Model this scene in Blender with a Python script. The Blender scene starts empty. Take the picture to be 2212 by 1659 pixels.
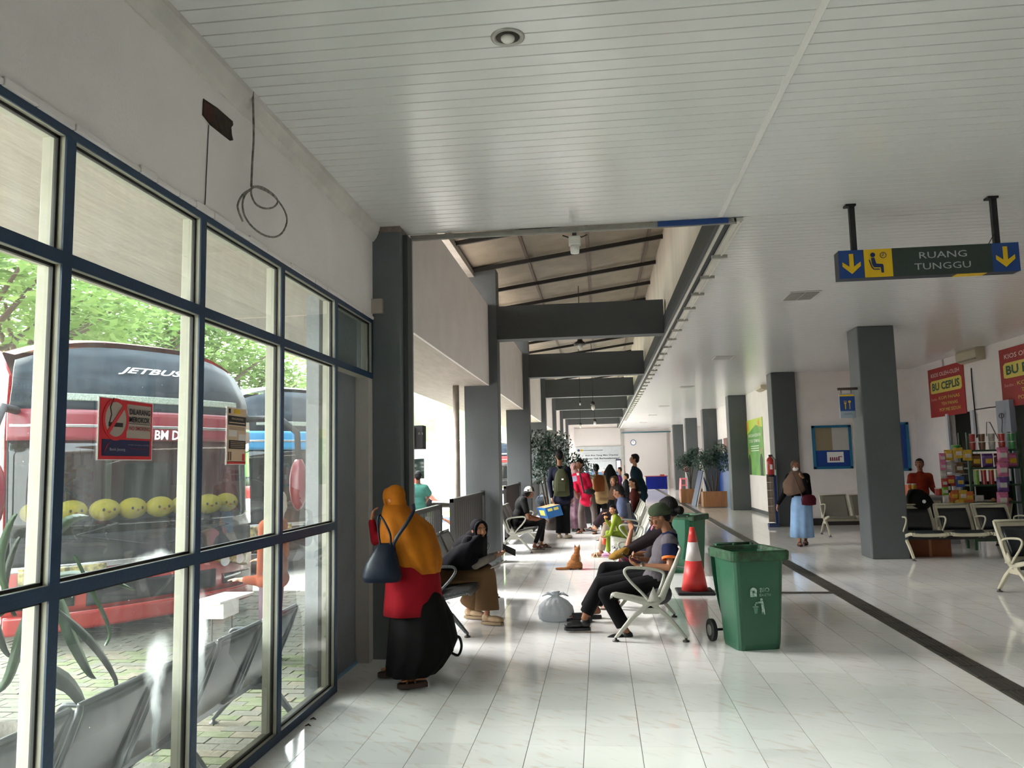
import bpy, math, random
from mathutils import Vector, Matrix
from math import sin, cos, pi, radians
random.seed(7)
V = Vector
SC = bpy.context.scene
COL = SC.collection
# ---------------------------------------------------------------- camera
CAM_H = 1.6438
FPX, YAW, PITCH, ROLL = 1680.0, -0.11015598, 0.10410323, -0.02147854
_f = V((sin(YAW)*cos(PITCH), cos(YAW)*cos(PITCH), sin(PITCH)))
_r = V((cos(YAW), -sin(YAW), 0)); _u = _r.cross(_f)
RR = _r*cos(ROLL)+_u*sin(ROLL); UU = -_r*sin(ROLL)+_u*cos(ROLL)
cd = bpy.data.cameras.new('camera'); cam = bpy.data.objects.new('camera', cd); COL.objects.link(cam)
cam.matrix_world = Matrix(((RR.x, UU.x, -_f.x, 0), (RR.y, UU.y, -_f.y, 0), (RR.z, UU.z, -_f.z, CAM_H), (0, 0, 0, 1)))
cd.sensor_width = 36; cd.lens = FPX/2212*36; cd.clip_start = .05; cd.clip_end = 900
SC.camera = cam
# ---------------------------------------------------------------- sky and exposure
wd = bpy.data.worlds.new('sky'); SC.world = wd; wd.use_nodes = True
wn = wd.node_tree.nodes; wl_ = wd.node_tree.links
bg = wn['Background']
tc = wn.new('ShaderNodeTexCoord'); sx = wn.new('ShaderNodeSeparateXYZ'); rp = wn.new('ShaderNodeValToRGB')
wl_.new(tc.outputs['Generated'], sx.inputs[0]); wl_.new(sx.outputs['Z'], rp.inputs[0]); wl_.new(rp.outputs[0], bg.inputs[0])
rp.color_ramp.elements[0].position = 0.0; rp.color_ramp.elements[0].color = (1.0, .99, .975, 1)
rp.color_ramp.elements[1].position = .8; rp.color_ramp.elements[1].color = (.80, .90, 1.0, 1)
bg.inputs[1].default_value = 5.2
sun = bpy.data.lights.new('sun', 'SUN'); sun.energy = 28.0; sun.angle = radians(48); sun.color = (1, .975, .94)
so = bpy.data.objects.new('sun', sun); COL.objects.link(so); so.rotation_euler = V((.80, .04, -.56)).to_track_quat('-Z', 'Y').to_euler()
SC.view_settings.view_transform = 'Standard'; SC.view_settings.look = 'None'
SC.view_settings.exposure = 0.88; SC.view_settings.gamma = 1.0; SC.view_settings.use_curve_mapping = False
SC.cycles.max_bounces = 10; SC.cycles.diffuse_bounces = 7; SC.cycles.glossy_bounces = 4
SC.cycles.transparent_max_bounces = 24; SC.cycles.caustics_reflective = False; SC.cycles.caustics_refractive = False
SC.cycles.sample_clamp_indirect = 6.0
# ---------------------------------------------------------------- unprojection of measured points onto real planes
def _ray(x, y): return _f + RR*((x-1106)/FPX) - UU*((y-829.5)/FPX)
def AY(x, y, Y):
    d = _ray(x, y); t = Y/d.y; return V((d.x*t, Y, CAM_H+d.z*t))
def AX(x, y, X):
    d = _ray(x, y); t = X/d.x; return V((X, d.y*t, CAM_H+d.z*t))
def AZ(x, y, z=0.0):
    d = _ray(x, y); t = (z-CAM_H)/d.z; return V((d.x*t, d.y*t, z))
# ---------------------------------------------------------------- materials
def lin(c):
    if isinstance(c, str):
        c = c.lstrip('#'); c = [int(c[i:i+2], 16)/255 for i in (0, 2, 4)]
    return tuple((v/12.92 if v <= .04045 else ((v+.055)/1.055)**2.4) for v in c[:3])+(1,)
MC = {}
def mat(name, c='#808080', rough=.6, metal=0., spec=.5, bump=0., bscale=30., var=0., vscale=6., emit=0., coat=0., alt=None, stretch=None, coord='Object', sss=0.):
    key = name
    if key in MC: return MC[key]
    m = bpy.data.materials.new(name); m.use_nodes = True; MC[key] = m
    n = m.node_tree.nodes; l = m.node_tree.links; b = n['Principled BSDF']
    b.inputs['Base Color'].default_value = lin(c); b.inputs['Roughness'].default_value = rough
    b.inputs['Metallic'].default_value = metal; b.inputs['Specular IOR Level'].default_value = spec
    if coat: b.inputs['Coat Weight'].default_value = coat; b.inputs['Coat Roughness'].default_value = .08
    if sss: b.inputs['Subsurface Weight'].default_value = sss; b.inputs['Subsurface Radius'].default_value = (.02, .008, .004)
    if emit:
        b.inputs['Emission Color'].default_value = lin(c); b.inputs['Emission Strength'].default_value = emit
    if var or bump:
        t = n.new('ShaderNodeTexCoord'); src = t.outputs[coord]
        if stretch:
            mp = n.new('ShaderNodeMapping'); mp.inputs['Scale'].default_value = stretch
            l.new(src, mp.inputs[0]); src = mp.outputs[0]
    if var:
        nz = n.new('ShaderNodeTexNoise'); nz.inputs['Scale'].default_value = vscale; nz.inputs['Detail'].default_value = 5
        l.new(src, nz.inputs['Vector'])
        r = n.new('ShaderNodeValToRGB'); a = lin(c)
        r.color_ramp.elements[0].position = .35; r.color_ramp.elements[1].position = .68
        lo = lin(alt) if alt else tuple(v*(1-var) for v in a[:3])+(1,)
        r.color_ramp.elements[0].color = lo; r.color_ramp.elements[1].color = a
        l.new(nz.outputs[0], r.inputs[0]); l.new(r.outputs[0], b.inputs['Base Color'])
    if bump:
        nb = n.new('ShaderNodeTexNoise'); nb.inputs['Scale'].default_value = bscale; nb.inputs['Detail'].default_value = 4
        l.new(src, nb.inputs['Vector'])
        bp = n.new('ShaderNodeBump'); bp.inputs['Strength'].default_value = min(1, bump); bp.inputs['Distance'].default_value = .02
        l.new(nb.outputs[0], bp.inputs['Height']); l.new(bp.outputs[0], b.inputs['Normal'])
    return m
def cloth(name, c, folds=.5, scale=9., rough=.9, alt=None, var=.12):
    return mat('cloth '+name, c, rough, spec=.15, bump=folds, bscale=scale, var=var, vscale=7, alt=alt)
# ---------------------------------------------------------------- object helpers
def wloc(o):
    p = V((0, 0, 0))
    while o is not None: p = p+o.location; o = o.parent
    return p
def thing(name, label, cat, loc=(0, 0, 0), group=None, rz=0.):
    o = bpy.data.objects.new(name, None); COL.objects.link(o); o.location = loc; o.rotation_euler = (0, 0, rz)
    o.empty_display_size = .1
    o['label'] = label; o['category'] = cat
    if group: o['group'] = group
    return o
def tag(o, label, cat, group=None, kind=None):
    o['label'] = label; o['category'] = cat
    if group: o['group'] = group
    if kind: o['kind'] = kind
    return o
def frame(d, up=V((0, 0, 1))):
    d = V(d).normalized(); a = d.cross(up)
    if a.length < 1e-4: a = d.cross(V((0, 1, 0)))
    a.normalize(); return a, d, a.cross(d)
class MB:
    def __init__(s): s.v = []; s.f = []; s.m = []
    def add(s, vs, fs, mi=0):
        k = len(s.v); s.v += [tuple(p) for p in vs]; s.f += [tuple(i+k for i in f) for f in fs]; s.m += [mi]*len(fs); return s
    def box(s, a, b, mi=0):
        x0, x1 = sorted((a[0], b[0])); y0, y1 = sorted((a[1], b[1])); z0, z1 = sorted((a[2], b[2]))
        vs = [(x0, y0, z0), (x1, y0, z0), (x1, y1, z0), (x0, y1, z0), (x0, y0, z1), (x1, y0, z1), (x1, y1, z1), (x0, y1, z1)]
        return s.add(vs, [(0, 3, 2, 1), (4, 5, 6, 7), (0, 1, 5, 4), (1, 2, 6, 5), (2, 3, 7, 6), (3, 0, 4, 7)], mi)
    def obox(s, c, ax, ay, az, mi=0):  # oriented box, half-axes as vectors
        c = V(c); ax = V(ax); ay = V(ay); az = V(az)
        vs = [c+ax*i+ay*j+az*k for k in (-1, 1) for (i, j) in ((-1, -1), (1, -1), (1, 1), (-1, 1))]
        return s.add(vs, [(0, 3, 2, 1), (4, 5, 6, 7), (0, 1, 5, 4), (1, 2, 6, 5), (2, 3, 7, 6), (3, 0, 4, 7)], mi)
    def bar(s, p, q, w, h=None, mi=0, up=(0, 0, 1)):
        p = V(p); q = V(q); a, d, u = frame(q-p, V(up)); h = w if h is None else h
        return s.obox((p+q)/2, a*(w/2), (q-p)/2, u*(h/2), mi)
    def loft(s, rings, mi=0, cap=True, closed=True):
        n = len(rings[0]); k = len(s.v)
        for r in rings: s.v += [tuple(p) for p in r]
        m = len(rings); F = []
        for i in range(m-1):
            for j in range(n if closed else n-1):
                j2 = (j+1) % n
                F.append((k+i*n+j, k+i*n+j2, k+(i+1)*n+j2, k+(i+1)*n+j))
        if cap:
            F.append(tuple(k+j for j in range(n))[::-1]); F.append(tuple(k+(m-1)*n+j for j in range(n)))
        s.f += F; s.m += [mi]*len(F); return s
    def ring(s, c, a, b, n=16, amp=0., k=0, ph=0., e=2.):
        c = V(c); out = []
        for i in range(n):
            t = 2*pi*i/n; r = 1+amp*sin(k*t+ph)
            ct, st = cos(t), sin(t)
            if e != 2.:
                ct = math.copysign(abs(ct)**(2/e), ct); st = math.copysign(abs(st)**(2/e), st)
            out.append(c+V(a)*ct*r+V(b)*st*r)
        return out
    def cyl(s, p, q, r0, r1=None, n=12, mi=0, cap=True):
        p = V(p); q = V(q); a, d, u = frame(q-p); r1 = r0 if r1 is None else r1
        return s.loft([s.ring(p, a*r0, u*r0, n)[::-1], s.ring(q, a*r1, u*r1, n)[::-1]], mi, cap)
    def tube(s, pts, r, n=6, mi=0):
        pts = [V(p) for p in pts]; R = []; pa = None
        for i, p in enumerate(pts):
            d = (pts[min(i+1, len(pts)-1)]-pts[max(i-1, 0)])
            if d.length < 1e-6: d = V((0, 0, 1))
            d.normalize()
            if pa is None: a, _, _ = frame(d)
            else:
                a = pa-d*pa.dot(d)
                if a.length < 1e-4: a, _, _ = frame(d)
                a.normalize()
            pa = a; u = a.cross(d)
            rr = r[i] if isinstance(r, (list, tuple)) else r
            R.append(s.ring(p, a*rr, u*rr, n)[::-1])
        return s.loft(R, mi)
    def ell(s, c, r, R=None, n=14, mi=0, z0=-1., z1=1.):
        c = V(c); R = R or Matrix.Identity(3); m = max(5, n//2+1); rings = []
        if isinstance(r, (int, float)): r = (r, r, r)
        t0 = math.asin(max(-1, z0)); t1 = math.asin(min(1, z1))
        for i in range(m):
            t = t0+(t1-t0)*i/(m-1); cz, sz = max(.02, cos(t)), sin(t)
            rings.append([c+R@V((r[0]*cz*cos(2*pi*j/n), r[1]*cz*sin(2*pi*j/n), r[2]*sz)) for j in range(n)])
        return s.loft(rings, mi)
    def cap(s, p, q, r0, r1, n=12):     # tapered capsule
        s.cyl(p, q, r0, r1, n); s.ell(p, r0, n=n); s.ell(q, r1, n=n); return s
    def prism(s, pts, ax, mi=0):   # closed polygon pts (3D) extruded by vector ax
        ax = V(ax); pts = [V(p) for p in pts]; n = len(pts); k = len(s.v)
        s.v += [tuple(p) for p in pts]+[tuple(p+ax) for p in pts]
        F = [tuple(range(k+n-1, k-1, -1)), tuple(range(k+n, k+2*n))]+[(k+i, k+(i+1) % n, k+n+(i+1) % n, k+n+i) for i in range(n)]
        s.f += F; s.m += [mi]*len(F); return s
    def quad(s, a, b, c, d, mi=0): return s.add([a, b, c, d], [(0, 1, 2, 3)], mi)
    def build(s, name, m, parent=None, loc=None, smooth=False, bevel=0., kind=None, label=None, remesh=0., relax=0, fix=True):
        off = wloc(parent) if parent is not None else (V(loc) if loc is not None else V((0, 0, 0)))
        me = bpy.data.meshes.new(name); me.from_pydata([(p[0]-off.x, p[1]-off.y, p[2]-off.z) for p in s.v], [], s.f)
        ms = m if isinstance(m, (list, tuple)) else [m]
        for x in ms: me.materials.append(x)
        if len(ms) > 1: me.polygons.foreach_set('material_index', s.m)
        if fix:
            import bmesh
            b = bmesh.new(); b.from_mesh(me); bmesh.ops.recalc_face_normals(b, faces=b.faces); b.to_mesh(me); b.free()
        if smooth: me.polygons.foreach_set('use_smooth', [True]*len(me.polygons))
        me.update()
        o = bpy.data.objects.new(name, me); COL.objects.link(o)
        if parent is not None: o.parent = parent
        elif loc is not None: o.location = loc
        if bevel:
            md = o.modifiers.new('bevel', 'BEVEL'); md.width = bevel; md.segments = 2; md.limit_method = 'ANGLE'
            if smooth: pass
        if remesh:
            md = o.modifiers.new('remesh', 'REMESH'); md.mode = 'VOXEL'; md.voxel_size = remesh; md.use_smooth_shade = True
            if relax:
                sm = o.modifiers.new('smooth', 'SMOOTH'); sm.factor = .5; sm.iterations = relax
        if kind: o['kind'] = kind
        if label: o['label'] = label
        return o
def S(name, mb, m, parent=None, **k):
    o = mb.build(name, m, parent, **k)
    if parent is None: o['kind'] = 'structure'
    return o
def SE(name, loc=(0, 0, 0)):
    o = bpy.data.objects.new(name, None); COL.objects.link(o); o.location = loc; o['kind'] = 'structure'; return o
def share(o, parent, loc, name=None, rz=0.):       # another object on the same mesh
    c = o.copy(); COL.objects.link(c); c.parent = parent; c.location = loc
    if rz: c.rotation_euler = (0, 0, rz)
    return c
def dup(root, loc, rz=None, label=None, group=None):
    c = root.copy(); COL.objects.link(c); c.location = loc
    if rz is not None: c.rotation_euler = (0, 0, rz)
    if label: c['label'] = label
    if group: c['group'] = group
    for ch in list(root.children):
        d = ch.copy(); COL.objects.link(d); d.parent = c
        for g in list(ch.children):
            e = g.copy(); COL.objects.link(e); e.parent = d
    return c
def text(s, m, c, xdir, ydir, h, parent, name='lettering', width=None, depth=.002, center=True, shear=0., bold=0.):
    cu = bpy.data.curves.new(name, 'FONT'); cu.body = s; cu.size = 1; cu.align_x = 'LEFT'; cu.resolution_u = 2; cu.shear = shear
    cu.offset = bold
    t = bpy.data.objects.new('tmp', cu); me = bpy.data.meshes.new_from_object(t)
    bpy.data.objects.remove(t); vs = me.vertices
    if not len(vs): return None
    x0 = min(v.co.x for v in vs); x1 = max(v.co.x for v in vs); y0 = min(v.co.y for v in vs); y1 = max(v.co.y for v in vs)
    sy = h/max(.01, (y1-y0)); sxx = (width/(x1-x0)) if width else sy
    X = V(xdir).normalized(); Y = V(ydir).normalized(); N = X.cross(Y)
    off = wloc(parent); cc = V(c)-off
    for v in vs:
        p = v.co; v.co = cc+X*((p.x-(x0+x1)/2 if center else p.x-x0)*sxx)+Y*((p.y-(y0+y1)/2)*sy)+N*depth
    me.materials.clear(); me.materials.append(m); o = bpy.data.objects.new(name, me); COL.objects.link(o); o.parent = parent
    return o
class Flat:   # coordinate frame of a flat sign, x right, y up in metres from its centre
    def __init__(s, c, xd, yd): s.c = V(c); s.x = V(xd).normalized(); s.y = V(yd).normalized(); s.n = s.x.cross(s.y)
    def p(s, x, y, d=0.): return s.c+s.x*x+s.y*y+s.n*d
    def poly(s, pts, name, m, parent, d=.003, t=.002):
        b = MB(); b.prism([s.p(x, y, d-t) for x, y in pts], s.n*t); return b.build(name, m, parent)
    def rect(s, x0, y0, x1, y1, name, m, parent, d=.003, t=.002):
        return s.poly([(x0, y0), (x1, y0), (x1, y1), (x0, y1)], name, m, parent, d, t)
    def disc(s, x, y, r, name, m, parent, d=.003, n=20, r2=None):
        if r2 is None: return s.poly([(x+r*cos(2*pi*i/n), y+r*sin(2*pi*i/n)) for i in range(n)], name, m, parent, d)
        b = MB()
        for i in range(n):
            a0, a1 = 2*pi*i/n, 2*pi*(i+1)/n
            b.prism([s.p(x+q*cos(a), y+q*sin(a), d-.002) for q, a in ((r2, a0), (r, a0), (r, a1), (r2, a1))], s.n*.002)
        return b.build(name, m, parent)
    def line(s, pts, w, name, m, parent, d=.003):
        b = MB()
        for (x0, y0), (x1, y1) in zip(pts, pts[1:]):
            b.bar(s.p(x0, y0, d), s.p(x1, y1, d), w, .002, up=s.n)
        return b.build(name, m, parent)
    def text(s, t, x, y, h, m, parent, width=None, d=.005, **k): return text(t, m, s.p(x, y, d), s.x, s.y, h, parent, width=width, **k)
# ================================================================ SETTING
white_wall = mat('plaster white', '#e6e0de', .75, bump=.15, bscale=60, var=.07, vscale=2.2)
grey_col = mat('grey paint', '#4a4f51', .55, bump=.12, bscale=45, var=.10, vscale=2)
dark_grey = mat('dark grey paint', '#3c4041', .6, bump=.1, bscale=40, var=.1, vscale=2)
blue_pt = mat('blue gloss paint', '#0b3150', .4, bump=.08, bscale=50, var=.12, vscale=8)
cream = mat('cream paint', '#b3b1a0', .55, bump=.1, bscale=40, var=.12, vscale=9)
blackm = mat('black gasket', '#0c0b09', .6)
alu = mat('aged aluminium', '#a9a79f', .45, metal=.3, var=.15, vscale=12)
steelw = mat('off-white steel', '#c9c7bd', .45, var=.1, vscale=8)
TILE = .33; TX0, TY0 = -.1457, 4.772
def tile_mat(name, base, vein, veins=1.):
    m = bpy.data.materials.new(name); m.use_nodes = True; n = m.node_tree.nodes; l = m.node_tree.links; b = n['Principled BSDF']
    b.inputs['Roughness'].default_value = .07; b.inputs['IOR'].default_value = 2.0
    g = n.new('ShaderNodeNewGeometry'); oi = n.new('ShaderNodeObjectInfo')
    vr = n.new('ShaderNodeVectorRotate'); vr.inputs['Angle'].default_value = radians(38); vr.rotation_type = 'Z_AXIS'
    mp = n.new('ShaderNodeMapping'); mp.inputs['Scale'].default_value = (5.2, 24, 1)
    l.new(g.outputs['Position'], vr.inputs[0]); l.new(vr.outputs[0], mp.inputs[0])
    w = n.new('ShaderNodeTexNoise'); w.noise_dimensions = '4D'; w.inputs['Scale'].default_value = 1.; w.inputs['Detail'].default_value = 2.5
    mm = n.new('ShaderNodeMath'); mm.operation = 'MULTIPLY'; mm.inputs[1].default_value = 7
    l.new(oi.outputs['Random'], mm.inputs[0]); l.new(mm.outputs[0], w.inputs['W']); l.new(mp.outputs[0], w.inputs['Vector'])
    r = n.new('ShaderNodeValToRGB'); r.color_ramp.elements[0].position = .33; r.color_ramp.elements[1].position = .44
    r.color_ramp.elements[0].color = lin(vein); r.color_ramp.elements[1].color = lin(base)
    l.new(w.outputs[0], r.inputs[0])
    hs = n.new('ShaderNodeHueSaturation'); mr = n.new('ShaderNodeMapRange'); mr.inputs[3].default_value = .93; mr.inputs[4].default_value = 1.04
    l.new(oi.outputs['Random'], mr.inputs[0]); l.new(mr.outputs[0], hs.inputs['Value']); l.new(r.outputs[0], hs.inputs['Color'])
    l.new(hs.outputs[0], b.inputs['Base Color'])
    nb = n.new('ShaderNodeTexNoise'); nb.inputs['Scale'].default_value = 5; bp = n.new('ShaderNodeBump'); bp.inputs['Strength'].default_value = .035; bp.inputs['Distance'].default_value = .02
    l.new(g.outputs['Position'], nb.inputs['Vector']); l.new(nb.outputs[0], bp.inputs['Height']); l.new(bp.outputs[0], b.inputs['Normal'])
    return m
tile_v = tile_mat('veined ceramic tile', '#ececea', '#e4dcd6')
tile_p = tile_mat('plain ceramic tile', '#eeefeb', '#e8e8e4')
grout = mat('grout', '#4d4a46', .85)
grout2 = mat('grout light', '#a8a5a0', .7)
# ---- floor: base with recessed joints, near tiles single, the far ones joined
fl = S('floor', MB().box((-2.14, -7, -.12), (8.4, 51, -.004)), grout)
def tmesh(w, h, z0=-.004):
    b = MB(); b.box((.0018, .0006, z0), (w-.0018, h-.0006, 0)); return b
protos = {}
def tile_at(i, j, m, parent=fl):
    k = m.name
    if k not in protos: protos[k] = tmesh(TILE, TILE).build('floor_tile', m, None, loc=None, fix=True); o = protos[k]; o.parent = parent; o.location = (TX0+TILE*i, TY0+TILE*j, 0); return
    share(protos[k], parent, (TX0+TILE*i, TY0+TILE*j, 0))
def plainq(i, j):
    if i > 8: return (i*7+j*13) % 11 < 4
    return (i in (0, 1) and j in (-1, -2)) or (4 <= i and j <= 6 and (i*3+j*5) % 7 in (0, 2, 5)) or (i in (4, 5) and j in (-1, 0, 3)) or (i == 6 and j == 2)
J0, J1 = -5, 9
shown = set()
for j in range(J0, J1):
    Y = TY0+TILE*(j+.5)
    xl = -1.98; xr = AZ(2212, AZ and 1500).x
    for i in range(-6, 13):
        X = TX0+TILE*(i+.5)
        if X < -2.1: continue
        # inside the frame?
        d = V((X, Y, -CAM_H)); zc = d.dot(_f); px = 1106+FPX*d.dot(RR)/zc; py = 829.5-FPX*d.dot(UU)/zc
        if -80 < px < 2290 and py < 1740 and not (2.55 < X < 3.15): tile_at(i, j, tile_p if plainq(i, j) else tile_v); shown.add((i, j))
fb = MB()
for j in range(-35, 140):
    for i in range(-6, 26):
        if (i, j) in shown: continue
        X = TX0+TILE*i; Y = TY0+TILE*j
        if X > 8.3 or Y > 50.4: continue
        if 2.75 < X+TILE/2 < 2.94 and Y < 50: pass
        g = .0018 if j < 40 else .001
        x0, x1 = max(X+g, -2.1), X+TILE-g
        if x1 <= x0: continue
        fb.quad((x0, Y+.0006, 0), (x1, Y+.0006, 0), (x1, Y+TILE-.0006, 0), (x0, Y+TILE-.0006, 0))
fb.build('far_tiles', tile_v, fl, kind='stuff', fix=False)
# tactile drain strip, ribbed brown tiles
brown = mat('brown ribbed tile', '#3c3832', .5, var=.25, vscale=20, bump=.2, bscale=80)
bs = MB(); bs.box((0, .003, 0), (.2, .327, .004))
for k in range(5): bs.box((.008+k*.038, .006, .004), (.034+k*.038, .324, .0095))
strip = SE('trim_1', (2.74, 3.0, 0)); p0 = None
for k in range(44):
    Y = 3.0+k*.33; x = 2.735+(Y-7.0)*.0132
    if p0 is None:
        p0 = bs.build('strip_tile', brown, None); p0.parent = strip; p0.location = (x-2.74, Y-3.0, .0); p0.rotation_euler = (0, 0, -.0132)
    else: share(p0, strip, (x-2.74, Y-3.0, .0), rz=-.0132)
b = MB()
for k in range(44, 142):
    Y = 3.0+k*.33; x = 2.735+(Y-7.0)*.0132; b.box((x, Y+.003, 0), (x+.2, Y+.327, .005))
b.build('far_strip_tiles', brown, strip, kind='stuff')
cr = SE('trim_2', (1.5, 10.1, 0)); b = MB(); b.box((1.5, 10.1, 0), (1.827, 10.22, .005)); q0 = b.build('strip_tile', brown, cr)
for k in range(1, 4): share(q0, cr, (k*.33, 0, 0))
# ---- ceiling
CZ = 3.83
pvc = mat('ceiling pvc', '#d4d4d2', .2, spec=.6, bump=.02, bscale=3)
cgap = mat('ceiling groove', '#8d8c89', .7)
ce = S('ceiling', MB().box((-2.15, -4.6, CZ+.012), (8.4, 7.06, CZ+.10)).box((1.3, 7.06, CZ+.012), (8.4, 51, CZ+.10)), cgap)
def slat(x0, x1):
    b = MB(); p = [(0.004, CZ), (.1035, CZ), (.1055, CZ+.003), (.1055, CZ+.012), (.002, CZ+.012), (.002, CZ+.003)]
    b.prism([(x0, y, z) for y, z in p], (x1-x0, 0, 0)); return b
sl = slat(-1.93, 1.13).build('ceiling_slat', pvc, ce); sr = slat(1.17, 8.0).build('ceiling_slat', pvc, ce)
P = .1091; Y0 = 3.309-P*12
sl.location.y = Y0; sr.location.y = Y0
for k in range(1, 46):
    share(sl, ce, (0, Y0+P*k, 0)); share(sr, ce, (0, Y0+P*k, 0))
b = MB()
Y = Y0+P*46
while Y < 50.4:
    b.prism([(1.36, Y+a, z) for a, z in ((.004, CZ), (.105, CZ), (.105, CZ+.012), (.004, CZ+.012))], (6.64, 0, 0)); Y += P
Y = Y0-P
while Y > -4.6:
    b.prism([(-1.93, Y+a, z) for a, z in ((.004, CZ), (.105, CZ), (.105, CZ+.012), (.004, CZ+.012))], (9.9, 0, 0)); Y -= P
b.build('far_slats', pvc, ce, kind='stuff')
S('trim_3', MB().box((1.125, -4.6, CZ-.008), (1.165, 6.98, CZ+.012)), mat('joint strip', '#dcdad6', .4))
# cornice along the window wall
b = MB()
pts = [(-2.0, CZ-.13), (-1.99, CZ-.13), (-1.965, CZ-.10), (-1.93, CZ-.03), (-1.925, CZ), (-2.0, CZ)]
b.prism([(x, -4.6, z) for x, z in pts], (0, 11.35, 0)); S('trim_4', b, mat('cornice', '#cfcac4', .6, bump=.2, bscale=25, var=.15, vscale=5))
# ---- left wall with the window
wl = S('wall_left', MB().box((-2.16, -4.6, 2.985), (-2.0, 6.75, CZ+.02)).box((-2.16, -4.6, -.1), (-2.0, 1.645, 2.985)), white_wall)
win = SE('window_1', (-2.04, 4.2, 0))
posts = [1.645, 2.672, 3.693, 4.713, 5.742, 6.72]
zs = [(0, .055), (1.192, 1.246), (2.437, 2.488), (2.942, 2.985)]
def member(a, c, name):   # blue face, cream body
    MB().box((-2.10, a[0], a[1]), (-2.0035, c[0], c[1])).build(name+'_body', cream, win, bevel=.003)
    MB().box((-2.0035, a[0]-.001, a[1]), (-1.996, c[0]+.001, c[1])).build(name, blue_pt, win)
for i, y in enumerate(posts):
    z0 = 0 if i < len(posts)-1 else 2.437
    member((y, z0), (y+.052, 2.985), 'window_post')
for i in range(len(posts)-1):
    a, c = posts[i]+.052, posts[i+1]
    for k, (z0, z1) in enumerate(zs):
        if i == len(posts)-2 and k < 2: continue
        member((a, z0), (c, z1), 'window_rail')
def glass_mat(name, dust, tint=(.93, .97, .95), smears=()):
    m = bpy.data.materials.new(name); m.use_nodes = True; n = m.node_tree.nodes; l = m.node_tree.links
    n.remove(n['Principled BSDF']); out = n['Material Output']
    tr = n.new('ShaderNodeBsdfTransparent'); tr.inputs[0].default_value = tint+(1,)
    gl = n.new('ShaderNodeBsdfGlossy'); gl.inputs['Roughness'].default_value = .01; gl.inputs[0].default_value = (1, 1, 1, 1)
    fr = n.new('ShaderNodeFresnel'); fr.inputs[0].default_value = 1.55
    g0 = n.new('ShaderNodeNewGeometry'); iv = n.new('ShaderNodeMath'); iv.operation = 'SUBTRACT'; iv.inputs[0].default_value = 1; l.new(g0.outputs['Backfacing'], iv.inputs[1])
    fm = n.new('ShaderNodeMath'); fm.operation = 'MULTIPLY'; l.new(fr.outputs[0], fm.inputs[0]); l.new(iv.outputs[0], fm.inputs[1])
    m1 = n.new('ShaderNodeMixShader'); l.new(fm.outputs[0], m1.inputs[0]); l.new(tr.outputs[0], m1.inputs[1]); l.new(gl.outputs[0], m1.inputs[2])
    df = n.new('ShaderNodeBsdfDiffuse'); df.inputs[0].default_value = (.75, .8, .8, 1)
    tl = n.new('ShaderNodeBsdfTranslucent'); tl.inputs[0].default_value = (.75, .8, .8, 1)
    md = n.new('ShaderNodeMixShader'); md.inputs[0].default_value = .5; l.new(df.outputs[0], md.inputs[1]); l.new(tl.outputs[0], md.inputs[2])
    g = n.new('ShaderNodeNewGeometry'); mp = n.new('ShaderNodeMapping'); mp.inputs['Scale'].default_value = (1, 7, 2.2)
    l.new(g.outputs['Position'], mp.inputs[0])
    nz = n.new('ShaderNodeTexNoise'); nz.inputs['Scale'].default_value = 2; nz.inputs['Detail'].default_value = 6; l.new(mp.outputs[0], nz.inputs['Vector'])
    mr = n.new('ShaderNodeMapRange'); mr.inputs[1].default_value = .3; mr.inputs[2].default_value = .75; mr.inputs[3].default_value = dust*.5; mr.inputs[4].default_value = dust*1.6
    l.new(nz.outputs[0], mr.inputs[0]); fac = mr.outputs[0]
    vo = n.new('ShaderNodeTexVoronoi'); vo.inputs['Scale'].default_value = 11; l.new(g.outputs['Position'], vo.inputs['Vector'])
    lt = n.new('ShaderNodeMapRange'); lt.inputs[1].default_value = .03; lt.inputs[2].default_value = .015; lt.inputs[3].default_value = 0; lt.inputs[4].default_value = .5
    l.new(vo.outputs['Distance'], lt.inputs[0])
    ad = n.new('ShaderNodeMath'); ad.operation = 'ADD'; l.new(fac, ad.inputs[0]); l.new(lt.outputs[0], ad.inputs[1]); fac = ad.outputs[0]
    for (cy, cz, ry, rz_, st) in smears:   # soap smears left on the glass
        mp2 = n.new('ShaderNodeMapping'); mp2.vector_type = 'POINT'
        mp2.inputs['Location'].default_value = (0, -cy/ry, -cz/rz_); mp2.inputs['Scale'].default_value = (0, 1/ry, 1/rz_)
        n2 = n.new('ShaderNodeTexNoise'); n2.inputs['Scale'].default_value = 9; l.new(g.outputs['Position'], n2.inputs['Vector'])
        vm = n.new('ShaderNodeVectorMath'); vm.operation = 'MULTIPLY_ADD'; vm.inputs[1].default_value = (.0, .09, .09); 
        l.new(n2.outputs['Color'], vm.inputs[0]); l.new(g.outputs['Position'], vm.inputs[2])
        l.new(vm.outputs[0], mp2.inputs[0]); ln = n.new('ShaderNodeVectorMath'); ln.operation = 'LENGTH'; l.new(mp2.outputs[0], ln.inputs[0])
        r2 = n.new('ShaderNodeMapRange'); r2.interpolation_type = 'SMOOTHSTEP'; r2.inputs[1].default_value = 1.; r2.inputs[2].default_value = .2; r2.inputs[3].default_value = 0; r2.inputs[4].default_value = st
        l.new(ln.outputs['Value'], r2.inputs[0]); a2 = n.new('ShaderNodeMath'); a2.operation = 'ADD'; a2.use_clamp = True
        l.new(fac, a2.inputs[0]); l.new(r2.outputs[0], a2.inputs[1]); fac = a2.outputs[0]
    m2 = n.new('ShaderNodeMixShader'); l.new(fac, m2.inputs[0]); l.new(m1.outputs[0], m2.inputs[1]); l.new(md.outputs[0], m2.inputs[2])
    l.new(m2.outputs[0], out.inputs[0]); return m
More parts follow.
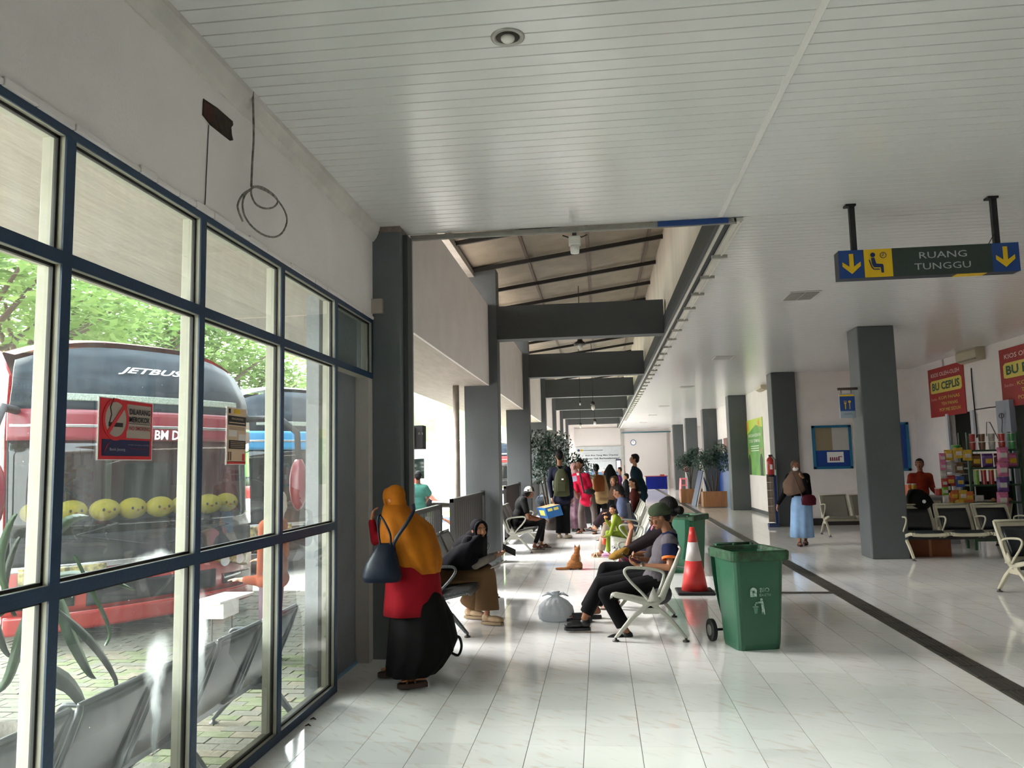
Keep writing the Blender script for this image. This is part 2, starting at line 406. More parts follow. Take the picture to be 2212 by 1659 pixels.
SM = [AX(350, 1400, -2.04), AX(345, 1520, -2.04), AX(440, 1330, -2.04), AX(438, 1440, -2.04), AX(340, 1190, -2.04)]
glass_lo = glass_mat('dusty window glass', .016, smears=[(SM[0].y, SM[0].z, .12, .14, .5), (SM[1].y, SM[1].z, .05, .3, .45), (SM[2].y, SM[2].z, .09, .2, .45), (SM[3].y, SM[3].z, .07, .3, .22), (SM[4].y, SM[4].z, .2, .06, .35)])
glass_hi = glass_mat('clouded top glass', .05)
for i in range(len(posts)-1):
    a, c = posts[i]+.052, posts[i+1]
    for k in range(3):
        if i == len(posts)-2 and k < 2: continue
        z0, z1 = zs[k][1], zs[k+1][0]
        MB().box((-2.036, a, z0), (-2.031, c, z1)).build('window_pane', glass_hi if k == 2 else glass_lo, win)
        g = MB()
        for (p, q) in (((a, z0), (c, z0+.012)), ((a, z1-.012), (c, z1)), ((a, z0), (a+.012, z1)), ((c-.012, z0), (c, z1))):
            g.box((-2.043, p[0], p[1]), (-2.0255, q[0], q[1]))
        g.build('gasket', blackm, win)
# plaster bead over the frame, broken in places
b = MB(); random.seed(3)
y = 1.0
while y < 6.7:
    w = random.uniform(.10, .24); h = random.uniform(.012, .03)
    b.box((-2.0, y, 2.975), (-1.985+random.uniform(-.004, .004), min(y+w, 6.74), 2.985+h)); y += w+.002
b.build('plaster_bead', white_wall, wl, bevel=.006)
# grey panel and jamb at the end of the window wall
S('wall_panel', MB().box((-2.22, 5.72, -.02), (-2.12, 6.66, 2.99)), mat('worn grey paint', '#7d8287', .6, bump=.3, bscale=30, var=.15, vscale=3))
S('baseboard_left', MB().box((-2.125, 5.8, 0), (-2.10, 6.64, .018)), mat('pale blue paint', '#6f9fc0', .5))
S('trim_5', MB().box((-2.13, 6.62, 0), (-2.0, 6.735, 2.44)), mat('jamb grey-white', '#b9b4ae', .5, var=.06), bevel=.003)
# ---- columns along the arcade
def column(x0, x1, y0, y1, z1, m=grey_col, bev=.006):
    o = MB().box((x0, y0, 0), (x1, y1, z1)).build('column', m, None, loc=((x0+x1)/2, (y0+y1)/2, 0), bevel=bev); o['kind'] = 'structure'; return o
column(-2.3, -1.745, 6.745, 7.12, CZ-.02, mat('grey paint corner', '#62686a', .55, bump=.12, bscale=45, var=.10, vscale=2))
S('trim_6', MB().box((-1.745, 6.85, 0), (-1.70, 7.02, 3.78)), dark_grey)
S('trim_7', MB().box((-2.02, 6.73, 3.78), (-1.74, 6.99, CZ)), mat('crumbling plaster', '#8a7d72', .9, bump=.9, bscale=30, var=.4, vscale=20))
b = MB().box((-1.79, 7.05, 0), (-1.715, 7.058, 3.8)).box((-1.79, 7.05, 0), (-1.78, 7.12, 3.8)).box((-1.725, 7.05, 0), (-1.715, 7.12, 3.8)).box((-1.757, 7.046, 0), (-1.749, 7.05, 3.8)); S('door_track', b, alu)
BY = [13.3+6.08*k for k in range(6)]
for i, y in enumerate(BY):
    column(-2.31, -1.72, y, y+.36, 5.1)
# cross beams with haunches
for i, y in enumerate(BY):
    b = MB()
    b.prism([(-1.73, y+.02, 3.83), (1.16, y+.02, 3.83), (1.16, y+.02, 4.42), (-1.73, y+.02, 4.42)], (0, .3, 0))
    o = b.build('cross_beam', dark_grey, None, loc=(-.3, y+.15, 3.83), bevel=.006); o['kind'] = 'structure'
# fascia above the arcade, outside canopy
fa = SE('wall_fascia', (-1.95, 7.1, 3.0))
ys = [7.12]+BY
for i in range(len(ys)):
    y0 = ys[i]+(.36 if i else 0); y1 = ys[i+1] if i+1 < len(ys) else 50.4
    MB().box((-1.90, y0, 3.03), (-1.87, y1, 4.45)).build('fascia_panel', white_wall, fa)
soff = mat('canopy soffit', '#b0a69b', .7, bump=.25, bscale=8, var=.16, vscale=3, stretch=(4, .6, 1))
S('canopy', MB().box((-3.32, -7, 3.04), (-2.165, 6.7, 3.16)).box((-3.32, 6.7, 3.03), (-1.90, 50.4, 3.16)).box((-3.42, -7, 3.04), (-3.30, 50.4, 3.40)), soff)
# ---- high roof
roofm = mat('corrugated roof sheet', '#93897a', .65, var=.2, vscale=3, bump=.1, bscale=10)
def rz(x): return 5.20+.134*(x+1.65)
b = MB(); n = 96; x0, x1 = -3.6, 1.5
R0 = []; ys_ = [6.6, 50.4]
k = int((50.4-6.6)/.11)
for i in range(k*2+1):
    y = 6.6+i*.055; dz = .018 if i % 2 else 0
    R0.append(y)
    b.v += [(x0, y, rz(x0)+dz), (x1, y, rz(x1)+dz)]
for i in range(k*2): b.f.append((2*i, 2*i+1, 2*i+3, 2*i+2)); b.m.append(0)
S('roof', b, roofm)
b = MB(); Y = 9.85
roofg = SE('roof_frame', (0, 10, 5))
blk = mat('black steel', '#1b1815', .6)
while Y < 50: 
    MB().bar((-3.4, Y, rz(-3.4)-.07), (1.3, Y, rz(1.3)-.07), .05, .07).build('rafter', blk, roofg); Y += 1.72
for X in (-1.15, -.1, .95):
    MB().bar((X, 7.1, rz(X)-.025), (X, 50, rz(X)-.025), .05, .03).build('purlin', mat('brown steel', '#5a4c40', .7), roofg)
MB().box((-2.35, 7.1, 4.96), (-2.1, 50, 5.06)).build('eaves_board', mat('galvanised', '#8f8b85', .5, var=.2), roofg)
# right upper wall, longitudinal beam, gutter track
S('wall_clerestory', MB().box((1.2, 7.08, 4.14), (1.36, 50.4, rz(1.2)+.02)), mat('stained white plaster', '#d6cebd', .8, bump=.1, bscale=30, var=.2, vscale=1.2, stretch=(1, 1, .3)))
S('beam', MB().box((1.16, 7.1, 3.86), (1.38, 50.4, 4.14)), dark_grey)
b = MB().box((1.28, 7.05, 3.80), (1.36, 50.4, 3.835)).box((1.20, 7.07, 3.835), (1.225, 50.4, 3.86)).box((1.33, 7.05, 3.785), (1.345, 50.4, 3.80))
S('gutter_rail', b, steelw)
gb = MB(); 
y = 8.2; br = SE('rail_brackets', (1.3, 8.2, 3.8)); q = None
while y < 50:
    if q is None: q = MB().box((1.24, y, 3.765), (1.40, y+.05, 3.80)).build('bracket', alu, br)
    elif y < 40: share(q, br, (0, y-8.2, 0))
    y += .92
b = MB().box((-1.72, 7.05, 3.79), (1.3, 7.09, 3.832)).box((-1.72, 7.04, 3.775), (1.3, 7.05, 3.785)); S('shutter_track', b, alu)
p, q_ = AY(1420, 472, 7.03), AY(1573, 466, 7.03)
S('trim_8', MB().box((p.x, 7.02, 3.785), (q_.x, 7.045, 3.83)), mat('blue strip', '#1c3f7c', .5))
# infill over the near opening, up to the roof
S('wall_front_upper', MB().box((-2.3, 6.95, CZ+.03), (1.4, 7.05, 5.7)), dark_grey)
# ---- right hand side
RP = [13.42+6.67*k for k in range(6)]
for i, y in enumerate(RP):
    column(4.34, 4.93, y, y+.55, CZ, bev=.02)
S('wall_right', MB().box((4.93, 20.3, 0), (5.08, 34.1, CZ+.02)), white_wall)
S('wall_office', MB().box((5.08, 20.3, 0), (8.4, 20.45, CZ+.02)), white_wall)
S('wall_kiosk', MB().box((7.8, 18.46, 0), (7.95, 20.3, CZ)).box((7.8, 16.1, 2.58), (7.95, 18.5, CZ)).box((7.8, 16.2, 0), (7.95, 17.2, 2.6)).box((7.8, 8.0, 2.68), (7.95, 16.1, CZ)).box((7.8, 4.0, 0), (7.95, 12.0, 2.7)), white_wall)
S('wall_kiosk_back', MB().box((9.6, 8, -.1), (9.7, 20.5, CZ)).box((7.9, 19.2, 0), (9.6, 19.3, 3)).box((7.95, 8.0, 0), (9.6, 8.1, 3)).box((7.9, 15.95, 0), (9.6, 16.05, 2.9)).box((7.9, 8, 2.9), (9.7, 20.5, 2.95)).box((7.9, 8, -.12), (9.7, 20.5, -.0)), mat('kiosk grey wall', '#a4a39f', .8, var=.05))
S('baseboard_right', MB().box((4.915, 20.95, 0), (4.93, 33.5, .10)), dark_grey)
S('baseboard_office', MB().box((4.93, 20.27, 0), (7.8, 20.3, .17)), mat('dark skirting', '#2e2a28', .5))
S('wall_far', MB().box((-2.3, 50.4, 0), (9.5, 50.6, 5.6)), white_wall)
S('wall_right_far', MB().box((8.2, 34, 0), (8.3, 50.4, CZ)).box((5.08, 34.1, 0), (8.3, 34.2, CZ)), white_wall)
S('wall_back', MB().box((-2.2, -4.75, 0), (8.5, -4.6, CZ+.1)), white_wall)
S('wall_right_near', MB().box((8.4, -4.6, 0), (8.5, 8, CZ)), white_wall)
# ---- outdoors
pav = bpy.data.materials.new('outdoor pavement'); 
GZ = -.20
concrete = mat('bright pavement', '#aaa59c', .9, var=.15, vscale=.6, bump=.2, bscale=12)
S('ground', MB().box((-120, -60, GZ-.3), (-2.2, 200, GZ-.02)).box((-2.2, -90, GZ-.3), (120, -7.02, GZ-.02)).box((8.6, -7, GZ-.3), (120, 200, GZ-.02)).box((-2.2, 50.7, GZ-.3), (8.6, 200, GZ-.02)), concrete)
# ================================================================ OUTDOORS
brickm = [mat('paving block %s' % k, c, .9, bump=.3, bscale=40, var=.25, vscale=14, alt=a) for k, c, a in (('grey', '#625e53', '#4f5043'), ('tan', '#6d6556', '#58523f'), ('mossy', '#62634a', '#46522a'))]
pv = SE('paving', (-3.4, 5.5, GZ)); random.seed(5)
cells = []
bw, bh = .235, .118
for j in range(int(9.6/bh)):
    for i in range(int(4.8/bw)):
        x = -2.28-(i+1)*bw-(j % 2)*bw/2; y = 2.2+j*bh
        d = V((x, y, GZ-CAM_H)); zc = d.dot(_f); px = 1106+FPX*d.dot(RR)/zc; py = 829.5-FPX*d.dot(UU)/zc
        cells.append((zc if (60 < px < 760 and py < 1700) else 99+zc, x, y))
cells.sort(); pm = []
for k in range(3):
    pm.append(MB().box((0, 0, -.05), (bw-.008, bh-.008, 0)).build('paving_brick', brickm[k], pv, bevel=.004, fix=False) if 0 else None)
near = 0; rest = MB()
for zc, x, y in cells:
    k = random.choice((0, 0, 1, 2)) if random.random() < .8 else 2; dz = random.uniform(-.004, .004)
    if near < 290:
        if pm[k] is None:
            b = MB(); b.box((x, y, GZ-.05), (x+bw-.008, y+bh-.008, GZ)); pm[k] = (b.build('paving_brick', brickm[k], pv), x, y)
        else: share(pm[k][0], pv, (x-pm[k][1], y-pm[k][2], dz))
        near += 1
    else: rest.box((x, y, GZ-.05), (x+bw-.008, y+bh-.008, GZ+dz), 0)
rest.build('paving_bricks', brickm[0], pv, kind='stuff')
# kerb blocks painted black and white in front of the far buses
for nm, yy, X0 in (('kerb', 31.5, -12), ('kerb', 26.0, -12)):
    kb = SE(nm, (X0, yy, GZ)); w0 = MB().box((X0, yy, GZ-.02), (X0+.9, yy+.3, GZ+.16)).build('kerb_block', mat('kerb white', '#d9d6cf', .8), kb)
    k0 = MB().box((X0+.92, yy, GZ-.02), (X0+1.82, yy+.3, GZ+.16)).build('kerb_block', mat('kerb grey', '#6f7886', .8), kb)
    for k in range(1, 5): share(w0, kb, (k*1.84, 0, 0)); share(k0, kb, (k*1.84, 0, 0))
grassm = mat('verge grass', '#8aa04b', .95, var=.3, vscale=4, bump=.6, bscale=60)
S('grass_verge', MB().box((-12, 26.3, GZ-.04), (-2.9, 31.5, GZ+.05)), grassm)
# ---- buses
glassd = mat('bus dark glass', '#0d1317', .06, spec=.7)
glassd2 = mat('bus dusty black glass', '#151d25', .4, spec=.12, var=.45, vscale=2.4, alt='#2a323a', stretch=(1, 1, 3))
rubber = mat('rubber', '#17171a', .7)
chrome = mat('chrome', '#c4c6c8', .18, metal=.9)
lampg = mat('headlamp glass', '#b4a56a', .15, spec=.7, var=.4, vscale=14, alt='#4c4631')
whitep = mat('white print', '#e4e4e2', .5)
wind = glass_mat('bus windshield', .004, tint=(.74, .78, .78))
def bus(label, loc, rz, col, col2, band, head_text, H=3.47, L=10., W=3.0, front=True, group=None, dash=False, art=None, lines=()):
    root = thing('bus', label, 'bus', (0, 0, 0), group)
    paint = mat('bus paint '+col, col, .25, spec=.6, coat=.5); paint2 = mat('bus paint '+col2, col2, .3, spec=.5)
    hw = W/2; k = H/3.4
    def yf(u, z): return .34*abs(u)**3.2 + max(0, (z-1.0*k))*.07 + max(0, z-2.75*k)*.45 + max(0, .5-z)*.06
    def wz(z):
        t = max(0, (z/k-2.35)/1.05); return hw*(1-.17*t**2.2)
    def top(u): return 3.36*k-.22*abs(u)**3.5
    def plate(u0, u1, z0, z1, m, name, off=0., nu=14, nz=6, zf=None, parent=root, th=.02):
        b = MB(); g = []
        for j in range(nz+1):
            for i in range(nu+1):
                u = u0+(u1-u0)*i/nu; za, zb = (z0, z1)
                if zf: za, zb = zf(u)
                z = za+(zb-za)*j/nz; g.append((u*wz(z), yf(u, z)-off, z))
        n = len(g); b.v = g+[(x, y+th, z) for x, y, z in g]
        for j in range(nz):
            for i in range(nu):
                a = j*(nu+1)+i; b.f += [(a, a+1, a+nu+2, a+nu+1), (n+a, n+a+nu+1, n+a+nu+2, n+a+1)]
        for i in range(nu):
            b.f += [(i, n+i, n+i+1, i+1)]; a = nz*(nu+1)+i; b.f += [(a, a+1, n+a+1, n+a)]
        for j in range(nz):
            a = j*(nu+1); b.f += [(a, a+nu+1, n+a+nu+1, n+a)]; a += nu; b.f += [(a, n+a, n+a+nu+1, a+nu+1)]
        b.m = [0]*len(b.f)
        return b.build(name, m, parent, smooth=True)
    # hull behind the cab
    b = MB(); yb = 2.0
    def sec(y, s=1.):
        zc = 1.86*k; return [(x, y, z) for x, y, z in [(V((0, y, zc))+V((hw*s*math.copysign(abs(cos(t))**.28, cos(t)), 0, 1.5*k*s*math.copysign(abs(sin(t))**.28, sin(t))))) for t in [2*pi*i/32 for i in range(32)]]]
    b.loft([sec(yb), sec(L-.3), sec(L, .95)]); b.build('body', paint, root, smooth=False, bevel=.0)
    # cab shell: sides, roof, floor
    b = MB()
    for sgn in (-1, 1):
        pr = [(.34, .28*k), (.34+.05, 1.0*k), (.34+.14, 2.3*k), (.62, 2.9*k), (.95, 3.2*k), (2.02, 3.3*k), (2.02, .28*k)]
        b.prism([(sgn*(hw-.03 if z < 2.9*k else hw-.10), y, z) for y, z in pr], (sgn*.03, 0, 0))
    b.box((-hw+.06, .4, .28*k), (hw-.06, 2.02, .7*k))
    b.loft([[(u*wz(top(u)), yf(u, top(u))+q, top(u)+dz) for u in [-1+2*i/16 for i in range(17)]] for q, dz in ((0, -.01), (.3, .05), (1.7, .06))], cap=False, closed=False)
    b.build('cab', paint, root)
    plate(-1, 1, .17*k, .36*k, paint, 'bumper_lip', .06)
    plate(-1, 1, .34*k, .88*k, paint, 'bumper', .0)
    plate(-1, 1, .80*k, .86*k, chrome, 'chrome_line', .012)
    plate(-.52, .52, .40*k, .62*k, rubber, 'grille', .012)
    plate(-.97, .97, .86*k, 1.16*k, rubber, 'wiper_panel', .004)
    plate(-.985, .985, 1.12*k, 2.2*k, wind, 'windshield', .006, th=.008)
    plate(-1, 1, 2.18*k, 2.52*k, paint2, 'front_band', .02)
    plate(-.99, .99, 2.325*k, 2.355*k, chrome, 'band_stripe', .03)
    plate(-.99, .99, 0, 0, glassd2, 'upper_windshield', .012, zf=lambda u: (2.5*k, top(u)-.08))
    plate(-.8, .8, 2.62*k, 2.70*k, mat('led strip', '#8f9a8f', .5, var=.5, vscale=60), 'led_panel', .022)
    for sg in (-1, 1):
        o = plate(sg*.40, sg*.93, .60*k, .80*k, lampg, 'headlight', .03, zf=lambda u: (.80*k-.22*k*min(1, 1.5*(abs(u)-.25)), .84*k))
        for uu in (.60, .78):
            c = V((sg*uu*hw, yf(uu, .7)-.05, .70*k)); MB().cyl(c, c+V((0, .05, 0)), .065, n=16).build('lens', chrome, o)
        plate(sg*.6, sg*.97, .42*k, .54*k, glassd, 'fog_lamp_housing', .014)
        # mirrors
        b = MB(); c = V((sg*(hw+.34), -.22, 1.62*k)); b.ell(c, (.12, .13, .36)); mo = b.build('mirror', paint2, root, smooth=True)
        MB().tube([(sg*(hw-.08), .4, 2.5*k), (sg*(hw+.2), .0, 2.5*k), (sg*(hw+.33), -.2, 2.3*k), (sg*(hw+.34), -.22, 1.9*k)], .045, 8).build('mirror_arm', rubber, mo, smooth=True)
        MB().tube([(sg*.12, yf(.1, 1)-.04, 1.0*k), (sg*.62*hw, yf(.6, 1.1)-.06, 1.16*k), (sg*.2*hw+sg*.2, yf(.2, 1.2)-.05, 1.26*k)], .014, 6).build('wiper', rubber, root)
        # side windows and wheels
        X = sg*(hw+.002); wn_ = int((L-2.4)/1.5)
        for i in range(wn_):
            y0 = 1.0+i*1.5
            MB().prism([(X, y0, 1.5*k), (X, y0+1.46, 1.5*k), (X, y0+1.46, 2.5*k), (X, y0+(.35 if i == 0 else 0), 2.5*k)], (sg*.012, 0, 0)).build('side_window', glassd, root)
        for y0 in (2.4, L-2.6):
            w = MB().cyl((sg*(hw-.25), y0, .5*k), (sg*(hw+.03), y0, .5*k), .5*k, n=24).build('wheel', rubber, root)
            MB().cyl((sg*(hw+.03), y0, .5*k), (sg*(hw+.05), y0, .5*k), .28*k, n=20).build('hub', chrome, w)
        if art:
            random.seed(4)
            for i in range(9):
                a = -1.2+i*.3; pts = []
                y0, z0 = 3.4, 1.0*k
                for t in (0, .35, .7, 1.): pts.append((X, y0+cos(a+1.2+t*.4)*t*2.0+.2, z0+sin(a+t*.4)*t*.9*k))
                bb = MB(); bb.tube([(x+sg*.0, y, min(1.45*k, max(.45*k, z))) for x, y, z in pts], [.0, .09, .07, .0], 4)
                for q in range(len(bb.v)): bb.v[q] = (X+sg*.006+(bb.v[q][0]-X)*.05, bb.v[q][1], bb.v[q][2])
                bb.build('livery_stroke', mat('bus paint '+art, art, .3), root)
    # cab interior
    MB().box((-hw+.1, .42, .7*k), (hw-.1, 1.3, 1.282*k)).build('dashboard', mat('dash', '#1a1b1d', .8), root)
    w = MB().tube([(-.7+.24*cos(t), .98+.1*sin(t), 1.45*k+.2*sin(t)) for t in [2*pi*i/16 for i in range(17)]], .018, 6).build('steering_wheel', rubber, root)
    for sx_ in (-.7, .7): MB().box((sx_-.28, 1.5, .7*k), (sx_+.28, 1.75, 1.95*k)).build('seat', mat('bus seat', '#5a5f60', .9), root, bevel=.05)
    MB().box((.05, 1.45, 1.2*k), (.13, 1.5, 2.1*k)).build('pillar', mat('bus beige', '#a9a187', .7), root)
    for sgn in (-1, 1): MB().prism([(sgn*(hw-.02), .36, 1.15*k), (sgn*(hw-.02), .5, 1.15*k), (sgn*(hw-.02), .62, 2.25*k), (sgn*(hw-.02), .45, 2.25*k)], (-sgn*.07, 0, 0)).build('windshield_pillar', rubber, root)
    ydir = V((0, .3, 1))
    for (s, x, z, h, m_, sh, wd_) in head_text:
        u = abs(x)/hw; text(s, m_, (x, yf(u, z*k)-.045, z*k), (1, -0.02, 0), ydir, h, root, shear=sh, width=wd_, bold=.02)
    root.location = loc; root.rotation_euler = (0, 0, rz)
    return root
bx = V((.51, .86, 0)); cB = V((-5.96, 7.56, GZ))+bx*1.45
bus('large red coach with black upper windshield parked outside the window', cB, radians(59.3), '#8a1917', '#6d1c29', 1, [('JETBUS', -.02, 3.0, .10, whitep, .45, .82), ('3', .50, 2.93, .12, mat('bus paint red mark', '#b02a33', .4), .3, None), ('BM DILAN', .25, 2.25, .12, whitep, .25, .62)], L=9.5)
def busloc(c, rzv, x, y, z): return V(c)+V((cos(rzv)*x-sin(rzv)*y, sin(rzv)*x+cos(rzv)*y, z))
c2 = V((-6.15, 13.3, GZ))+bx*1.45
bus('black and blue coach standing behind the red one at right', c2, radians(59.3), '#1d2730', '#2a7fae', 1, [('JETBUS', .75, 3.02, .10, whitep, .45, .6), ('Silver', .55, 2.68, .26, whitep, 0, 1.0)], L=8.5)
bus('white coach with red flame livery beyond the first open bay', (-9.6, 40.2, GZ-.1), radians(216.9), '#e9e5e0', '#c8331f', 1, [], L=6.4, H=3.2, art='#c8331f', W=2.6)
bus('white coach with red front frame seen between the second and third columns', (-6.35, 45.0, GZ-.2), 0, '#e8e6e2', '#d03030', 1, [('JETBUS', 0, 3.0, .14, whitep, .4, None)], L=4.4)
# roof red stripe of far coach is part of its paint; plush heads on the dashboard of the red coach
yel = mat('yellow plush', '#d9b93a', .95, bump=.3, bscale=90, var=.08)
dk = mat('plush eye', '#2b2119', .4); mth = mat('plush mouth', '#a4553c', .7)
def plush():
    t = thing('plush_toy', 'yellow round plush head on the coach dashboard', 'plush toy')
    b = MB(); b.ell((0, 0, .125), (.175, .11, .125), n=20); b.build('head', yel, t, smooth=True)
    for s in (-1, 1): MB().ell((s*.06, -.102, .13), (.016, .01, .018), n=10).build('eye', dk, t, smooth=True)
    MB().ell((0, -.108, .105), (.02, .008, .013), n=8).build('mouth', mth, t, smooth=True)
    return t
p0 = plush(); th = radians(59.3); spots = [-1.18, -.86, -.53, -.2, .12, .45, .79, 1.13]
names = ['leftmost', 'second from left', 'third from left', 'fourth from left', 'fifth from left', 'sixth from left', 'next to rightmost', 'rightmost']
for i, (x, nm) in enumerate(zip(spots, names)):
    y = .34*abs(x/1.45)**3.2+.20+.03*(i % 2); r = th+(-.12, .05, .0, .08, 0, .1, -.1, .05)[i]
    P_ = busloc(cB, th, x, y, 1.31)
    lb = 'yellow smiling plush head on the coach dashboard, %s in the row' % nm
    if i == 0: p0.location = P_; p0.rotation_euler = (0, 0, r); p0['label'] = lb; p0['group'] = 'yellow plush heads on the dashboard'
    else: dup(p0, P_, r, lb, 'yellow plush heads on the dashboard')
# ---- trees beyond the buses
leafg = [mat('leaf %d' % i, c, .7, spec=.3, var=.3, vscale=.6, alt=a, coord='Object') for i, (c, a) in enumerate((('#7e9656', '#5f7a40'), ('#8a9d62', '#6c8549'), ('#6d8549', '#4e6a37')))]
for m_ in leafg:
    n_ = m_.node_tree.nodes; l_ = m_.node_tree.links; b_ = n_['Principled BSDF']; tl_ = n_.new('ShaderNodeBsdfTranslucent'); mx_ = n_.new('ShaderNodeMixShader'); mx_.inputs[0].default_value = .45
    l_.new(b_.inputs['Base Color'].links[0].from_socket, tl_.inputs[0]); l_.new(b_.outputs[0], mx_.inputs[1]); l_.new(tl_.outputs[0], mx_.inputs[2]); l_.new(mx_.outputs[0], n_['Material Output'].inputs[0])
barkm = mat('bark', '#4a3f33', .9, bump=.6, bscale=20)
def leaf_cloud(b, c, r, n, size, flat=.35, rnd=random):
    for _ in range(n):
        while True:
            d = V((rnd.uniform(-1, 1), rnd.uniform(-1, 1), rnd.uniform(-1, 1)))
            if .25 < d.length < 1: break
        p = V(c)+V((d.x*r[0], d.y*r[1], d.z*r[2])); s = size*rnd.uniform(.6, 1.3)
        a = V((rnd.uniform(-1, 1), rnd.uniform(-1, 1), rnd.uniform(-flat, flat))).normalized(); q = a.cross(V((rnd.uniform(-.5, .5), rnd.uniform(-.5, .5), 1))).normalized()
        b.add([p-a*s, p+q*s*.45, p+a*s, p-q*s*.45], [(0, 1, 2, 3)])
def tree(label, loc, h, rad, m, seed, n=2600):
    rnd = random.Random(seed); root = thing('tree', label, 'tree', loc, 'trees behind the coaches'); L = V(loc)
    b = MB(); tb = L+V((0, 0, h*.5)); b.tube([L, L+V((.2, .1, h*.25)), tb], [.35, .28, .22], 8); blobs = []
    for i in range(11):
        a = 2*pi*i/11+rnd.uniform(-.3, .3); rr = rad*rnd.uniform(.35, .85); e = L+V((cos(a)*rr, sin(a)*rr, h*rnd.uniform(.62, .92)))
        b.tube([tb, (tb+e)/2+V((0, 0, -.3)), e], [.15, .09, .04], 6); blobs.append(e)
    blobs += [L+V((0, 0, h*.95)), L+V((rad*.3, -rad*.2, h*.85)), L+V((-rad*.3, rad*.1, h*.88))]
    b.build('trunk', barkm, root, smooth=True)
    b = MB()
    for e in blobs: leaf_cloud(b, e, (rad*.42, rad*.42, h*.14), n//len(blobs), .19, rnd=rnd)
    b.build('foliage', m, root, fix=False)
def onray(px, depth): 
    d = _ray(px, 1000); d.z = 0; return d*depth
for i, (px, dep, h, rad, lb) in enumerate(((-150, 19, 9.0, 5.0, 'tall leafy tree at far left of the window'), (40, 24, 9.8, 5.5, 'tall rain tree over the red coach corner'), (215, 30, 9.6, 5.5, 'broad rain tree above the middle of the red coach'), (370, 33, 8.9, 5.2, 'rounded tree above the coach front lettering'), (500, 38, 8.4, 5.0, 'lower tree right of the red coach roof'), (610, 50, 7.6, 4.5, 'distant small tree above the blue coach'), (120, 34, 8.8, 6.5, 'background tree filling the gap between the two left crowns'))):
    p = onray(px, dep); p.z = GZ; tree(lb, p, h, rad, leafg[i % 3], i+3, 5200)
for i, (px, dep, h) in enumerate(((60, 40, 6.5), (300, 42, 6.0), (500, 46, 5.5), (180, 40, 6.2), (420, 44, 5.6))):
    p = onray(px, dep); p.z = GZ; L = p
    root = thing('shrub', ['tall hedge bush below the leftmost crowns', 'hedge bush behind the coach roof middle', 'hedge bush at right behind the coach', 'hedge bush left of the roof middle', 'hedge bush right of the roof middle'][i], 'bush', p, 'bushes behind the coaches')
    b = MB(); leaf_cloud(b, L+V((0, 0, h*.5)), (5.5, 3, h*.5), 2600, .28); b.build('foliage', leafg[(i+2) % 3], root, fix=False)
    MB().tube([L, L+V((0, 0, h*.6))], .15, 6).build('stem', barkm, root)
for lb, x, y in (('unseen tree added left of the coach to shade the near windows', -10.5, .5), ('second unseen tree added by the coach side to shade the near windows', -11.5, 5.2)):  # two trees out of view, added to keep sun off the near windows
    tree(lb, V((x, y, GZ)), 10.2, 4.8, leafg[2], int(-x), 6500)
# hill
b = MB(); rnd = random.Random(9); hc = V((-36, 210, -3)); rings = []
from mathutils import noise
for j in range(26):
    t = j/25*pi/2; row = []
    for i in range(64):
        a = 2*pi*i/64; p = V((cos(a)*cos(t)*52, sin(a)*cos(t)*40, sin(t)**1.0*33))
        q = 1+.16*noise.noise(p*.045)+.05*noise.noise(p*.25); row.append(hc+V((p.x*q, p.y*q, p.z*q)))
    rings.append(row)
b.loft(rings); hm = mat('forested hill', '#7fae58', .9, var=.5, vscale=.35, alt='#4d8440', bump=1., bscale=.8); S('hill', b, hm, smooth=True)
# ---- outdoor strap-leaved plant in a pot
pl = thing('potted_plant', 'strap-leaved dracaena in a concrete pot outside the left window', 'plant', (-2.85, 3.35, GZ))
b = MB(); pc = V((-2.85, 3.35, 0))
b.loft([b.ring(pc+V((0, 0, z)), (r, 0, 0), (0, r, 0), 20) for z, r in ((GZ, .17), (GZ+.1, .2), (.42, .25), (.47, .27), (.47, .22), (.40, .21))]); b.build('pot', mat('old concrete', '#6f6a60', .95, bump=.5, bscale=30, var=.3, vscale=8), pl, smooth=True)
MB().tube([pc+V((0, 0, .4)), pc+V((.02, 0, .9)), pc+V((0, .05, 1.25))], [.03, .025, .02], 8).build('stem', barkm, pl)
lg = mat('strap leaf', '#2c4d24', .4, spec=.5, var=.3, vscale=9); lg2 = mat('strap leaf dark', '#1d2a18', .45, var=.3, vscale=9)
def strap(pts, w, m):
    b = MB(); L_, R_ = [], []
    for i, p in enumerate(pts):
        t = i/(len(pts)-1); d = (pts[min(i+1, len(pts)-1)]-pts[max(0, i-1)]).normalized(); s = d.cross(V((1, 0, .2))).normalized()
        ww = w*min(1, .25+2.2*t)*(1-t**3)+.002; L_.append(p+s*ww); R_.append(p-s*ww)
    th_ = V((.003, 0, 0)); n = len(pts)
    b.v = [tuple(q) for q in L_+R_]+[tuple(q+th_+V((.012, 0, 0))) for q in pts]
    for i in range(n-1): b.f += [(i, i+1, 2*n+i+1, 2*n+i), (2*n+i, 2*n+i+1, n+i+1, n+i), (i, n+i, n+i+1, i+1)]
    b.m = [0]*len(b.f); b.build('leaf', m, pl, smooth=True)
def bez(P, n=12):
    out = []
    for i in range(n):
        t = i/(n-1)*(len(P)-1); k = min(int(t), len(P)-2); f = t-k
        p0 = P[max(k-1, 0)]; p1 = P[k]; p2 = P[k+1]; p3 = P[min(k+2, len(P)-1)]
        out.append(.5*((2*p1)+(p2-p0)*f+(2*p0-5*p1+4*p2-p3)*f*f+(3*p1-p0-3*p2+p3)*f**3))
    return out
def A26(l, X=-2.62): return bez([AX(x, y, X-.02*i) for i, (x, y) in enumerate(l)])
cr0 = (60, 1270)
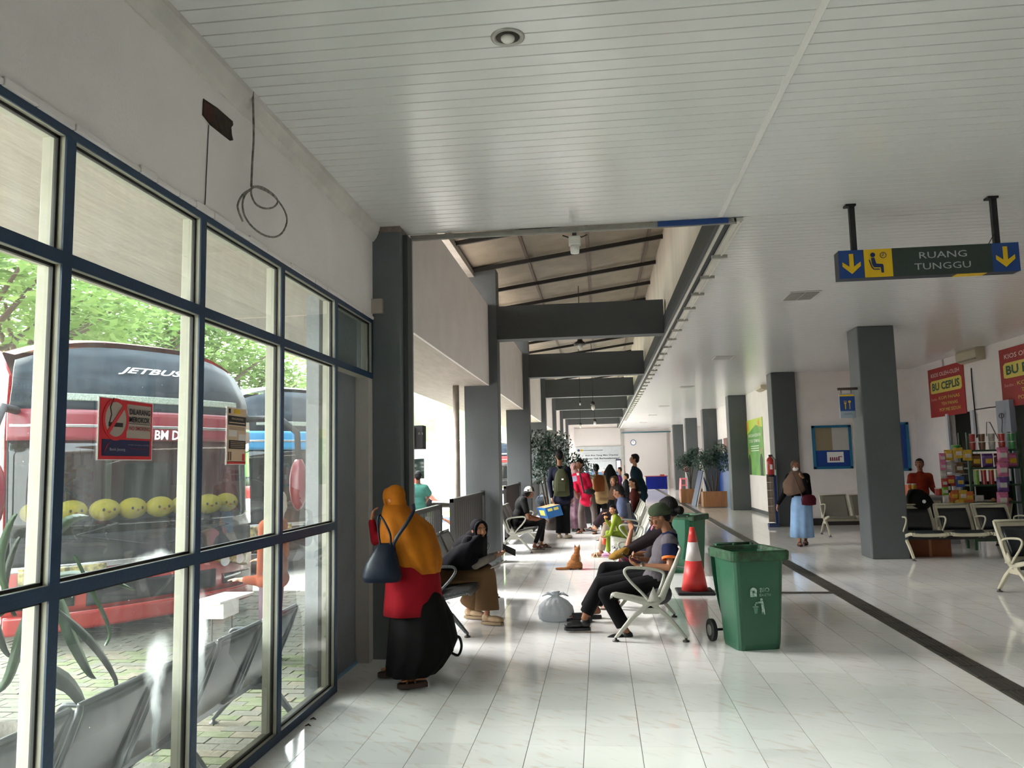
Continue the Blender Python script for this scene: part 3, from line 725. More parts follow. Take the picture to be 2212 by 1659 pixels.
for l, w, m in (([(60, 1240), (100, 1170), (150, 1125), (188, 1114)], .035, lg), ([(70, 1260), (150, 1245), (225, 1250), (290, 1275)], .028, lg), ([(80, 1260), (125, 1300), (150, 1370), (185, 1440), (203, 1466)], .05, lg), ([(160, 1200), (190, 1260), (225, 1330), (236, 1370), (225, 1395)], .016, lg),
                ([(100, 1300), (170, 1360), (215, 1410), (250, 1470), (244, 1512)], .028, lg2), ([(60, 1380), (105, 1450), (150, 1480), (180, 1530), (176, 1590)], .05, lg2), ([(20, 1300), (0, 1220), (15, 1150), (32, 1110)], .03, lg), ([(30, 1330), (10, 1270), (25, 1200), (40, 1160)], .022, lg2), ([(40, 1300), (-10, 1330), (5, 1390), (20, 1420)], .03, lg2), ([(70, 1300), (50, 1360), (20, 1460), (-10, 1500)], .04, lg)):
    strap(A26(l), w, m)
# ================================================================ FURNITURE AND FITTINGS
greyst = mat('bench grey steel', '#a8a89c', .42, metal=.1, spec=.5, var=.08, vscale=5)
creamst = mat('bench cream steel', '#b5b09a', .4, spec=.5, var=.1, vscale=9)
cushion = mat('black vinyl', '#10161b', .35, spec=.5, bump=.1, bscale=12)
silver = mat('silver perforated steel', '#777c7d', .35, metal=.7, var=.3, vscale=120, alt='#3a3d3e')
blackst = mat('black glossy steel', '#0b0c0e', .4, spec=.4)
footm = mat('dark metal foot', '#4b4a48', .4, metal=.5)
def seat_profile(off=0.):   # (forward, up): seat front lip -> seat -> curve -> backrest top
    return [(.37, .385), (.36, .42), (.32, .428), (.16, .40), (.02, .365), (-.04, .365), (-.085, .40), (-.13, .50), (-.22, .69), (-.275, .81), (-.29, .84)]
def gang(label, n, pitch, shell, frame_m, arms, loc, rz, group=None, cush=None, legs=None, name='bench', armsh='loop', zdrop=0.):
    t = thing(name, label, 'bench', (0, 0, 0), group)
    pr = seat_profile()
    arm0 = leg0 = seat0 = None; x0 = -(n-1)*pitch/2
    for i in range(n):
        if seat0 is None:
            b = MB(); w = pitch/2-.03; rings = []
            for k, (y, z) in enumerate(pr):
                rings.append([(x0+w*u, y-.012*(1-u*u), z+(.012*u*u)) for u in (-1, -.8, -.4, 0, .4, .8, 1)])
            b.loft(rings, cap=False, closed=False); n0 = len(b.v)
            b.v += [(x, y-(.014 if k > 35 else 0), z-.014) for k, (x, y, z) in enumerate(b.v)]; F = list(b.f); b.f += [tuple(j+n0 for j in f)[::-1] for f in F]
            nr = len(pr)
            for r in range(nr-1):
                for q in (0, 6): a = r*7+q; b.f.append((a, a+7, n0+a+7, n0+a))
            for q in range(6):
                for a in (q, (nr-1)*7+q): b.f.append((a, a+1, n0+a+1, n0+a))
            b.m = [0]*len(b.f)
            # rolled rims
            seat0 = b.build('seat_shell', shell, t, smooth=True)
            rim = MB(); npf = len(pr)
            for s_ in (-1, 1):
                R_ = []
                for k_, (y, z) in enumerate(pr):
                    ka, kb = pr[max(0, k_-1)], pr[min(npf-1, k_+1)]; d_ = V((0, kb[0]-ka[0], kb[1]-ka[1])).normalized(); nn_ = V((0, d_.z, -d_.y)); nn_ = nn_ if (nn_.z < 0 or k_ > 6) and not (nn_.y > 0 and k_ > 6) else -nn_
                    dep = .018+.040*sin(pi*min(1, max(0, k_/(npf-1)))); p_ = V((x0+s_*w, y, z+.014))
                    R_.append([p_+V((.011, 0, 0)), p_-V((.011, 0, 0)), p_-V((.011, 0, 0))+nn_*dep, p_+V((.011, 0, 0))+nn_*dep])
                rim.loft(R_)
            rim.tube([(x0-w, pr[-1][0], pr[-1][1]+.01), (x0+w, pr[-1][0], pr[-1][1]+.01)], .014, 6)
            rims0 = rim.build('rim', frame_m, seat0, smooth=True)
            if cush:
                c = MB(); wc = w-.05
                def pad(ps, th):
                    R = []
                    for k, (y, z) in enumerate(ps):
                        k1 = ps[min(k+1, len(ps)-1)]; k0 = ps[max(k-1, 0)]; d = V((0, k1[0]-k0[0], k1[1]-k0[1])).normalized(); nn = V((0, -d.z, d.y))*-1
                        if nn.z < 0 and k < 3: nn = -nn
                        e = .25 if k in (0, len(ps)-1) else 1
                        nn = V((0, abs(d.z), abs(d.y)))
                        R.append([V((x0-wc, y, z)), V((x0-wc, y, z))+nn*th*e*.7, V((x0-wc*.9, y, z))+nn*th*e, V((x0+wc*.9, y, z))+nn*th*e, V((x0+wc, y, z))+nn*th*e*.7, V((x0+wc, y, z))])
                    c.loft(R)
                pad([(.34, .425), (.30, .43), (.16, .405), (.03, .375), (-.02, .372)], .045); cu1 = c.build('seat_cushion', cush, t, smooth=True)
                c = MB(); pad([(-.10, .44), (-.125, .49), (-.17, .6), (-.215, .69), (-.255, .78)], .04); cu2 = c.build('back_cushion', cush, t, smooth=True)
        else:
            for o in ((seat0, cu1, cu2) if cush else (seat0,)):
                d = share(o, t, (i*pitch, 0, 0))
                if o is seat0:
                    e = rims0.copy(); COL.objects.link(e); e.parent = d
    for i in arms:
        x = x0+(i-.5)*pitch
        if arm0 is None:
            if armsh == 'loop':
                pts = [(.03, .37), (.10, .45), (.18, .53), (.235, .60), (.25, .64), (.235, .665), (.19, .675), (.05, .668), (-.06, .65), (-.10, .63), (-.11, .60), (-.085, .52), (-.04, .43), (.03, .37)]
            b = MB(); b.tube([(x, y-.02, z) for y, z in bez([V((0, y, z)) for y, z in pts], 34) for y, z in [(y_, z_) for _, y_, z_ in [(0, y, z)]]] if 0 else [(x, p.y-.02, p.z) for p in bez([V((0, y, z)) for y, z in pts], 34)], .0135, 8)
            b.prism([(x-.016, .03, .37), (x-.016, -.09, .37), (x-.016, -.03, .50)], (.032, 0, 0))
            arm0 = b.build('armrest', frame_m, t, smooth=True); ax0 = x
        else: share(arm0, t, (x-ax0, 0, 0))
    for i in (legs if legs is not None else (0, n)):
        x = x0+(i-.5)*pitch+(.04 if i == 0 else -.04 if i == n else 0)
        if leg0 is None:
            b = MB()
            for y1 in (.33, -.31):
                b.loft([[(x+dx, yy+dy, zz) for dx, dy in ((-.022, -.0), (.022, -.0), (.022, w_), (-.022, w_))] for yy, zz, w_ in ((math.copysign(.02, y1)-.03, .335, .06), (y1*.5-.03, .22, .06), (y1-.02, .035, .036))])
            b.box((x-.02, -.075, .25), (x+.02, .075, .35))
            leg0 = b.build('leg_frame', frame_m, t, bevel=.008); lx0 = x
            f = MB()
            ft0 = []
            for y1 in (.33, -.31): f = MB(); f.loft([f.ring((x, y1, z), (r, 0, 0), (0, r, 0), 12) for z, r in ((0, .032), (.014, .03), (.018, .013), (.045, .012))]); ft0.append(f.build('foot_pad', footm, leg0, smooth=True))
        else:
            d = share(leg0, t, (x-lx0, 0, 0))
            for q in ft0: e = q.copy(); COL.objects.link(e); e.parent = d
    MB().box((x0-pitch/2+.02, -.04, .30), (x0+(n-.5)*pitch-.02, .04, .36)).build('beam', frame_m if not cush else blackst, t, bevel=.006)
    t.location = loc; t.rotation_euler = (0, 0, rz)
    return t
# local x = along row, local y = sitting direction. rz=+90deg -> faces -X ; rz=-90 -> faces +X
gang('light grey steel bench in front with the man in green cap', 4, .60, greyst, greyst, (0, 2, 4), (.42, 8.63, 0), radians(90), legs=(0, 2, 4))
gang('light grey steel bench where the toddler in green sits', 4, .60, greyst, greyst, (1, 3), (.50, 13.1, 0), radians(90), legs=(0, 2, 4))
gang('grey steel bench beyond the toddler, with the woman in brown scarf', 4, .60, greyst, greyst, (0, 4), (.55, 16.6, 0), radians(90))
gang('dull perforated steel bench along the arcade with the woman in black scarf', 4, .58, silver, silver, (0, 4), (-1.66, 8.75, 0), radians(-90))
gang('grey steel bench behind the first big column with the man in cap', 3, .58, silver, greyst, (0, 3), (-1.66, 15.6, 0), radians(-90))
gang('outdoor black steel waiting bench below the window', 5, .62, blackst, mat('worn steel rim', '#3d4042', .35, metal=.6), (0, 2, 5), (-2.56, 4.15, GZ), radians(90), legs=(0, 3, 5))
gang('black cushioned bench with cream frame beside the big free column', 3, .60, creamst, creamst, (0, 1, 2, 3), (5.75, 13.5, 0), radians(180), cush=cushion, group=None)
gang('black cushioned bench with cream frame cut by the right edge', 3, .62, creamst, creamst, (0, 1, 2, 3), (5.66, 10.0, 0), radians(188), cush=cushion)
gang('grey steel chair row against the office wall, seen beside the column', 2, .62, mat('bench drab', '#77756a', .5), creamst, (2,), (5.35, 17.6, 0), radians(180), legs=(0, 2))
gang('grey steel bench behind the black cushioned bench', 3, .6, creamst, creamst, (0, 3), (6.3, 15.0, 0), radians(0))
# ---- wheelie bins
def bin_(label, loc, rz, lid_open=True, mark=True, col='#2b5a42'):
    g1 = mat('bin green '+col, col, .42, spec=.5, var=.12, vscale=3, bump=.03); g2 = mat('bin grimy rim', '#2f5f40', .6, var=.55, vscale=14, alt='#24301f')
    t = thing('wheeled_bin', label, 'bin', (0, 0, 0), None)
    def rr(w, d, z, y0=0): # rounded rect ring, w half width, depth d front(-y) .. back(+y)
        out = []
        for cx, cy, a0 in ((w-.05, y0-d+.05, -90), (w-.05, y0+d-.05, 0), (-w+.05, y0+d-.05, 90), (-w+.05, y0-d+.05, 180)):
            for k in range(4): a = radians(a0+k*30); out.append((cx+.05*cos(a), cy+.05*sin(a), z))
        return out
    b = MB(); b.loft([rr(.195, .17, .0), rr(.2, .185, .05), rr(.235, .24, .82), rr(.215, .22, .82), rr(.19, .17, .06)]); b.build('body', g1, t, smooth=False)
    b = MB(); b.loft([rr(.25, .255, .77), rr(.272, .275, .775), rr(.276, .28, .845), rr(.262, .27, .86), rr(.235, .24, .855), rr(.225, .23, .80), rr(.235, .24, .77)], cap=False); b.build('rim', g2, t, bevel=.003)
    MB().cyl((-.19, .31, .865), (.19, .31, .865), .016, n=10).build('handle', mat('bin dark green', '#1d3b2c', .5), t, smooth=True)
    for s in (-.17, 0, .17): MB().box((s-.012, .26, .84), (s+.012, .32, .875)).build('hinge', g2, t)
    MB().cyl((-.28, .26, .1), (.28, .26, .1), .012, n=8).build('axle', footm, t)
    for s in (-1, 1):
        w = MB().cyl((s*.245, .26, .1), (s*.285, .26, .1), .1, n=24).build('wheel', rubber, t, bevel=.006)
        MB().cyl((s*.28, .26, .1), (s*.29, .26, .1), .05, n=20).build('wheel_hub', mat('hub grey', '#7c7a74', .6), w)
    # lid hanging down behind
    b = MB(); R = []
    for k in range(6):
        z = .80-k*.115; ww = .22-.006*k*k*.5; R.append([(-ww, .33, z), (-ww*.7, .37, z), (0, .38, z), (ww*.7, .37, z), (ww, .33, z), (0, .335, z)])
    b.loft(R); b.build('lid', mat('bin lid green', '#1e5a41', .4, spec=.5), t, smooth=False, bevel=.01)
    if mark:
        wm = mat('worn white stencil', '#c9d6cb', .7, var=.45, vscale=40, alt='#4f8467')
        F = Flat((0, -.2285, .5), (1, 0, 0), (0, -.0733, .997))
        F.text('BIO', .035, .022, .036, wm, t, width=.085); F.text('EARTH', .04, -.022, .022, wm, t, width=.10)
        F.poly([(-.095, -.035), (-.095, .02)]+[(-.065+.03*cos(a), .02+.025*sin(a)) for a in (pi*.85, pi*.6, pi*.4, pi*.15)]+[(-.035, .02), (-.035, -.035)], 'emblem', wm, t)
        F.disc(-.065, .008, .012, 'emblem_detail', g1, t, d=.006, n=10)
        F.disc(.005, -.062, .012, 'symbol_head', wm, t)
        F.poly([(-.05, -.085), (-.01, -.078), (.02, -.075), (.03, -.12), (.038, -.19), (.028, -.19), (.022, -.15), (.018, -.185), (.008, -.185), (.008, -.13), (0, -.092), (-.048, -.094)], 'symbol_person', wm, t)
        F.poly([(-.075, -.125), (-.02, -.125), (-.025, -.118), (-.07, -.118)], 'symbol_basket_rim', wm, t)
        F.poly([(-.066, -.130), (-.028, -.130), (-.034, -.18), (-.058, -.18)], 'symbol_basket', mat('faded stencil', '#5c8a6e', .7), t)
        F.poly([(-.055, -.112), (-.045, -.112), (-.045, -.098), (-.055, -.098)], 'symbol_litter', wm, t)
    t.location = loc; t.rotation_euler = (0, 0, rz); return t
bin_('green wheelie bin without lid up, nearest, with worn white stencils', (1.29, 7.32, 0), radians(14))
bin_('second green wheelie bin behind the front bench', (1.25, 12.1, 0), radians(150), mark=False, col='#2d6648')
# ---- traffic cone
t = thing('traffic_cone', 'red and white traffic cone on black base between bench and bin', 'traffic cone', (1.13, 10.2, 0))
b = MB(); b.box((.90, 9.97, 0), (1.36, 10.43, .035)); b.build('base', rubber, t, bevel=.02)
rp_ = mat('cone red', '#d23a37', .45, spec=.5, var=.08); wp_ = mat('cone white', '#d6d0cd', .4, var=.1)
def cz(z): return .165-.135*(z-.035)/.78
for nm, z0, z1, m in (('cone_bottom', .035, .40, rp_), ('white_band', .40, .63, wp_), ('cone_top', .63, .815, rp_)):
    b = MB(); b.cyl((1.13, 10.2, z0), (1.13, 10.2, z1), cz(z0), cz(z1), 28); b.build(nm, m, t, smooth=True)
# ---- black railings / gates along the arcade
railm = mat('railing black', '#1c1918', .5, spec=.4)
def railing(label, y0, y1, slat, gap, z1=1.18, post_end=True):
    t = thing('railing', label, 'railing', (-2.0, y0, 0)); MB().box((-2.025, y0, z1-.05), (-1.975, y1, z1)).build('top_rail', railm, t); MB().box((-2.02, y0, .1), (-1.98, y1, .15)).build('bottom_rail', railm, t)
    MB().box((-2.03, y1-.05, 0), (-1.97, y1, z1+.02)).build('post', railm, t); MB().box((-2.03, y0, 0), (-1.97, y0+.05, z1)).build('post', railm, t)
    y = y0+.05+gap; q = None
    while y+slat < y1-.05:
        if q is None: q = MB().box((-2.008, y, .12), (-1.992, y+slat, z1-.03)).build('slat', railm, t); ys_ = y
        else: share(q, t, (0, y-ys_, 0))
        y += slat+gap
    return t
r_ = railing('black open-bar gate left of the seated woman', 7.3, 9.62, .022, .075)
MB().box((-2.02, 9.62, 1.0), (-1.98, 9.70, 1.04)).build('latch', railm, r_); 
railing('black close-slatted gate against the first big column', 10.4, 13.25, .16, .015, 1.21)
railing('black slatted gate past the first big column', 14.3, 15.4, .15, .02, 1.15)
railing('black slatted gate before the second big column', 16.3, 19.3, .15, .015, 1.21)
railing('black slatted gate beyond the second big column', 20.0, 25.3, .13, .03, 1.15)
# drain pipe beside column
tag(MB().cyl((-2.43, 13.15, GZ), (-2.43, 13.15, 3.04), .055, n=14).build('drain_pipe', mat('aged pipe', '#8d857b', .7, var=.3, vscale=6), None, loc=(-2.43, 13.15, GZ), smooth=True), 'weathered grey drain pipe beside the first big column', 'pipe')
# ---- lamps
lampw = mat('lamp white', '#d8d6cf', .4); bellm = mat('dark enamel', '#1d1a18', .4)
t = thing('track_lamp', 'white emergency lamp clamped under the shutter track', 'lamp', (-.17, 7.12, 3.6))
MB().box((-.225, 7.08, 3.67), (-.115, 7.16, 3.76)).build('housing', lampw, t, bevel=.012); MB().cyl((-.17, 7.12, 3.60), (-.17, 7.12, 3.67), .04, .045, 16).build('diffuser', mat('lamp frost', '#e9e7e2', .5), t, smooth=True); MB().box((-.19, 7.10, 3.76), (-.15, 7.14, 3.80)).build('clamp', footm, t)
MB().tube([(-.28, 7.1, 3.77), (-.22, 7.1, 3.745), (-.17, 7.1, 3.76), (-.10, 7.1, 3.745), (-.05, 7.1, 3.765)], .006).build('wire', rubber, t)
def pendant(label, p, s=1., bell=True, nm='pendant_lamp'):
    t = thing(nm, label, 'lamp', p); x, y, z = p; g = MB(); zt = rz(x)+.03
    MB().tube([(x, y, z+.12*s), (x, y, max(zt, z+.2))], .008).build('cord', rubber, t)
    if bell: MB().loft([g.ring((x, y, z+h*s), (r*s, 0, 0), (0, r*s, 0), 20) for h, r in ((.14, .03), (.12, .05), (.08, .06), (.05, .11), (.02, .13), (.0, .135), (.01, .12), (.05, .05))]).build('shade', bellm, t, smooth=True)
    else: MB().cyl((x, y, z+.05*s), (x, y, z+.14*s), .07*s, .05*s, 14).build('holder', bellm, t, smooth=True)
    MB().ell((x, y, z-.03*s), (.055*s, .055*s, .08*s), n=14).build('bulb', lampw, t, smooth=True)
pendant('dark bell-shaped pendant lamp in the second bay', tuple(AY(1253, 745, 16.2)))
pendant('white glass pendant lamp in the fourth bay', tuple(AY(1281, 878, 24.0)), 1.1, False)
pendant('small bare bulb beside the pendant in the fourth bay', tuple(AY(1253, 872, 24.6)), .5, False)
pendant('far white pendant lamp over the crowd', tuple(AY(1285, 913, 34)), 1.1, False)
pendant('far bare pendant bulb left of the other', tuple(AY(1254, 920, 35)), .9, False)
# downlight in ceiling
t = thing('downlight', 'round recessed downlight in the slatted ceiling', 'lamp', (-.40, 3.765, CZ))
b = MB(); c = V((-.40, 3.765, CZ)); b.loft([b.ring(c+V((0, 0, z)), (r, 0, 0), (0, r, 0), 32) for z, r in ((0, .088), (-.006, .086), (-.009, .075), (-.004, .062), (.008, .060))], cap=False); b.build('trim_ring', mat('brushed ring', '#a6a49e', .35, metal=.5), t, smooth=True)
MB().loft([b.ring(c+V((0, 0, z)), (r, 0, 0), (0, r, 0), 28) for z, r in ((-.002, .062), (-.0015, .02))]).build('reflector', mat('reflector', '#77756f', .3, metal=.6), t, smooth=True)
MB().ell(c+V((.0, .0, -.008)), (.036, .036, .022), n=20).build('bulb', lampw, t, smooth=True)
ventm = mat('vent grey', '#8b8984', .5); vlab = ['nearest ceiling grille, left of the hanging sign', 'second ceiling grille along the corridor', 'third ceiling grille along the corridor', 'fourth ceiling grille along the corridor', 'fifth ceiling grille along the corridor', 'farthest ceiling grille']
for (x, y), lb in zip(((2.75, 10.64), (2.67, 16.8), (2.6, 23.2), (2.55, 31.0), (2.5, 36.8), (2.42, 43.4)), vlab):
    t = thing('ceiling_grille', 'grey slatted '+lb, 'vent', (x, y, CZ), 'ceiling grilles')
    MB().box((x-.2, y-.28, CZ-.012), (x+.2, y+.28, CZ-.002)).build('frame', mat('vent frame', '#b7b5b0', .4), t)
    if y < 12:
        q = None
        for k in range(9):
            for sgn in (-1, 1):
                xx = x+sgn*.095; yy = y-.24+k*.055
                if q is None: q = MB().box((xx-.085, yy, CZ-.02), (xx+.085, yy+.035, CZ-.012)).build('louver', ventm, t); q0 = (xx, yy)
                else: share(q, t, (xx-q0[0], yy-q0[1], 0))
    else: MB().box((x-.18, y-.26, CZ-.016), (x+.18, y+.26, CZ-.012)).build('louvers', ventm, t)
# ---- hanging cable on the window wall, hole in the wall
P_ = lambda *l: [AX(x, y, -1.93) for x, y in l]
cb = MB(); cb.tube(bez(P_((546, 190), (547, 235), (548, 300), (545, 350), (543, 403)), 20), .007, 6)
cb.tube(bez(P_((543, 403), (565, 404), (590, 420), (600, 435), (590, 448), (570, 450), (552, 440), (543, 420), (545, 406), (560, 406), (590, 422), (612, 450), (620, 475), (612, 500), (595, 512), (570, 508), (545, 490), (528, 465), (524, 440), (530, 420), (543, 408)), 60), .006, 6)
cb.tube(bez(P_((543, 408), (525, 420), (514, 440), (515, 455), (524, 478)), 16), .006, 6)
tag(cb.build('hanging_cable', mat('grey cable', '#45413c', .5, var=.5, vscale=30, alt='#8a867e'), None, loc=tuple(AX(546, 190, -1.93)), smooth=True), 'looped loose cable hanging from the ceiling edge by the window wall', 'cable')
hl = AX(470, 258, -2.0); t = thing('wall_recess', 'ragged dark hole with exposed brick high on the left wall', 'hole', tuple(hl)); t['kind'] = 'structure'
hp = [AX(x, y, -1.996) for x, y in ((440, 213), (470, 233), (503, 262), (504, 270), (500, 275), (501, 290), (504, 303), (498, 304), (480, 290), (455, 270), (438, 248))]
MB().prism(hp, (-.004, 0, 0)).build('cavity', mat('dark cavity', '#17150f', .9, bump=.8, bscale=40, var=.5, vscale=25, alt='#3a2a1c'), t)
hp = [AX(x, y, -1.992) for x, y in ((441, 217), (460, 232), (461, 262), (452, 264), (440, 250))]; MB().prism(hp, (-.004, 0, 0)).build('brick', mat('old brick', '#4a2418', .9, bump=.6, bscale=40, var=.4, vscale=25), t)
for k in list(('label', 'category')): del t[k]
pcr = [AX(x, y, -1.996) for x, y in ((451, 270), (448, 330), (443, 442))]; b = MB(); b.tube(pcr, .0025, 5); S('wall_crack', b, dark_grey)
# ---- small floodlight & switch on column
t = thing('small_floodlight', 'small white box lamp clipped to the shutter jamb', 'lamp', tuple(AY(880, 914, 7.0))); c = AY(880, 914, 7.0)
MB().obox(c, (.028, 0, .008), (0, .03, 0), (-.01, 0, .032)).build('housing', lampw, t, bevel=.006); MB().tube([c+V((-.0, 0, .03)), c+V((.01, 0, .08)), c+V((.005, .02, .12))], .005).build('wire', rubber, t)
# speaker box outside
c = AY(905, 945, 11.0); t = thing('loudspeaker_box', 'black box on the post just outside the opening', 'speaker', tuple(c)); MB().box((c.x-.10, 10.9, c.z-.17), (c.x+.085, 11.1, c.z+.17)).build('cabinet', rubber, t, bevel=.01); MB().box((c.x-.06, 10.86, c.z-.14), (c.x-.035, 10.9, c.z+.14)).build('bracket', mat('bracket grey', '#5d5a57', .5), t)
text('n s', mat('dim print', '#77746e', .6), (c.x+.05, 10.895, c.z+.05), (1, 0, 0), (0, 0, 1), .03, t)
MB().box((c.x-.15, 10.98, c.z-.4), (c.x-.10, 11.02, 3.04)).build('post', railm, t)
# ---- signs
yel_s = mat('sign yellow', '#d9b012', .45); blu_s = mat('sign blue', '#173c7c', .4); grn_s = mat('sign dark green', '#2f3a35', .5, var=.15, vscale=30); wht_s = mat('sign grey-white letters', '#a9adad', .5); nav = mat('sign navy', '#152a5a', .5)
A0, A1 = AY(1812, 573, 6.79), AY(2202, 553, 6.79)
cc = V(((A0.x+A1.x)/2, 6.79, 3.288)); W2 = (A1.x-A0.x)/2; H2 = .122
t = thing('hanging_sign', 'long hanging sign with yellow arrows reading ruang tunggu', 'sign', (cc.x, 6.85, 3.17))
MB().box((cc.x-W2, 6.79, cc.z-H2), (cc.x+W2, 6.91, cc.z+H2)).build('box', mat('sign casing', '#1d2230', .5), t, bevel=.004)
F = Flat((cc.x, 6.789, cc.z), (1, 0, 0), (0, 0, 1)); s = W2
F.rect(-s, -H2, -s+.205, H2, 'blue_panel', blu_s, t, .003); F.rect(-s+.208, -H2+.002, -s+.437, H2, 'yellow_panel', yel_s, t, .003)
F.rect(-s+.437, -H2, s-.215, H2, 'dark_panel', grn_s, t, .003); F.rect(s-.215, -H2, s, H2, 'blue_panel', blu_s, t, .003)
for ax in (-s+.103, s-.112):
    F.poly([(ax-.018, .09), (ax+.018, .09), (ax+.018, -.022), (ax+.075, .02), (ax+.075, -.018), (ax, -.085), (ax-.075, -.018), (ax-.075, .02), (ax-.018, -.022)], 'arrow', yel_s, t, .007)
F.text('RUANG', .12, .048, .056, wht_s, t, width=.38); F.text('TUNGGU', .11, -.048, .056, wht_s, t, width=.45)
px_ = -s+.31
F.disc(px_-.03, .072, .02, 'symbol_head', nav, t, .007); F.disc(px_+.055, .066, .027, 'symbol_clock', nav, t, .007, r2=.022); F.line([(px_+.055, .085), (px_+.055, .066), (px_+.046, .058)], .005, 'symbol_clock_hands', nav, t, .007)
F.poly([(px_-.045, .045), (px_-.018, .048), (px_-.005, -.005), (px_+.045, -.01), (px_+.052, -.02), (px_+.052, -.085), (px_+.032, -.085), (px_+.028, -.038), (px_-.025, -.035), (px_-.04, -.01)], 'symbol_person', nav, t, .007)
F.line([(px_-.062, .03), (px_-.045, -.03), (px_-.03, -.052), (px_+.02, -.055)], .009, 'symbol_chair', nav, t, .007)
b = MB(); b.box((cc.x+W2-.5, 6.8, cc.z-H2-.004), (cc.x+W2-.26, 6.9, cc.z-H2)); b.build('yellow_edge', yel_s, t)
for px in (1850, 2137):
    x = AZ(px, 430, CZ).x; MB().box((x-.022, 6.83, cc.z+H2), (x+.022, 6.87, CZ)).build('hanger', rubber, t); MB().box((x-.055, 6.81, CZ-.02), (x+.03, 6.89, CZ-.003)).build('hanger_plate', rubber, t)
x = AZ(2137, 430, CZ).x; MB().tube([(x+.0, 6.81, CZ-.05), (x-.01, 6.81, CZ-.2), (x-.03, 6.81, CZ-.33), (x-.085, 6.81, cc.z+H2)], .0035).build('wire', rubber, t)
# fork and spoon sign on the free column
t = thing('cafeteria_sign', 'small blue fork and spoon sign on an arm of the free column', 'sign', (4.15, 13.6, 2.3))
MB().box((4.02, 13.58, 2.785), (4.34, 13.63, 2.825)).build('arm', mat('rusty arm', '#33251f', .7), t)
for x in (4.075, 4.235): MB().cyl((x, 13.605, 2.725), (x, 13.605, 2.79), .006, n=6).build('hook', rubber, t)
MB().box((4.035, 13.59, 2.31), (4.285, 13.62, 2.725)).build('board', mat('board grey', '#8c9aa6', .5), t)
F = Flat((4.16, 13.589, 2.52), (1, 0, 0), (0, 0, 1)); F.rect(-.12, -.09, .12, .155, 'blue_field', blu_s, t); F.rect(-.12, .16, .12, .185, 'yellow_line', yel_s, t)
F.line([(-.035, -.06), (-.035, .03)], .014, 'symbol_fork', yel_s, t, .006); F.poly([(-.052, .03), (-.018, .03), (-.018, .085), (-.026, .085), (-.026, .05), (-.044, .05), (-.044, .085), (-.052, .085)], 'symbol_fork_tines', yel_s, t, .006)
F.line([(.035, -.06), (.035, .04)], .012, 'symbol_spoon', yel_s, t, .006); F.disc(.035, .065, .022, 'symbol_spoon_bowl', yel_s, t, .006)
F.text('KANTIN', 0, -.14, .025, mat('sign small print', '#4d5963', .6), t)
# no smoking sticker and notice on the window
redm = mat('sticker red', '#c8202c', .45); nvy = mat('sticker navy', '#191b48', .45); stg = mat('sticker silver', '#a6978d', .5); blk2 = mat('print black', '#141216', .5); dred = mat('print dark red', '#8c1f24', .5); wprint = mat('sticker white', '#d8cfcc', .5)
p00, p11 = AX(208, 994, -2.0275), AX(331, 868, -2.0275); ptl = AX(214, 856, -2.0275)
cy = (p00.y+AX(327, 994, -2.0275).y)/2; hz = (ptl.z+p00.z)/2; hh = (ptl.z-p00.z)/2; hw = (AX(329, 990, -2.0275).y-AX(211, 990, -2.0275).y)/2; cy = (AX(329, 930, -2.0275).y+AX(211, 930, -2.0275).y)/2
t = thing('no_smoking_sticker', 'red and navy no smoking sticker on the window pane', 'sticker', (-2.0275, cy, hz-hh))
F = Flat((-2.0285, cy, hz), (0, 1, 0), (0, 0, 1)); k = hh
F.rect(-hw, -hh, hw, hh, 'white_border', wprint, t, .002, .0015); F.rect(-hw*.965, -hh*.97, hw*.965, hh*.97, 'red_field', redm, t, .003, .001)
F.rect(-hw*.87, -hh*.86, hw*.88, -hh*.33, 'navy_field', nvy, t, .004, .001); F.rect(-.02*hw, -hh*.26, hw*.90, hh*.86, 'silver_field', stg, t, .004, .001)
gx, gy, gr_ = -.42*hw, .32*hh, .46*hw
F.disc(gx, gy, gr_*.93, 'symbol_disc', stg, t, .0045, 30); F.disc(gx, gy, gr_, 'symbol_ring', redm, t, .0055, 32, r2=gr_*.82)
F.rect(gx-gr_*.55, gy-gr_*.35, gx+gr_*.55, gy-gr_*.15, 'symbol_cigarette', blk2, t, .005, .001); F.line([(gx-gr_*.5, gy-.02), (gx-gr_*.35, gy+.02), (gx-gr_*.45, gy+.05), (gx-gr_*.2, gy+.09)], .005, 'symbol_smoke', blk2, t, .005)
F.line([(gx-.6*gr_, gy-.65*gr_), (gx+.6*gr_, gy+.65*gr_)], .018, 'symbol_slash', redm, t, .006)
F.text('DILARANG', .45*hw, .62*hh, .19*hh, blk2, t, width=.80*hw, bold=.03); F.text('MEROKOK', .45*hw, .36*hh, .19*hh, blk2, t, width=.80*hw, bold=.03); F.rect(.03*hw, .215*hh, .87*hw, .235*hh, 'underline', blk2, t, .005, .001)
F.text('NO SMOKING', .45*hw, .07*hh, .13*hh, dred, t, width=.80*hw, bold=.02); F.text('Bank Jateng', -.35*hw, -.66*hh, .11*hh, wht_s, t, width=.55*hw)
F.poly([(-.82*hw, -.8*hh), (-.74*hw, -.55*hh), (-.6*hw, -.38*hh), (-.7*hw, -.58*hh)], 'bank_emblem', dred, t, .0055); F.text('Terdaftar dan diawasi oleh OJK', .42*hw, -.49*hh, .035*hh, wht_s, t, width=.8*hw); F.text('Bersama Maju Sejahtera', .45*hw, -.62*hh, .05*hh, dred, t, width=.65*hw)
q00, q10 = AX(488, 1004, -2.0275), AX(530, 1002, -2.0275); qt = AX(491, 878, -2.0275)
cy = (q00.y+q10.y)/2; hz = (q00.z+qt.z)/2; hh = (qt.z-q00.z)/2; hw = (q10.y-q00.y)/2
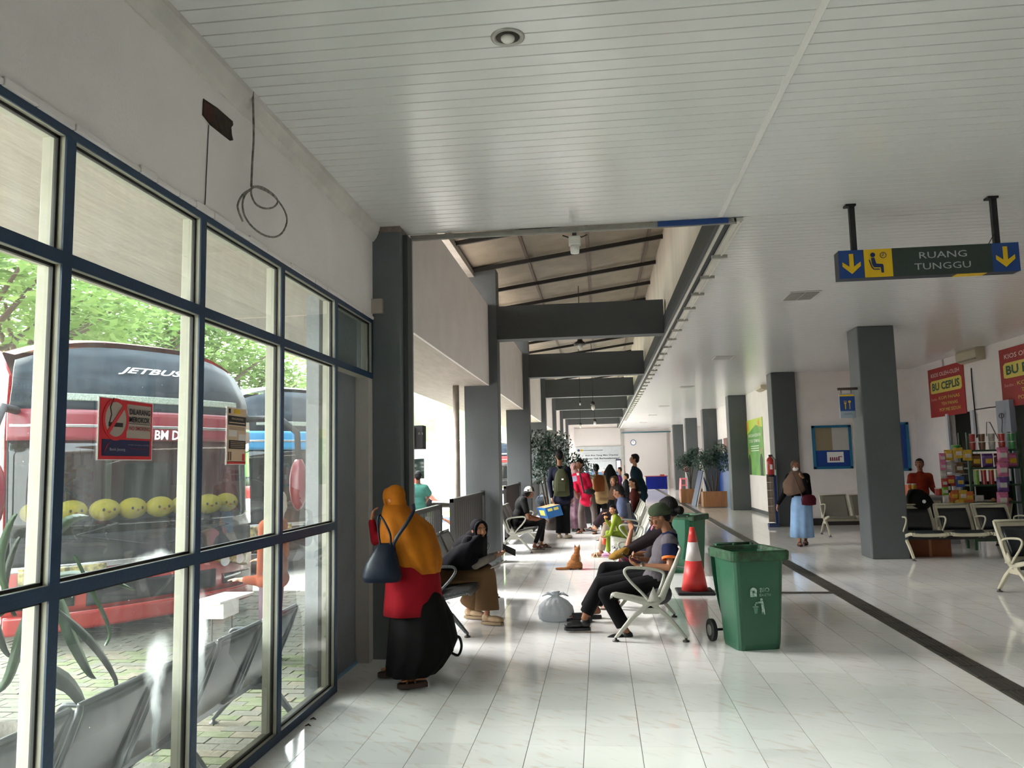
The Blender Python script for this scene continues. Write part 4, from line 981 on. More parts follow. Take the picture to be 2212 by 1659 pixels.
t = thing('notice_sheet', 'narrow cream notice poster taped on the second window pane', 'poster', (-2.0275, cy, hz-hh))
F = Flat((-2.0285, cy, hz), (0, 1, 0), (0, 0, 1)); cr_ = mat('notice cream', '#cdb096', .7)
F.rect(-hw, -hh, hw, hh, 'sheet', wprint, t, .002, .0015); F.rect(-hw*.93, -hh*.9, hw*.97, hh*.97, 'cream_field', cr_, t, .003, .001); F.rect(-hw*.93, -hh*.97, hw*.97, -hh*.88, 'red_footer', redm, t, .003, .001)
F.rect(-hw*.9, hh*.38, hw*.95, hh*.7, 'black_header', blk2, t, .004, .001); F.text('PENGUMUMAN', 0, hh*.60, hh*.07, cr_, t, width=hw*1.2); F.rect(-.8*hw, hh*.45, hw*.85, hh*.48, 'rule', cr_, t, .005, .001)
F.rect(-.3*hw, hh*.78, hw*.35, hh*.94, 'yellow_label', yel_s, t, .004, .001); F.rect(-.85*hw, hh*.78, -hw*.65, hh*.94, 'crest', blk2, t, .004, .001); F.rect(-.85*hw, -.02*hh, 0, hh*.2, 'text_box', wprint, t, .004, .001); F.rect(.2*hw, -.15*hh, .93*hw, hh*.08, 'text_box', wprint, t, .004, .001)
F.rect(-.8*hw, -.45*hh, .93*hw, -hh*.15, 'black_list', blk2, t, .0045, .001)
for k in range(4): F.rect(-.65*hw, (-.2-.06*k)*hh, .8*hw, (-.215-.06*k)*hh, 'list_line', cr_, t, .006, .001)
for k in range(3): F.rect(-.75*hw, (.32-.04*k)*hh, .8*hw, (.308-.04*k)*hh, 'text_line', mat('print brown', '#6b5140', .6), t, .004, .001)
for k in (0, 1): F.rect((-.85+.2*k)*hw, -.85*hh, (-.73+.2*k)*hw, -.55*hh, 'figure', mat('print brown', '#6b5140', .6), t, .004, .001)
F.rect(.6*hw, -.86*hh, .85*hw, -.62*hh, 'red_tab', redm, t, .004, .001)
# ================================================================ PEOPLE
def skinm(c): return mat('skin '+c, c, .55, spec=.35, sss=.06, var=.08, vscale=14)
eyew = mat('eye white', '#a79d92', .4); eyed = mat('eye dark', '#15100d', .2); lipm = mat('lips', '#6d3c31', .55); hairm = mat('black hair', '#0b0909', .6, spec=.2, bump=.6, bscale=120, stretch=(1, 1, .12))
def nrm(v): return V(v).normalized()
class Person:
    """body is one continuous remeshed surface; clothes, hair, shoes are children"""
    def __init__(s, label, pel, chest, head, fwd, look, arms, legs, k=1., vox=.008, skin='#9a6a4c', name='person', floor=0., group=None, child=False):
        s.k = k; s.vox = vox; s.pel = V(pel); s.ch = V(chest); s.hd = V(head); s.F = nrm((fwd[0], fwd[1], 0)); s.R = s.F.cross(V((0, 0, 1))); s.lf = nrm(look)
        s.up = (s.ch-s.pel).normalized(); s.skin = skinm(skin)
        s.root = thing(name, label, 'person', (s.pel.x, s.pel.y, floor), group); s.child = child
        s.nk = s.ch+s.up*.17*k; s.SR = s.R
        s.sh = [s.ch+s.up*.10*k-s.SR*.155*k, s.ch+s.up*.10*k+s.SR*.155*k]
        s.hp = [s.pel-s.R*.085*k, s.pel+s.R*.085*k]
        s.arms = arms; s.legs = legs; s.hf = s.headframe()
        s.body()
    def headframe(s):
        f = s.lf; r = nrm(f.cross(V((0, 0, 1)))); u = r.cross(f); return Matrix((r, f, u)).transposed()
    def H(s, x, y, z): return s.hd+s.hf@V((x, y, z))*s.hk()
    def hk(s): return s.k*(1.18 if s.child else 1.)
    def torso_frame(s):
        f = s.up.cross(s.R)*-1; f = s.R.cross(s.up)*-1
        f = (s.up.cross(s.R)).normalized(); return Matrix((s.R, f, s.up)).transposed()
    def torso(s, b, e, low=0.):
        k = s.k; M = s.torso_frame(); mid = (s.pel+s.ch)/2
        dn = V((0, 0, 1)) if s.up.z > .9 else s.up; b.ell(s.pel+dn*(.02-low)*k, ((.155+e)*k, (.115+e)*k, (.12+e)*k), M, 18); b.ell(mid, ((.140+e)*k, (.105+e)*k, (.17+e)*k), M, 18)
        b.ell(s.ch, ((.160+e)*k, (.115+e)*k, (.155+e)*k), M, 18); b.cap(s.sh[0], s.sh[1], (.062+e)*k, (.062+e)*k, 12)
        b.cap(s.ch+s.up*.06*k, s.nk, (.10+e)*k, (.055+e*.5)*k, 12)
    def hand(s, b, wr, hd, pn, curl, side, sp=1.):
        k = s.k*.95; d = nrm(hd); n = V(pn)-d*V(pn).dot(d); n.normalize(); w = d.cross(n); pc = wr+d*.045*k
        M = Matrix((w, d, n)).transposed(); b.ell(pc, (.040*k, .052*k, .017*k), M, 12)
        for i, (o, L) in enumerate(((-.030, .062), (-.010, .072), (.010, .068), (.029, .052))):
            a = pc+d*.035*k+w*o*k; d1 = (d*cos(curl*.6)+n*sin(curl*.6)); m_ = a+d1*L*.5*k; d2 = (d*cos(curl*1.5)+n*sin(curl*1.5)); e = m_+d2*L*.5*k
            b.cap(a, m_, .0095*k, .0088*k, 7); b.cap(m_, e, .0088*k, .0075*k, 7)
        a = wr+d*.02*k+w*side*.025*k; m_ = a+(d*.6+w*side*.8+n*.25).normalized()*.035*k; e = m_+(d*.9+n*.5*curl+w*side*.1).normalized()*.03*k
        b.cap(a, m_, .012*k, .0105*k, 7); b.cap(m_, e, .0105*k, .0085*k, 7)
    def body(s):
        b = MB(); k = s.k; hk = s.hk()
        s.torso(b, -.012)
        b.cap(s.nk-s.up*.03*k, s.H(0, -.02, -.05), .052*k, .048*k, 12)
        H = s.H; M = s.hf
        b.ell(H(0, -.008, .022), (.073*hk, .092*hk, .092*hk), M, 20); b.ell(H(0, .02, -.045), (.054*hk, .062*hk, .062*hk), M, 16)
        b.ell(H(0, .062, -.088), (.022*hk, .020*hk, .018*hk), M, 10)
        b.cap(H(0, .082, .008), H(0, .104, -.028), .0085*hk, .0125*hk, 8); b.ell(H(0, .092, -.034), (.017*hk, .012*hk, .009*hk), M, 8)
        for sg in (-1, 1):
            b.ell(H(sg*.038, .062, -.022), (.022*hk, .02*hk, .024*hk), M, 10); b.ell(H(sg*.03, .074, .030), (.024*hk, .012*hk, .008*hk), M, 8)
            b.ell(H(sg*.076, -.012, -.006), (.009*hk, .02*hk, .031*hk), M, 10)
        b.ell(H(0, .086, -.062), (.022*hk, .012*hk, .007*hk), M, 8)
        for i, (el, wr, hd, pn, curl) in enumerate(s.arms):
            el, wr = V(el), V(wr); b.cap(s.sh[i], el, .043*k, .034*k, 10); b.cap(el, wr, .036*k, .023*k, 10); s.hand(b, wr, hd, pn, curl, (1 if i == 0 else -1))
        for i, (kn, an, toe) in enumerate(s.legs):
            kn, an, td = V(kn), V(an), nrm(toe); b.cap(s.hp[i], kn, .078*k, .052*k, 12); b.cap(kn, kn+(an-kn)*.35, .050*k, .050*k, 12); b.cap(kn+(an-kn)*.35, an, .050*k, .031*k, 12)
            hl = an-td*.03*k+V((0, 0, -.05*k)); bl = an+td*.12*k+V((0, 0, -.062*k)); b.cap(hl, bl, .028*k, .023*k, 10); b.cap(an, hl, .033*k, .03*k, 8)
            w = td.cross(V((0, 0, 1)))
            for o, L, r in ((-.028, .045, .0115), (-.012, .052, .009), (.002, .05, .0085), (.015, .044, .008), (.027, .036, .0075)):
                o2 = o if i == 1 else -o; b.cap(bl+w*o2*k, bl+w*o2*1.05*k+td*L*k+V((0, 0, -.006*k)), r*k, r*.9*k, 6)
        s.b = b.build('body', s.skin, s.root, remesh=s.vox, relax=2, fix=False)
        for sg in (-1, 1):
            MB().ell(H(sg*.032, .0815, .012), (.0112*hk, .0055*hk, .0050*hk), M, 10).build('eye', eyew, s.root, smooth=True, fix=False)
            MB().ell(H(sg*.032, .0862, .012), (.0050*hk, .0020*hk, .0050*hk), M, 8).build('iris', eyed, s.root, smooth=True, fix=False)
            MB().tube([H(sg*.014, .0885, .030), H(sg*.032, .0895, .036), H(sg*.052, .078, .030)], .0032*hk, 5).build('eyebrow', hairm, s.root, fix=False)
        b = MB(); b.ell(H(0, .0945, -.057), (.021*hk, .006*hk, .0045*hk), M, 10); b.ell(H(0, .0925, -.066), (.018*hk, .006*hk, .0055*hk), M, 10); b.build('lips', lipm, s.root, smooth=True, fix=False, remesh=.0035)
    # ---- clothing
    def top(s, m, sleeve=.55, e=.016, low=.10, vox=None, name='shirt', cuff=None, wide=0.):
        b = MB(); k = s.k; s.torso(b, e, low); M = s.torso_frame(); b.ell(s.pel, ((.162+e)*k, (.125+e)*k, .16*k), M, 18); b.ell(s.pel.lerp(s.ch, .35), ((.150+e)*k, (.115+e)*k, .16*k), M, 18)
        dn = V((0, 0, 1)) if s.up.z > .9 else s.up; b.ell(s.pel+dn*(-.02-low)*k, ((.178+e+wide)*k, (.135+e+wide*.6)*k, (.12)*k), M, 18)
        for i, (el, wr, *_r) in enumerate(s.arms):
            el, wr = V(el), V(wr)
            if sleeve <= 1: p = s.sh[i].lerp(el, sleeve); b.cap(s.sh[i], p, (.056+e)*k, (.047+e*.9)*k, 12)
            else: q = el.lerp(wr, sleeve-1); b.cap(s.sh[i], el, (.056+e)*k, (.042+e*.6)*k, 12); b.cap(el, q, (.043+e*.6)*k, (.031+e*.4)*k, 12)
        o = b.build(name, m, s.root, remesh=vox or s.vox*1.25, relax=3, fix=False)
        if cuff:
            for i, (el, *_r) in enumerate(s.arms):
                p = s.sh[i].lerp(V(el), sleeve); d = (V(el)-s.sh[i]).normalized(); MB().cyl(p-d*.0, p+d*.03*k, (.050+e)*k, (.047+e)*k, 18).build('sleeve_cuff', cuff, s.root, smooth=True)
        return o
    def collar(s, m):
        b = MB(); M = s.torso_frame(); c = s.nk-s.up*.012*s.k; k = s.k
        b.loft([b.ring(c+s.up*z*k, M@V((r*k, 0, 0)), M@V((0, r*k, 0)), 20) for z, r in ((-.02, .085), (.03, .066), (.035, .060), (-.0, .062))], cap=False); b.build('collar', m, s.root, smooth=True)
    def pants(s, m, w=.0, upto=1., name='trousers', hem=0.):
        b = MB(); k = s.k; M = s.torso_frame(); b.ell(s.pel, ((.158)*k, (.115)*k, .12*k), M, 18)
        for i, (kn, an, toe) in enumerate(s.legs):
            kn, an = V(kn), V(an); e = kn.lerp(an, upto); b.cap(s.hp[i], kn, (.092+w*.3)*k, (.066+w*.5)*k, 14); b.cyl(kn, e, (.066+w*.5)*k, (.055+w)*k, 18); b.ell(kn, (.066+w*.5)*k, n=14)
        return b.build(name, m, s.root, remesh=s.vox*1.3, relax=2, fix=False)
    def hair(s, m=hairm, long=False, bun=False, vol=1.):
        b = MB(); H = s.H; hk = s.hk()*vol; M = s.hf
        b.ell(H(0, -.024, .034), (.081*hk, .090*hk, .094*hk), M, 20); b.ell(H(0, .008, .078), (.060*hk, .070*hk, .042*hk), M, 14); b.ell(H(0, -.06, -.012), (.066*hk, .055*hk, .07*hk), M, 14)
        if long: b.cap(H(0, -.07, 0), H(0, -.10, -.16), .065*hk, .07*hk)
        if bun: b.ell(H(0, -.135, -.03), (.045*hk, .045*hk, .045*hk), M, 12); b.ell(H(0, -.10, -.02), (.05*hk, .05*hk, .04*hk), M, 10)
        b.build('hair', m, s.root, remesh=max(.005, s.vox*.9), relax=1, fix=False)
    def hijab(s, m, cape=None, pleat=.04, under=None):
        """hood open at the face, plus a draped cape described by rings (centre, right half-width, forward half-depth)"""
        b = MB(); H = s.H; hk = s.hk(); M = s.hf
        b.ell(H(0, -.022, .032), (.089*hk, .096*hk, .098*hk), M, 24); b.ell(H(0, -.035, -.04), (.083*hk, .082*hk, .10*hk), M, 20); b.ell(H(0, .018, -.118), (.062*hk, .066*hk, .036*hk), M, 16)
        b.cap(H(0, -.02, -.09), s.nk-s.up*.03*s.k, .072*hk, .095*s.k, 14); 
        for t in range(9):    # rim that frames the face
            a = pi*(t/8); 
            x0, z0 = cos(a)*.078, .012+sin(a)*.090; p = H(x0, .050, z0)
            a2 = pi*((t+1)/8)
            if t < 8: b.cap(p, H(cos(a2)*.078, .050+.012*sin(a2), .012+sin(a2)*.090), .013*hk, .013*hk, 6)
        for sg in (-1, 1): b.cap(H(sg*.078, .048, .015), H(sg*.055, .045, -.085), .014*hk, .016*hk, 6); b.cap(H(sg*.055, .045, -.085), H(0, .058, -.118), .016*hk, .018*hk, 6)
        o = b.build('headscarf', m, s.root, remesh=max(.006, s.vox), relax=3, fix=False)
        if cape:
            c = MB(); R = []
            for i, (p, ax, ay, *r_) in enumerate(cape):
                am = pleat*(i/(len(cape)-1)); R.append(c.ring(V(p), V(ax), V(ay), 60, am, 9, 1.+i*.25))
            # fold shell inward at the hem so that the cloth has thickness
            last = R[-1]; cc = sum((V(q) for q in last), V())/len(last); R.append([cc+(V(q)-cc)*.95 for q in last]); R.append([cc+(V(q)-cc)*.5+V((0, 0, .05)) for q in last])
            c.loft(R); c.build('cape', m, s.root, smooth=True)
        return o
    def shoes(s, m, kind='shoe', sole=None, h=.03):
        k = s.k
        for i, (kn, an, toe) in enumerate(s.legs):
            an = V(an); td = nrm(toe); w = td.cross(V((0, 0, 1))).normalized(); u = w.cross(td); z = an-u*.085*k
            if kind == 'shoe':
                b = MB(); M = Matrix((w, td, u)).transposed(); b.ell(z+td*.09*k+u*.025*k, (.046*k, .10*k, .038*k), M, 14); b.ell(z-td*.01*k+u*.035*k, (.042*k, .058*k, .05*k), M, 12); b.ell(z+td*.15*k+u*.018*k, (.044*k, .055*k, .03*k), M, 12)
                b.build('shoe', m, s.root, remesh=s.vox, relax=2, fix=False)
            fw = {'shoe': .047}.get(kind, .05)
            b = MB(); pts = [z+w*(x*k)+td*(y*k) for x, y in ((-.034, -.06), (.034, -.06), (.044, .02), (fw, .11), (.036, .185), (.0, .205), (-.036, .185), (-fw, .11), (-.044, .02))]
            b.prism([p-u*.004*k for p in pts], u*(-h*k)); b.build('sole', sole or m, s.root, bevel=.004)
            if kind == 'slide': 
                b = MB(); b.tube([z+td*.10*k+w*(.052*k), z+td*.10*k+w*(.045*k)+u*.04*k, z+td*.10*k+u*.058*k, z+td*.10*k-w*(.045*k)+u*.04*k, z+td*.10*k-w*(.052*k)], .010*k, 6)
                bb = MB(); A = []
                for t in range(9):
                    a = pi*t/8; A.append([z+w*(cos(a)*.054*k)+u*(sin(a)*.058*k)+td*(y*k) for y in (.045, .145)]+[z+w*(cos(a)*.048*k)+u*(sin(a)*.051*k)+td*(y*k) for y in (.145, .045)])
                bb.loft(A); bb.build('strap', m, s.root, smooth=False, bevel=.003)
            if kind == 'sandal':
                for ya, yb in ((.05, .13), (.13, .05)):
                    MB().tube(bez([z+td*ya*k+w*(.046*k), z+td*((ya+yb)/2)*k+u*.056*k, z+td*yb*k-w*(.046*k)], 8), .0085*k, 5).build('strap', m, s.root, smooth=True)
    def skirt(s, m, rings, pleat=.05, n=11, name='skirt', vis=True):
        c = MB(); R = [c.ring(V(p), V(ax), V(ay), 72, pleat*(i/(len(rings)-1)), n, .5*i) for i, (p, ax, ay) in enumerate(rings)]
        last = R[-1]; cc = sum((V(q) for q in last), V())/len(last); R.append([cc+(V(q)-cc)*.96 for q in last]); R.append([cc+(V(q)-cc)*.90+V((0, 0, .12)) for q in last])
        c.loft(R); return c.build(name, m, s.root, smooth=True)
    def glasses(s, m):
        b = MB(); H = s.H
        for sg in (-1, 1):
            b.tube([H(sg*.033+.020*cos(a), .100, .010+.015*sin(a)) for a in [2*pi*i/14 for i in range(15)]], .0016, 4); b.tube([H(sg*.053, .098, .014), H(sg*.076, .05, .012), H(sg*.078, -.01, .006)], .0016, 4)
        b.tube([H(-.013, .101, .012), H(.013, .101, .012)], .0016, 4); b.build('glasses', m, s.root)
def phone(label, c, xd, yd, parent=None):
    c = V(c); x = nrm(xd); y = nrm(yd); n = x.cross(y); t = thing('phone', label, 'phone', tuple(c)); MB().obox(c, x*.036, y*.076, n*.0045).build('case', mat('phone case', '#151517', .3), t, bevel=.003)
    MB().obox(c+n*.0048, x*.033, y*.072, n*.0006).build('screen', mat('phone screen', '#23272c', .1), t); return t
def strap_(pts, w, m, name, parent, n=26, th=.004, up=None):
    P = bez([V(p) for p in pts], n); b = MB(); R = []
    for i, p in enumerate(P):
        d = (P[min(i+1, n-1)]-P[max(0, i-1)]).normalized(); o = nrm(up) if up is not None else V((0, 0, 1)); a = d.cross(o); a = a.normalized() if a.length > 1e-3 else V((1, 0, 0)); q = a.cross(d)
        R.append([p+a*w/2+q*th, p-a*w/2+q*th, p-a*w/2-q*th, p+a*w/2-q*th])
    b.loft(R); return b.build(name, m, parent, smooth=True)
XF, XB = V((1, 0, 0)), V((-1, 0, 0)); UP = V((0, 0, 1))
# ---- 1 standing woman in orange headscarf
Y = 5.97; hd = AY(852, 1092, Y); fw = nrm((-.80, .55, 0)); rt = fw.cross(UP)
pel = AY(893, 1275, Y); pel.z = .86; chs = V((pel.x-.03, Y, 1.10))
hd = V((hd.x-.01, Y+.02, 1.40))
aL = AZ(853, 1440, .085); aR = AZ(905, 1465, .085)
w1 = Person('woman in orange headscarf, red top and black skirt peering round the column', pel, chs, hd, fw, (-.9, .38, -.12),
    [(AY(812, 1168, 5.98), AY(803, 1125, 5.98), (.12, .1, 1), (1, .2, 0), .7), (pel+V((.16, .1, .10)), pel+V((.10, .26, .02)), (-.3, .3, -.5), (-1, 0, 0), .5)],
    [(V((aL.x+.10, aL.y+.06, .48)), V((aL.x+.04, aL.y+.01, .125)), (-.92, -.25, 0)), (V((aR.x-.05, aR.y+.12, .48)), V((aR.x-.0, aR.y+.05, .125)), (-.9, -.38, 0))], k=.86, vox=.007, skin='#a87050')
redc = cloth('red knit', '#7d0c18', .35, 14, .9); org = cloth('orange scarf', '#a5600f', .35, 8, .8, alt='#8f500c'); blk = cloth('black skirt', '#0c0b0b', .5, 8)
w1.top(redc, 1.93, .008, .10, name='top', wide=.03)
w1.skirt(redc, [(pel+V((0, 0, z)), rt*a, fw*b_) for z, a, b_ in ((.22, .17, .15), (.08, .20, .17), (-.08, .225, .19), (-.22, .235, .20), (-.32, .24, .205))], .02, 7, name='tunic')
w1.skirt(blk, [(V((pel.x+dx, pel.y, z)), V((a, .0, 0)), V((0, b_, 0))) for z, a, b_, dx in ((.80, .16, .15, 0), (.62, .20, .19, .03), (.40, .235, .21, .045), (.26, .25, .22, .05), (.14, .215, .21, .0), (.095, .185, .2, -.02))], .05, 10)
w1.hijab(org, [((hd.x+.01, hd.y, 1.36), rt*.085, fw*.09), ((hd.x+.035, Y, 1.305), rt*.125, fw*.115), ((chs.x-.05, Y-.01, 1.245), rt*.175, fw*.15), ((chs.x-.02, Y-.01, 1.19), rt*.212, fw*.18), ((chs.x, Y-.02, 1.10), rt*.222, fw*.20), ((chs.x+.03, Y-.02, 1.0), rt*.215, fw*.205), ((chs.x+.06, Y-.02, .92), rt*.19, fw*.19), ((chs.x+.10, Y-.02, .845), rt*.13, fw*.14)], .07)
sand = mat('brown wedge sandal', '#3a2318', .6); w1.shoes(mat('tan strap', '#5a3522', .6), 'sandal', sand, .042)
nb = cloth('navy leather', '#141b28', .2, 10, .45)
bag = thing('handbag', 'dark navy handbag hanging at the back of the orange-scarfed woman', 'bag', tuple(AY(822, 1250, 5.68))); bc = AY(824, 1212, 5.68)
b = MB(); b.loft([b.ring(bc+V((dx, 0, z)), (w_, 0, 0), (0, d_, 0), 28, .03, 5) for z, w_, d_, dx in ((-.155, .04, .03, 0), (-.15, .13, .06, 0), (-.11, .148, .075, 0), (-.02, .125, .07, .005), (.06, .09, .05, .02), (.12, .068, .03, .035), (.13, .05, .012, .035))]); b.build('body', nb, bag, smooth=True)
h1 = [AY(x, y, 5.68) for x, y in ((826, 1180), (816, 1135), (818, 1116), (824, 1117))]; MB().tube(bez([bc+V((.0, -.02, .10))]+h1[1:3]+[AY(822, 1112, 5.72)], 14), .008, 6).build('handle', nb, bag, smooth=True)
MB().tube(bez([bc+V((.075, -.02, .11)), AY(843, 1155, 5.67), AY(832, 1130, 5.67), AY(822, 1114, 5.72)], 14), .008, 6).build('handle', nb, bag, smooth=True)
strap_([bc+V((.085, -.01, .10)), AY(858, 1160, 5.66), AY(880, 1128, 5.68), AY(893, 1104, 5.76), AY(893, 1090, 5.95)], .026, nb, 'strap', bag, up=(0, -1, .2))
bk = thing('carried_backpack', 'black backpack held low in front of her, strap loop showing at right', 'bag', tuple(AY(960, 1405, 6.25))); c = AY(957, 1350, 6.25)
b = MB(); b.loft([b.ring(c+V((dx, 0, z)), (w_, 0, 0), (0, .10, 0), 20) for z, w_, dx in ((-.24, .05, -.04), (-.22, .10, -.03), (-.1, .12, 0), (.08, .10, -.02), (.22, .06, -.06), (.25, .02, -.07))]); b.build('body', cloth('black nylon', '#0b0b0c', .2, 10, .7), bk, smooth=True)
strap_([AY(972, 1385, 6.25), AY(990, 1375, 6.25), AY(997, 1395, 6.25), AY(990, 1415, 6.25), AY(975, 1410, 6.25)], .02, mat('black webbing', '#131214', .7), 'strap', bk, up=(0, -1, 0))
# ---- 2 seated woman in black scarf
Y = 8.35; hd = AY(1040, 1152, Y); pel = V((-1.72, Y, .50)); chs = V((-1.47, Y, .78)); F2 = XF
w2 = Person('woman in black headscarf and wide brown trousers seated on the arcade bench, looking over', pel, chs, (hd.x-.02, Y-.04, .965), F2, (.62, -.78, -.02),
    [(V((-1.30, Y+.24, .62)), AY(1078, 1195, Y+.15), (.8, -.3, .3), (0, -.2, 1), 1.1), (V((-1.33, Y-.20, .62)), AY(1072, 1200, Y-.05), (.9, .25, .15), (0, .2, 1), 1.0)],
    [(V((-1.27, Y+.12, .50)), V((-1.46, Y+.18, .12)), (.95, -.3, 0)), (V((-1.23, Y-.08, .50)), V((-1.22, Y-.14, .12)), (.95, -.3, 0))], k=.93, vox=.007, skin='#a97659')
brn = cloth('brown trousers', '#6b5239', .55, 7); blk3 = cloth('black scarf', '#121116', .45, 9)
w2.top(blk3, .9, .012, .06); b = MB()
for el_, wr_, *_r in w2.arms: b.cap(V(el_).lerp(V(wr_), .02), V(el_).lerp(V(wr_), .85), .05, .038, 12)
b.build('sleeves', cloth('patterned grey', '#8d857c', .3, 20, var=.5), w2.root, remesh=.008, relax=1, fix=False); w2.pants(brn, .085, .93)
w2.hijab(blk3, [((-1.33, Y-.02, .92), V((0, .09, 0)), V((.08, 0, .03))), ((-1.37, Y, .885), V((0, .18, 0)), V((.13, 0, .04))), ((-1.42, Y, .83), V((0, .25, 0)), V((.19, 0, .06))), ((-1.47, Y, .74), V((0, .28, 0)), V((.235, 0, .05))), ((-1.51, Y, .65), V((0, .28, 0)), V((.27, 0, .03))), ((-1.53, Y, .575), V((0, .27, 0)), V((.30, 0, .0)))], .04)
w2.shoes(mat('beige shoe', '#a58c6c', .7), 'shoe', mat('beige sole', '#8f7a5f', .8))
phone('dark phone held by the seated woman in the black scarf', AY(1100, 1188, Y), (0, .3, .95), (.9, -.1, -.4))
tag(MB().obox(AY(1070, 1222, Y-.02), (.11, 0, .045), (0, .10, 0), (-.002, 0, .004)).build('document_folder', mat('paper white', '#cfcac4', .7), None, loc=tuple(AY(1070, 1222, Y-.02))), 'light paper folder in the hands of the seated woman', 'folder')
# ---- 3 seated man with cap
Y = 15.5
m3 = Person('man in black tee and white-fronted cap seated with his back to us', (-1.68, Y, .50), (-1.58, Y, .86), AY(1140, 1062, Y)+V((.03, 0, -.03)), (.97, .25, 0), (.75, .66, -.05),
    [(V((-1.45, Y+.3, .62)), V((-1.2, Y+.25, .56)), (.9, 0, -.2), (0, 0, -1), .5), (V((-1.42, Y-.22, .60)), V((-1.17, Y-.08, .56)), (.9, 0, -.3), (0, 0, -1), .5)],
    [(V((-1.17, Y+.22, .52)), V((-1.22, Y+.25, .1)), (.95, -.1, 0)), (V((-1.15, Y-.10, .52)), V((-1.32, Y-.1, .1)), (.95, -.1, 0))], k=.98, vox=.01, skin='#7d5038')
m3.top(cloth('black tee', '#141415', .3, 8), .6); m3.pants(cloth('black track', '#0e0e10', .4, 9), -.012, .95); m3.hair(); m3.shoes(mat('dark flipflop', '#3a2218', .7), 'sandal')
b = MB(); H = m3.H; b.ell(H(0, -.01, .045), (.088, .10, .092), m3.hf, 20, z0=-.15); b.build('cap', mat('cap white', '#cfccc4', .8), m3.root, smooth=True)
b = MB(); b.ell(H(0, .03, .05), (.0885, .0725, .0925), m3.hf, 20, z0=-.15); b.build('cap_front', mat('cap black', '#121214', .8), m3.root, smooth=True); b = MB(); b.ell(H(0, -.09, .01), (.07, .08, .012), m3.hf, 16); b.build('cap_bill', mat('cap black', '#121214', .8), m3.root, smooth=True)
MB().ell(H(.055, -.075, .055), (.022, .018, .026), m3.hf, 10).build('cap_emblem', mat('cap black', '#121214', .8), m3.root, smooth=True)
# ---- 4 youth with backpack and box
def stand(label, px, Yd, hpx, hy, fwd, look, k, skin, vox=.011, arms=None, stance=.10, lean=0., dz=0., group=None, arm_out=.03):
    hd = AY(hpx, hy, Yd); x = AY(px, 1100, Yd).x; F = nrm((fwd[0], fwd[1], 0)); R = F.cross(UP); hz = hd.z; pel = V((x, Yd, hz*.555)); ch = V((hd.x*.7+x*.3, Yd, hz*.765)); 
    def dflt(sd): s0 = ch+R*sd*(.17*k+arm_out)+UP*.08; e = V((s0.x, s0.y, ch.z-.20*k))+R*sd*.03-F*.02; return (e, e+V((0, 0, -.25*k))+F*.05, (0, 0, -1), R*-sd, .5)
    A = [dflt(-1), dflt(1)]
    if arms:
        for i, a in enumerate(arms):
            if a: A[i] = a
    L = []
    for sd in (-1, 1):
        an = V((x, Yd, .10+dz))+R*sd*stance; L.append((V((x, Yd, hz*.30))+R*sd*stance*.95+F*.02, an, F+R*sd*.2))
    return Person(label, pel, ch, (hd.x, hd.y, hz), F, look, A, L, k=k, vox=vox, skin=skin, floor=0, group=group)
Y = 17.6
hand4 = AY(1192, 1076, Y-.1)
m4 = stand('youth in black with an olive backpack holding a blue box by a cord', 1215, Y, 1208, 986, (.25, .97), (-.2, .97, -.1), 1.12, '#8f6348', arms=[(AY(1187, 1040, Y-.05), hand4, (.1, 0, -1), (1, 0, 0), 1.0), None], stance=.085)
m4.top(cloth('navy jacket', '#141726', .4, 8), 1.9, .02, .12); m4.pants(cloth('black jeans', '#101013', .4, 9), .02, .97); m4.hair(); m4.shoes(mat('cream sneaker', '#b9ae9b', .7), 'shoe', mat('sneaker sole', '#8f8577', .8))
olv = cloth('olive canvas', '#3b3d2a', .4, 10); t = thing('backpack', 'olive canvas backpack on the back of the youth in black', 'backpack', tuple(AY(1212, 1075, Y-.2))); c = AY(1213, 1040, Y-.25)
b = MB(); b.loft([b.ring(c+V((0, dy, z)), (w_, 0, 0), (0, d_, 0), 24, e=3.) for z, w_, d_, dy in ((-.33, .11, .07, .02), (-.31, .175, .11, 0), (0, .165, .11, 0), (.18, .13, .08, .03), (.27, .06, .04, .06), (.28, .02, .02, .06))]); b.build('pack', olv, t, smooth=True)
MB().obox(c+V((0, -.115, -.12)), (.09, 0, 0), (0, .02, 0), (0, 0, .1)).build('pocket', olv, t, bevel=.01); MB().obox(c+V((.03, -.117, .05)), (.022, 0, 0), (0, .004, 0), (0, 0, .016)).build('label_patch', whitep, t)
for sg in (-1, 1): strap_([c+V((sg*.05, .06, .26)), c+V((sg*.10, .13, .33)), c+V((sg*.13, .26, .30)), c+V((sg*.14, .30, .1))], .03, olv, 'strap', t, up=(0, -1, 0))
cb_ = mat('cardboard', '#a57b52', .8, var=.12); bx_ = thing('carried_box', 'blue and yellow printed carton tied with cord, hanging from his hand', 'box', tuple(AY(1188, 1118, Y-.15)))
c = AY(1188, 1104, Y-.12); ax = V((.19, .08, .04)); ay = V((-.10, .14, .0)); az = V((-.035, .0, .115)); MB().obox(c, ax*.85, ay, az).build('carton', cb_, bx_)
blp = mat('box blue print', '#1f5f9c', .5); yp = mat('box yellow print', '#d9cf6a', .5)
ux, uy, uz = ax*.85, ay, az
fx = ux.cross(uz).normalized(); 
MB().obox(c-uy-uy.normalized()*.003, ux, uy.normalized()*.002, uz).build('blue_side', blp, bx_); MB().obox(c-ux-ux.normalized()*.003, ux.normalized()*.002, uy, uz).build('blue_end', blp, bx_); MB().obox(c-ux-ux.normalized()*.006, ux.normalized()*.001, uy*.6, uz*.5).build('yellow_patch', yp, bx_)
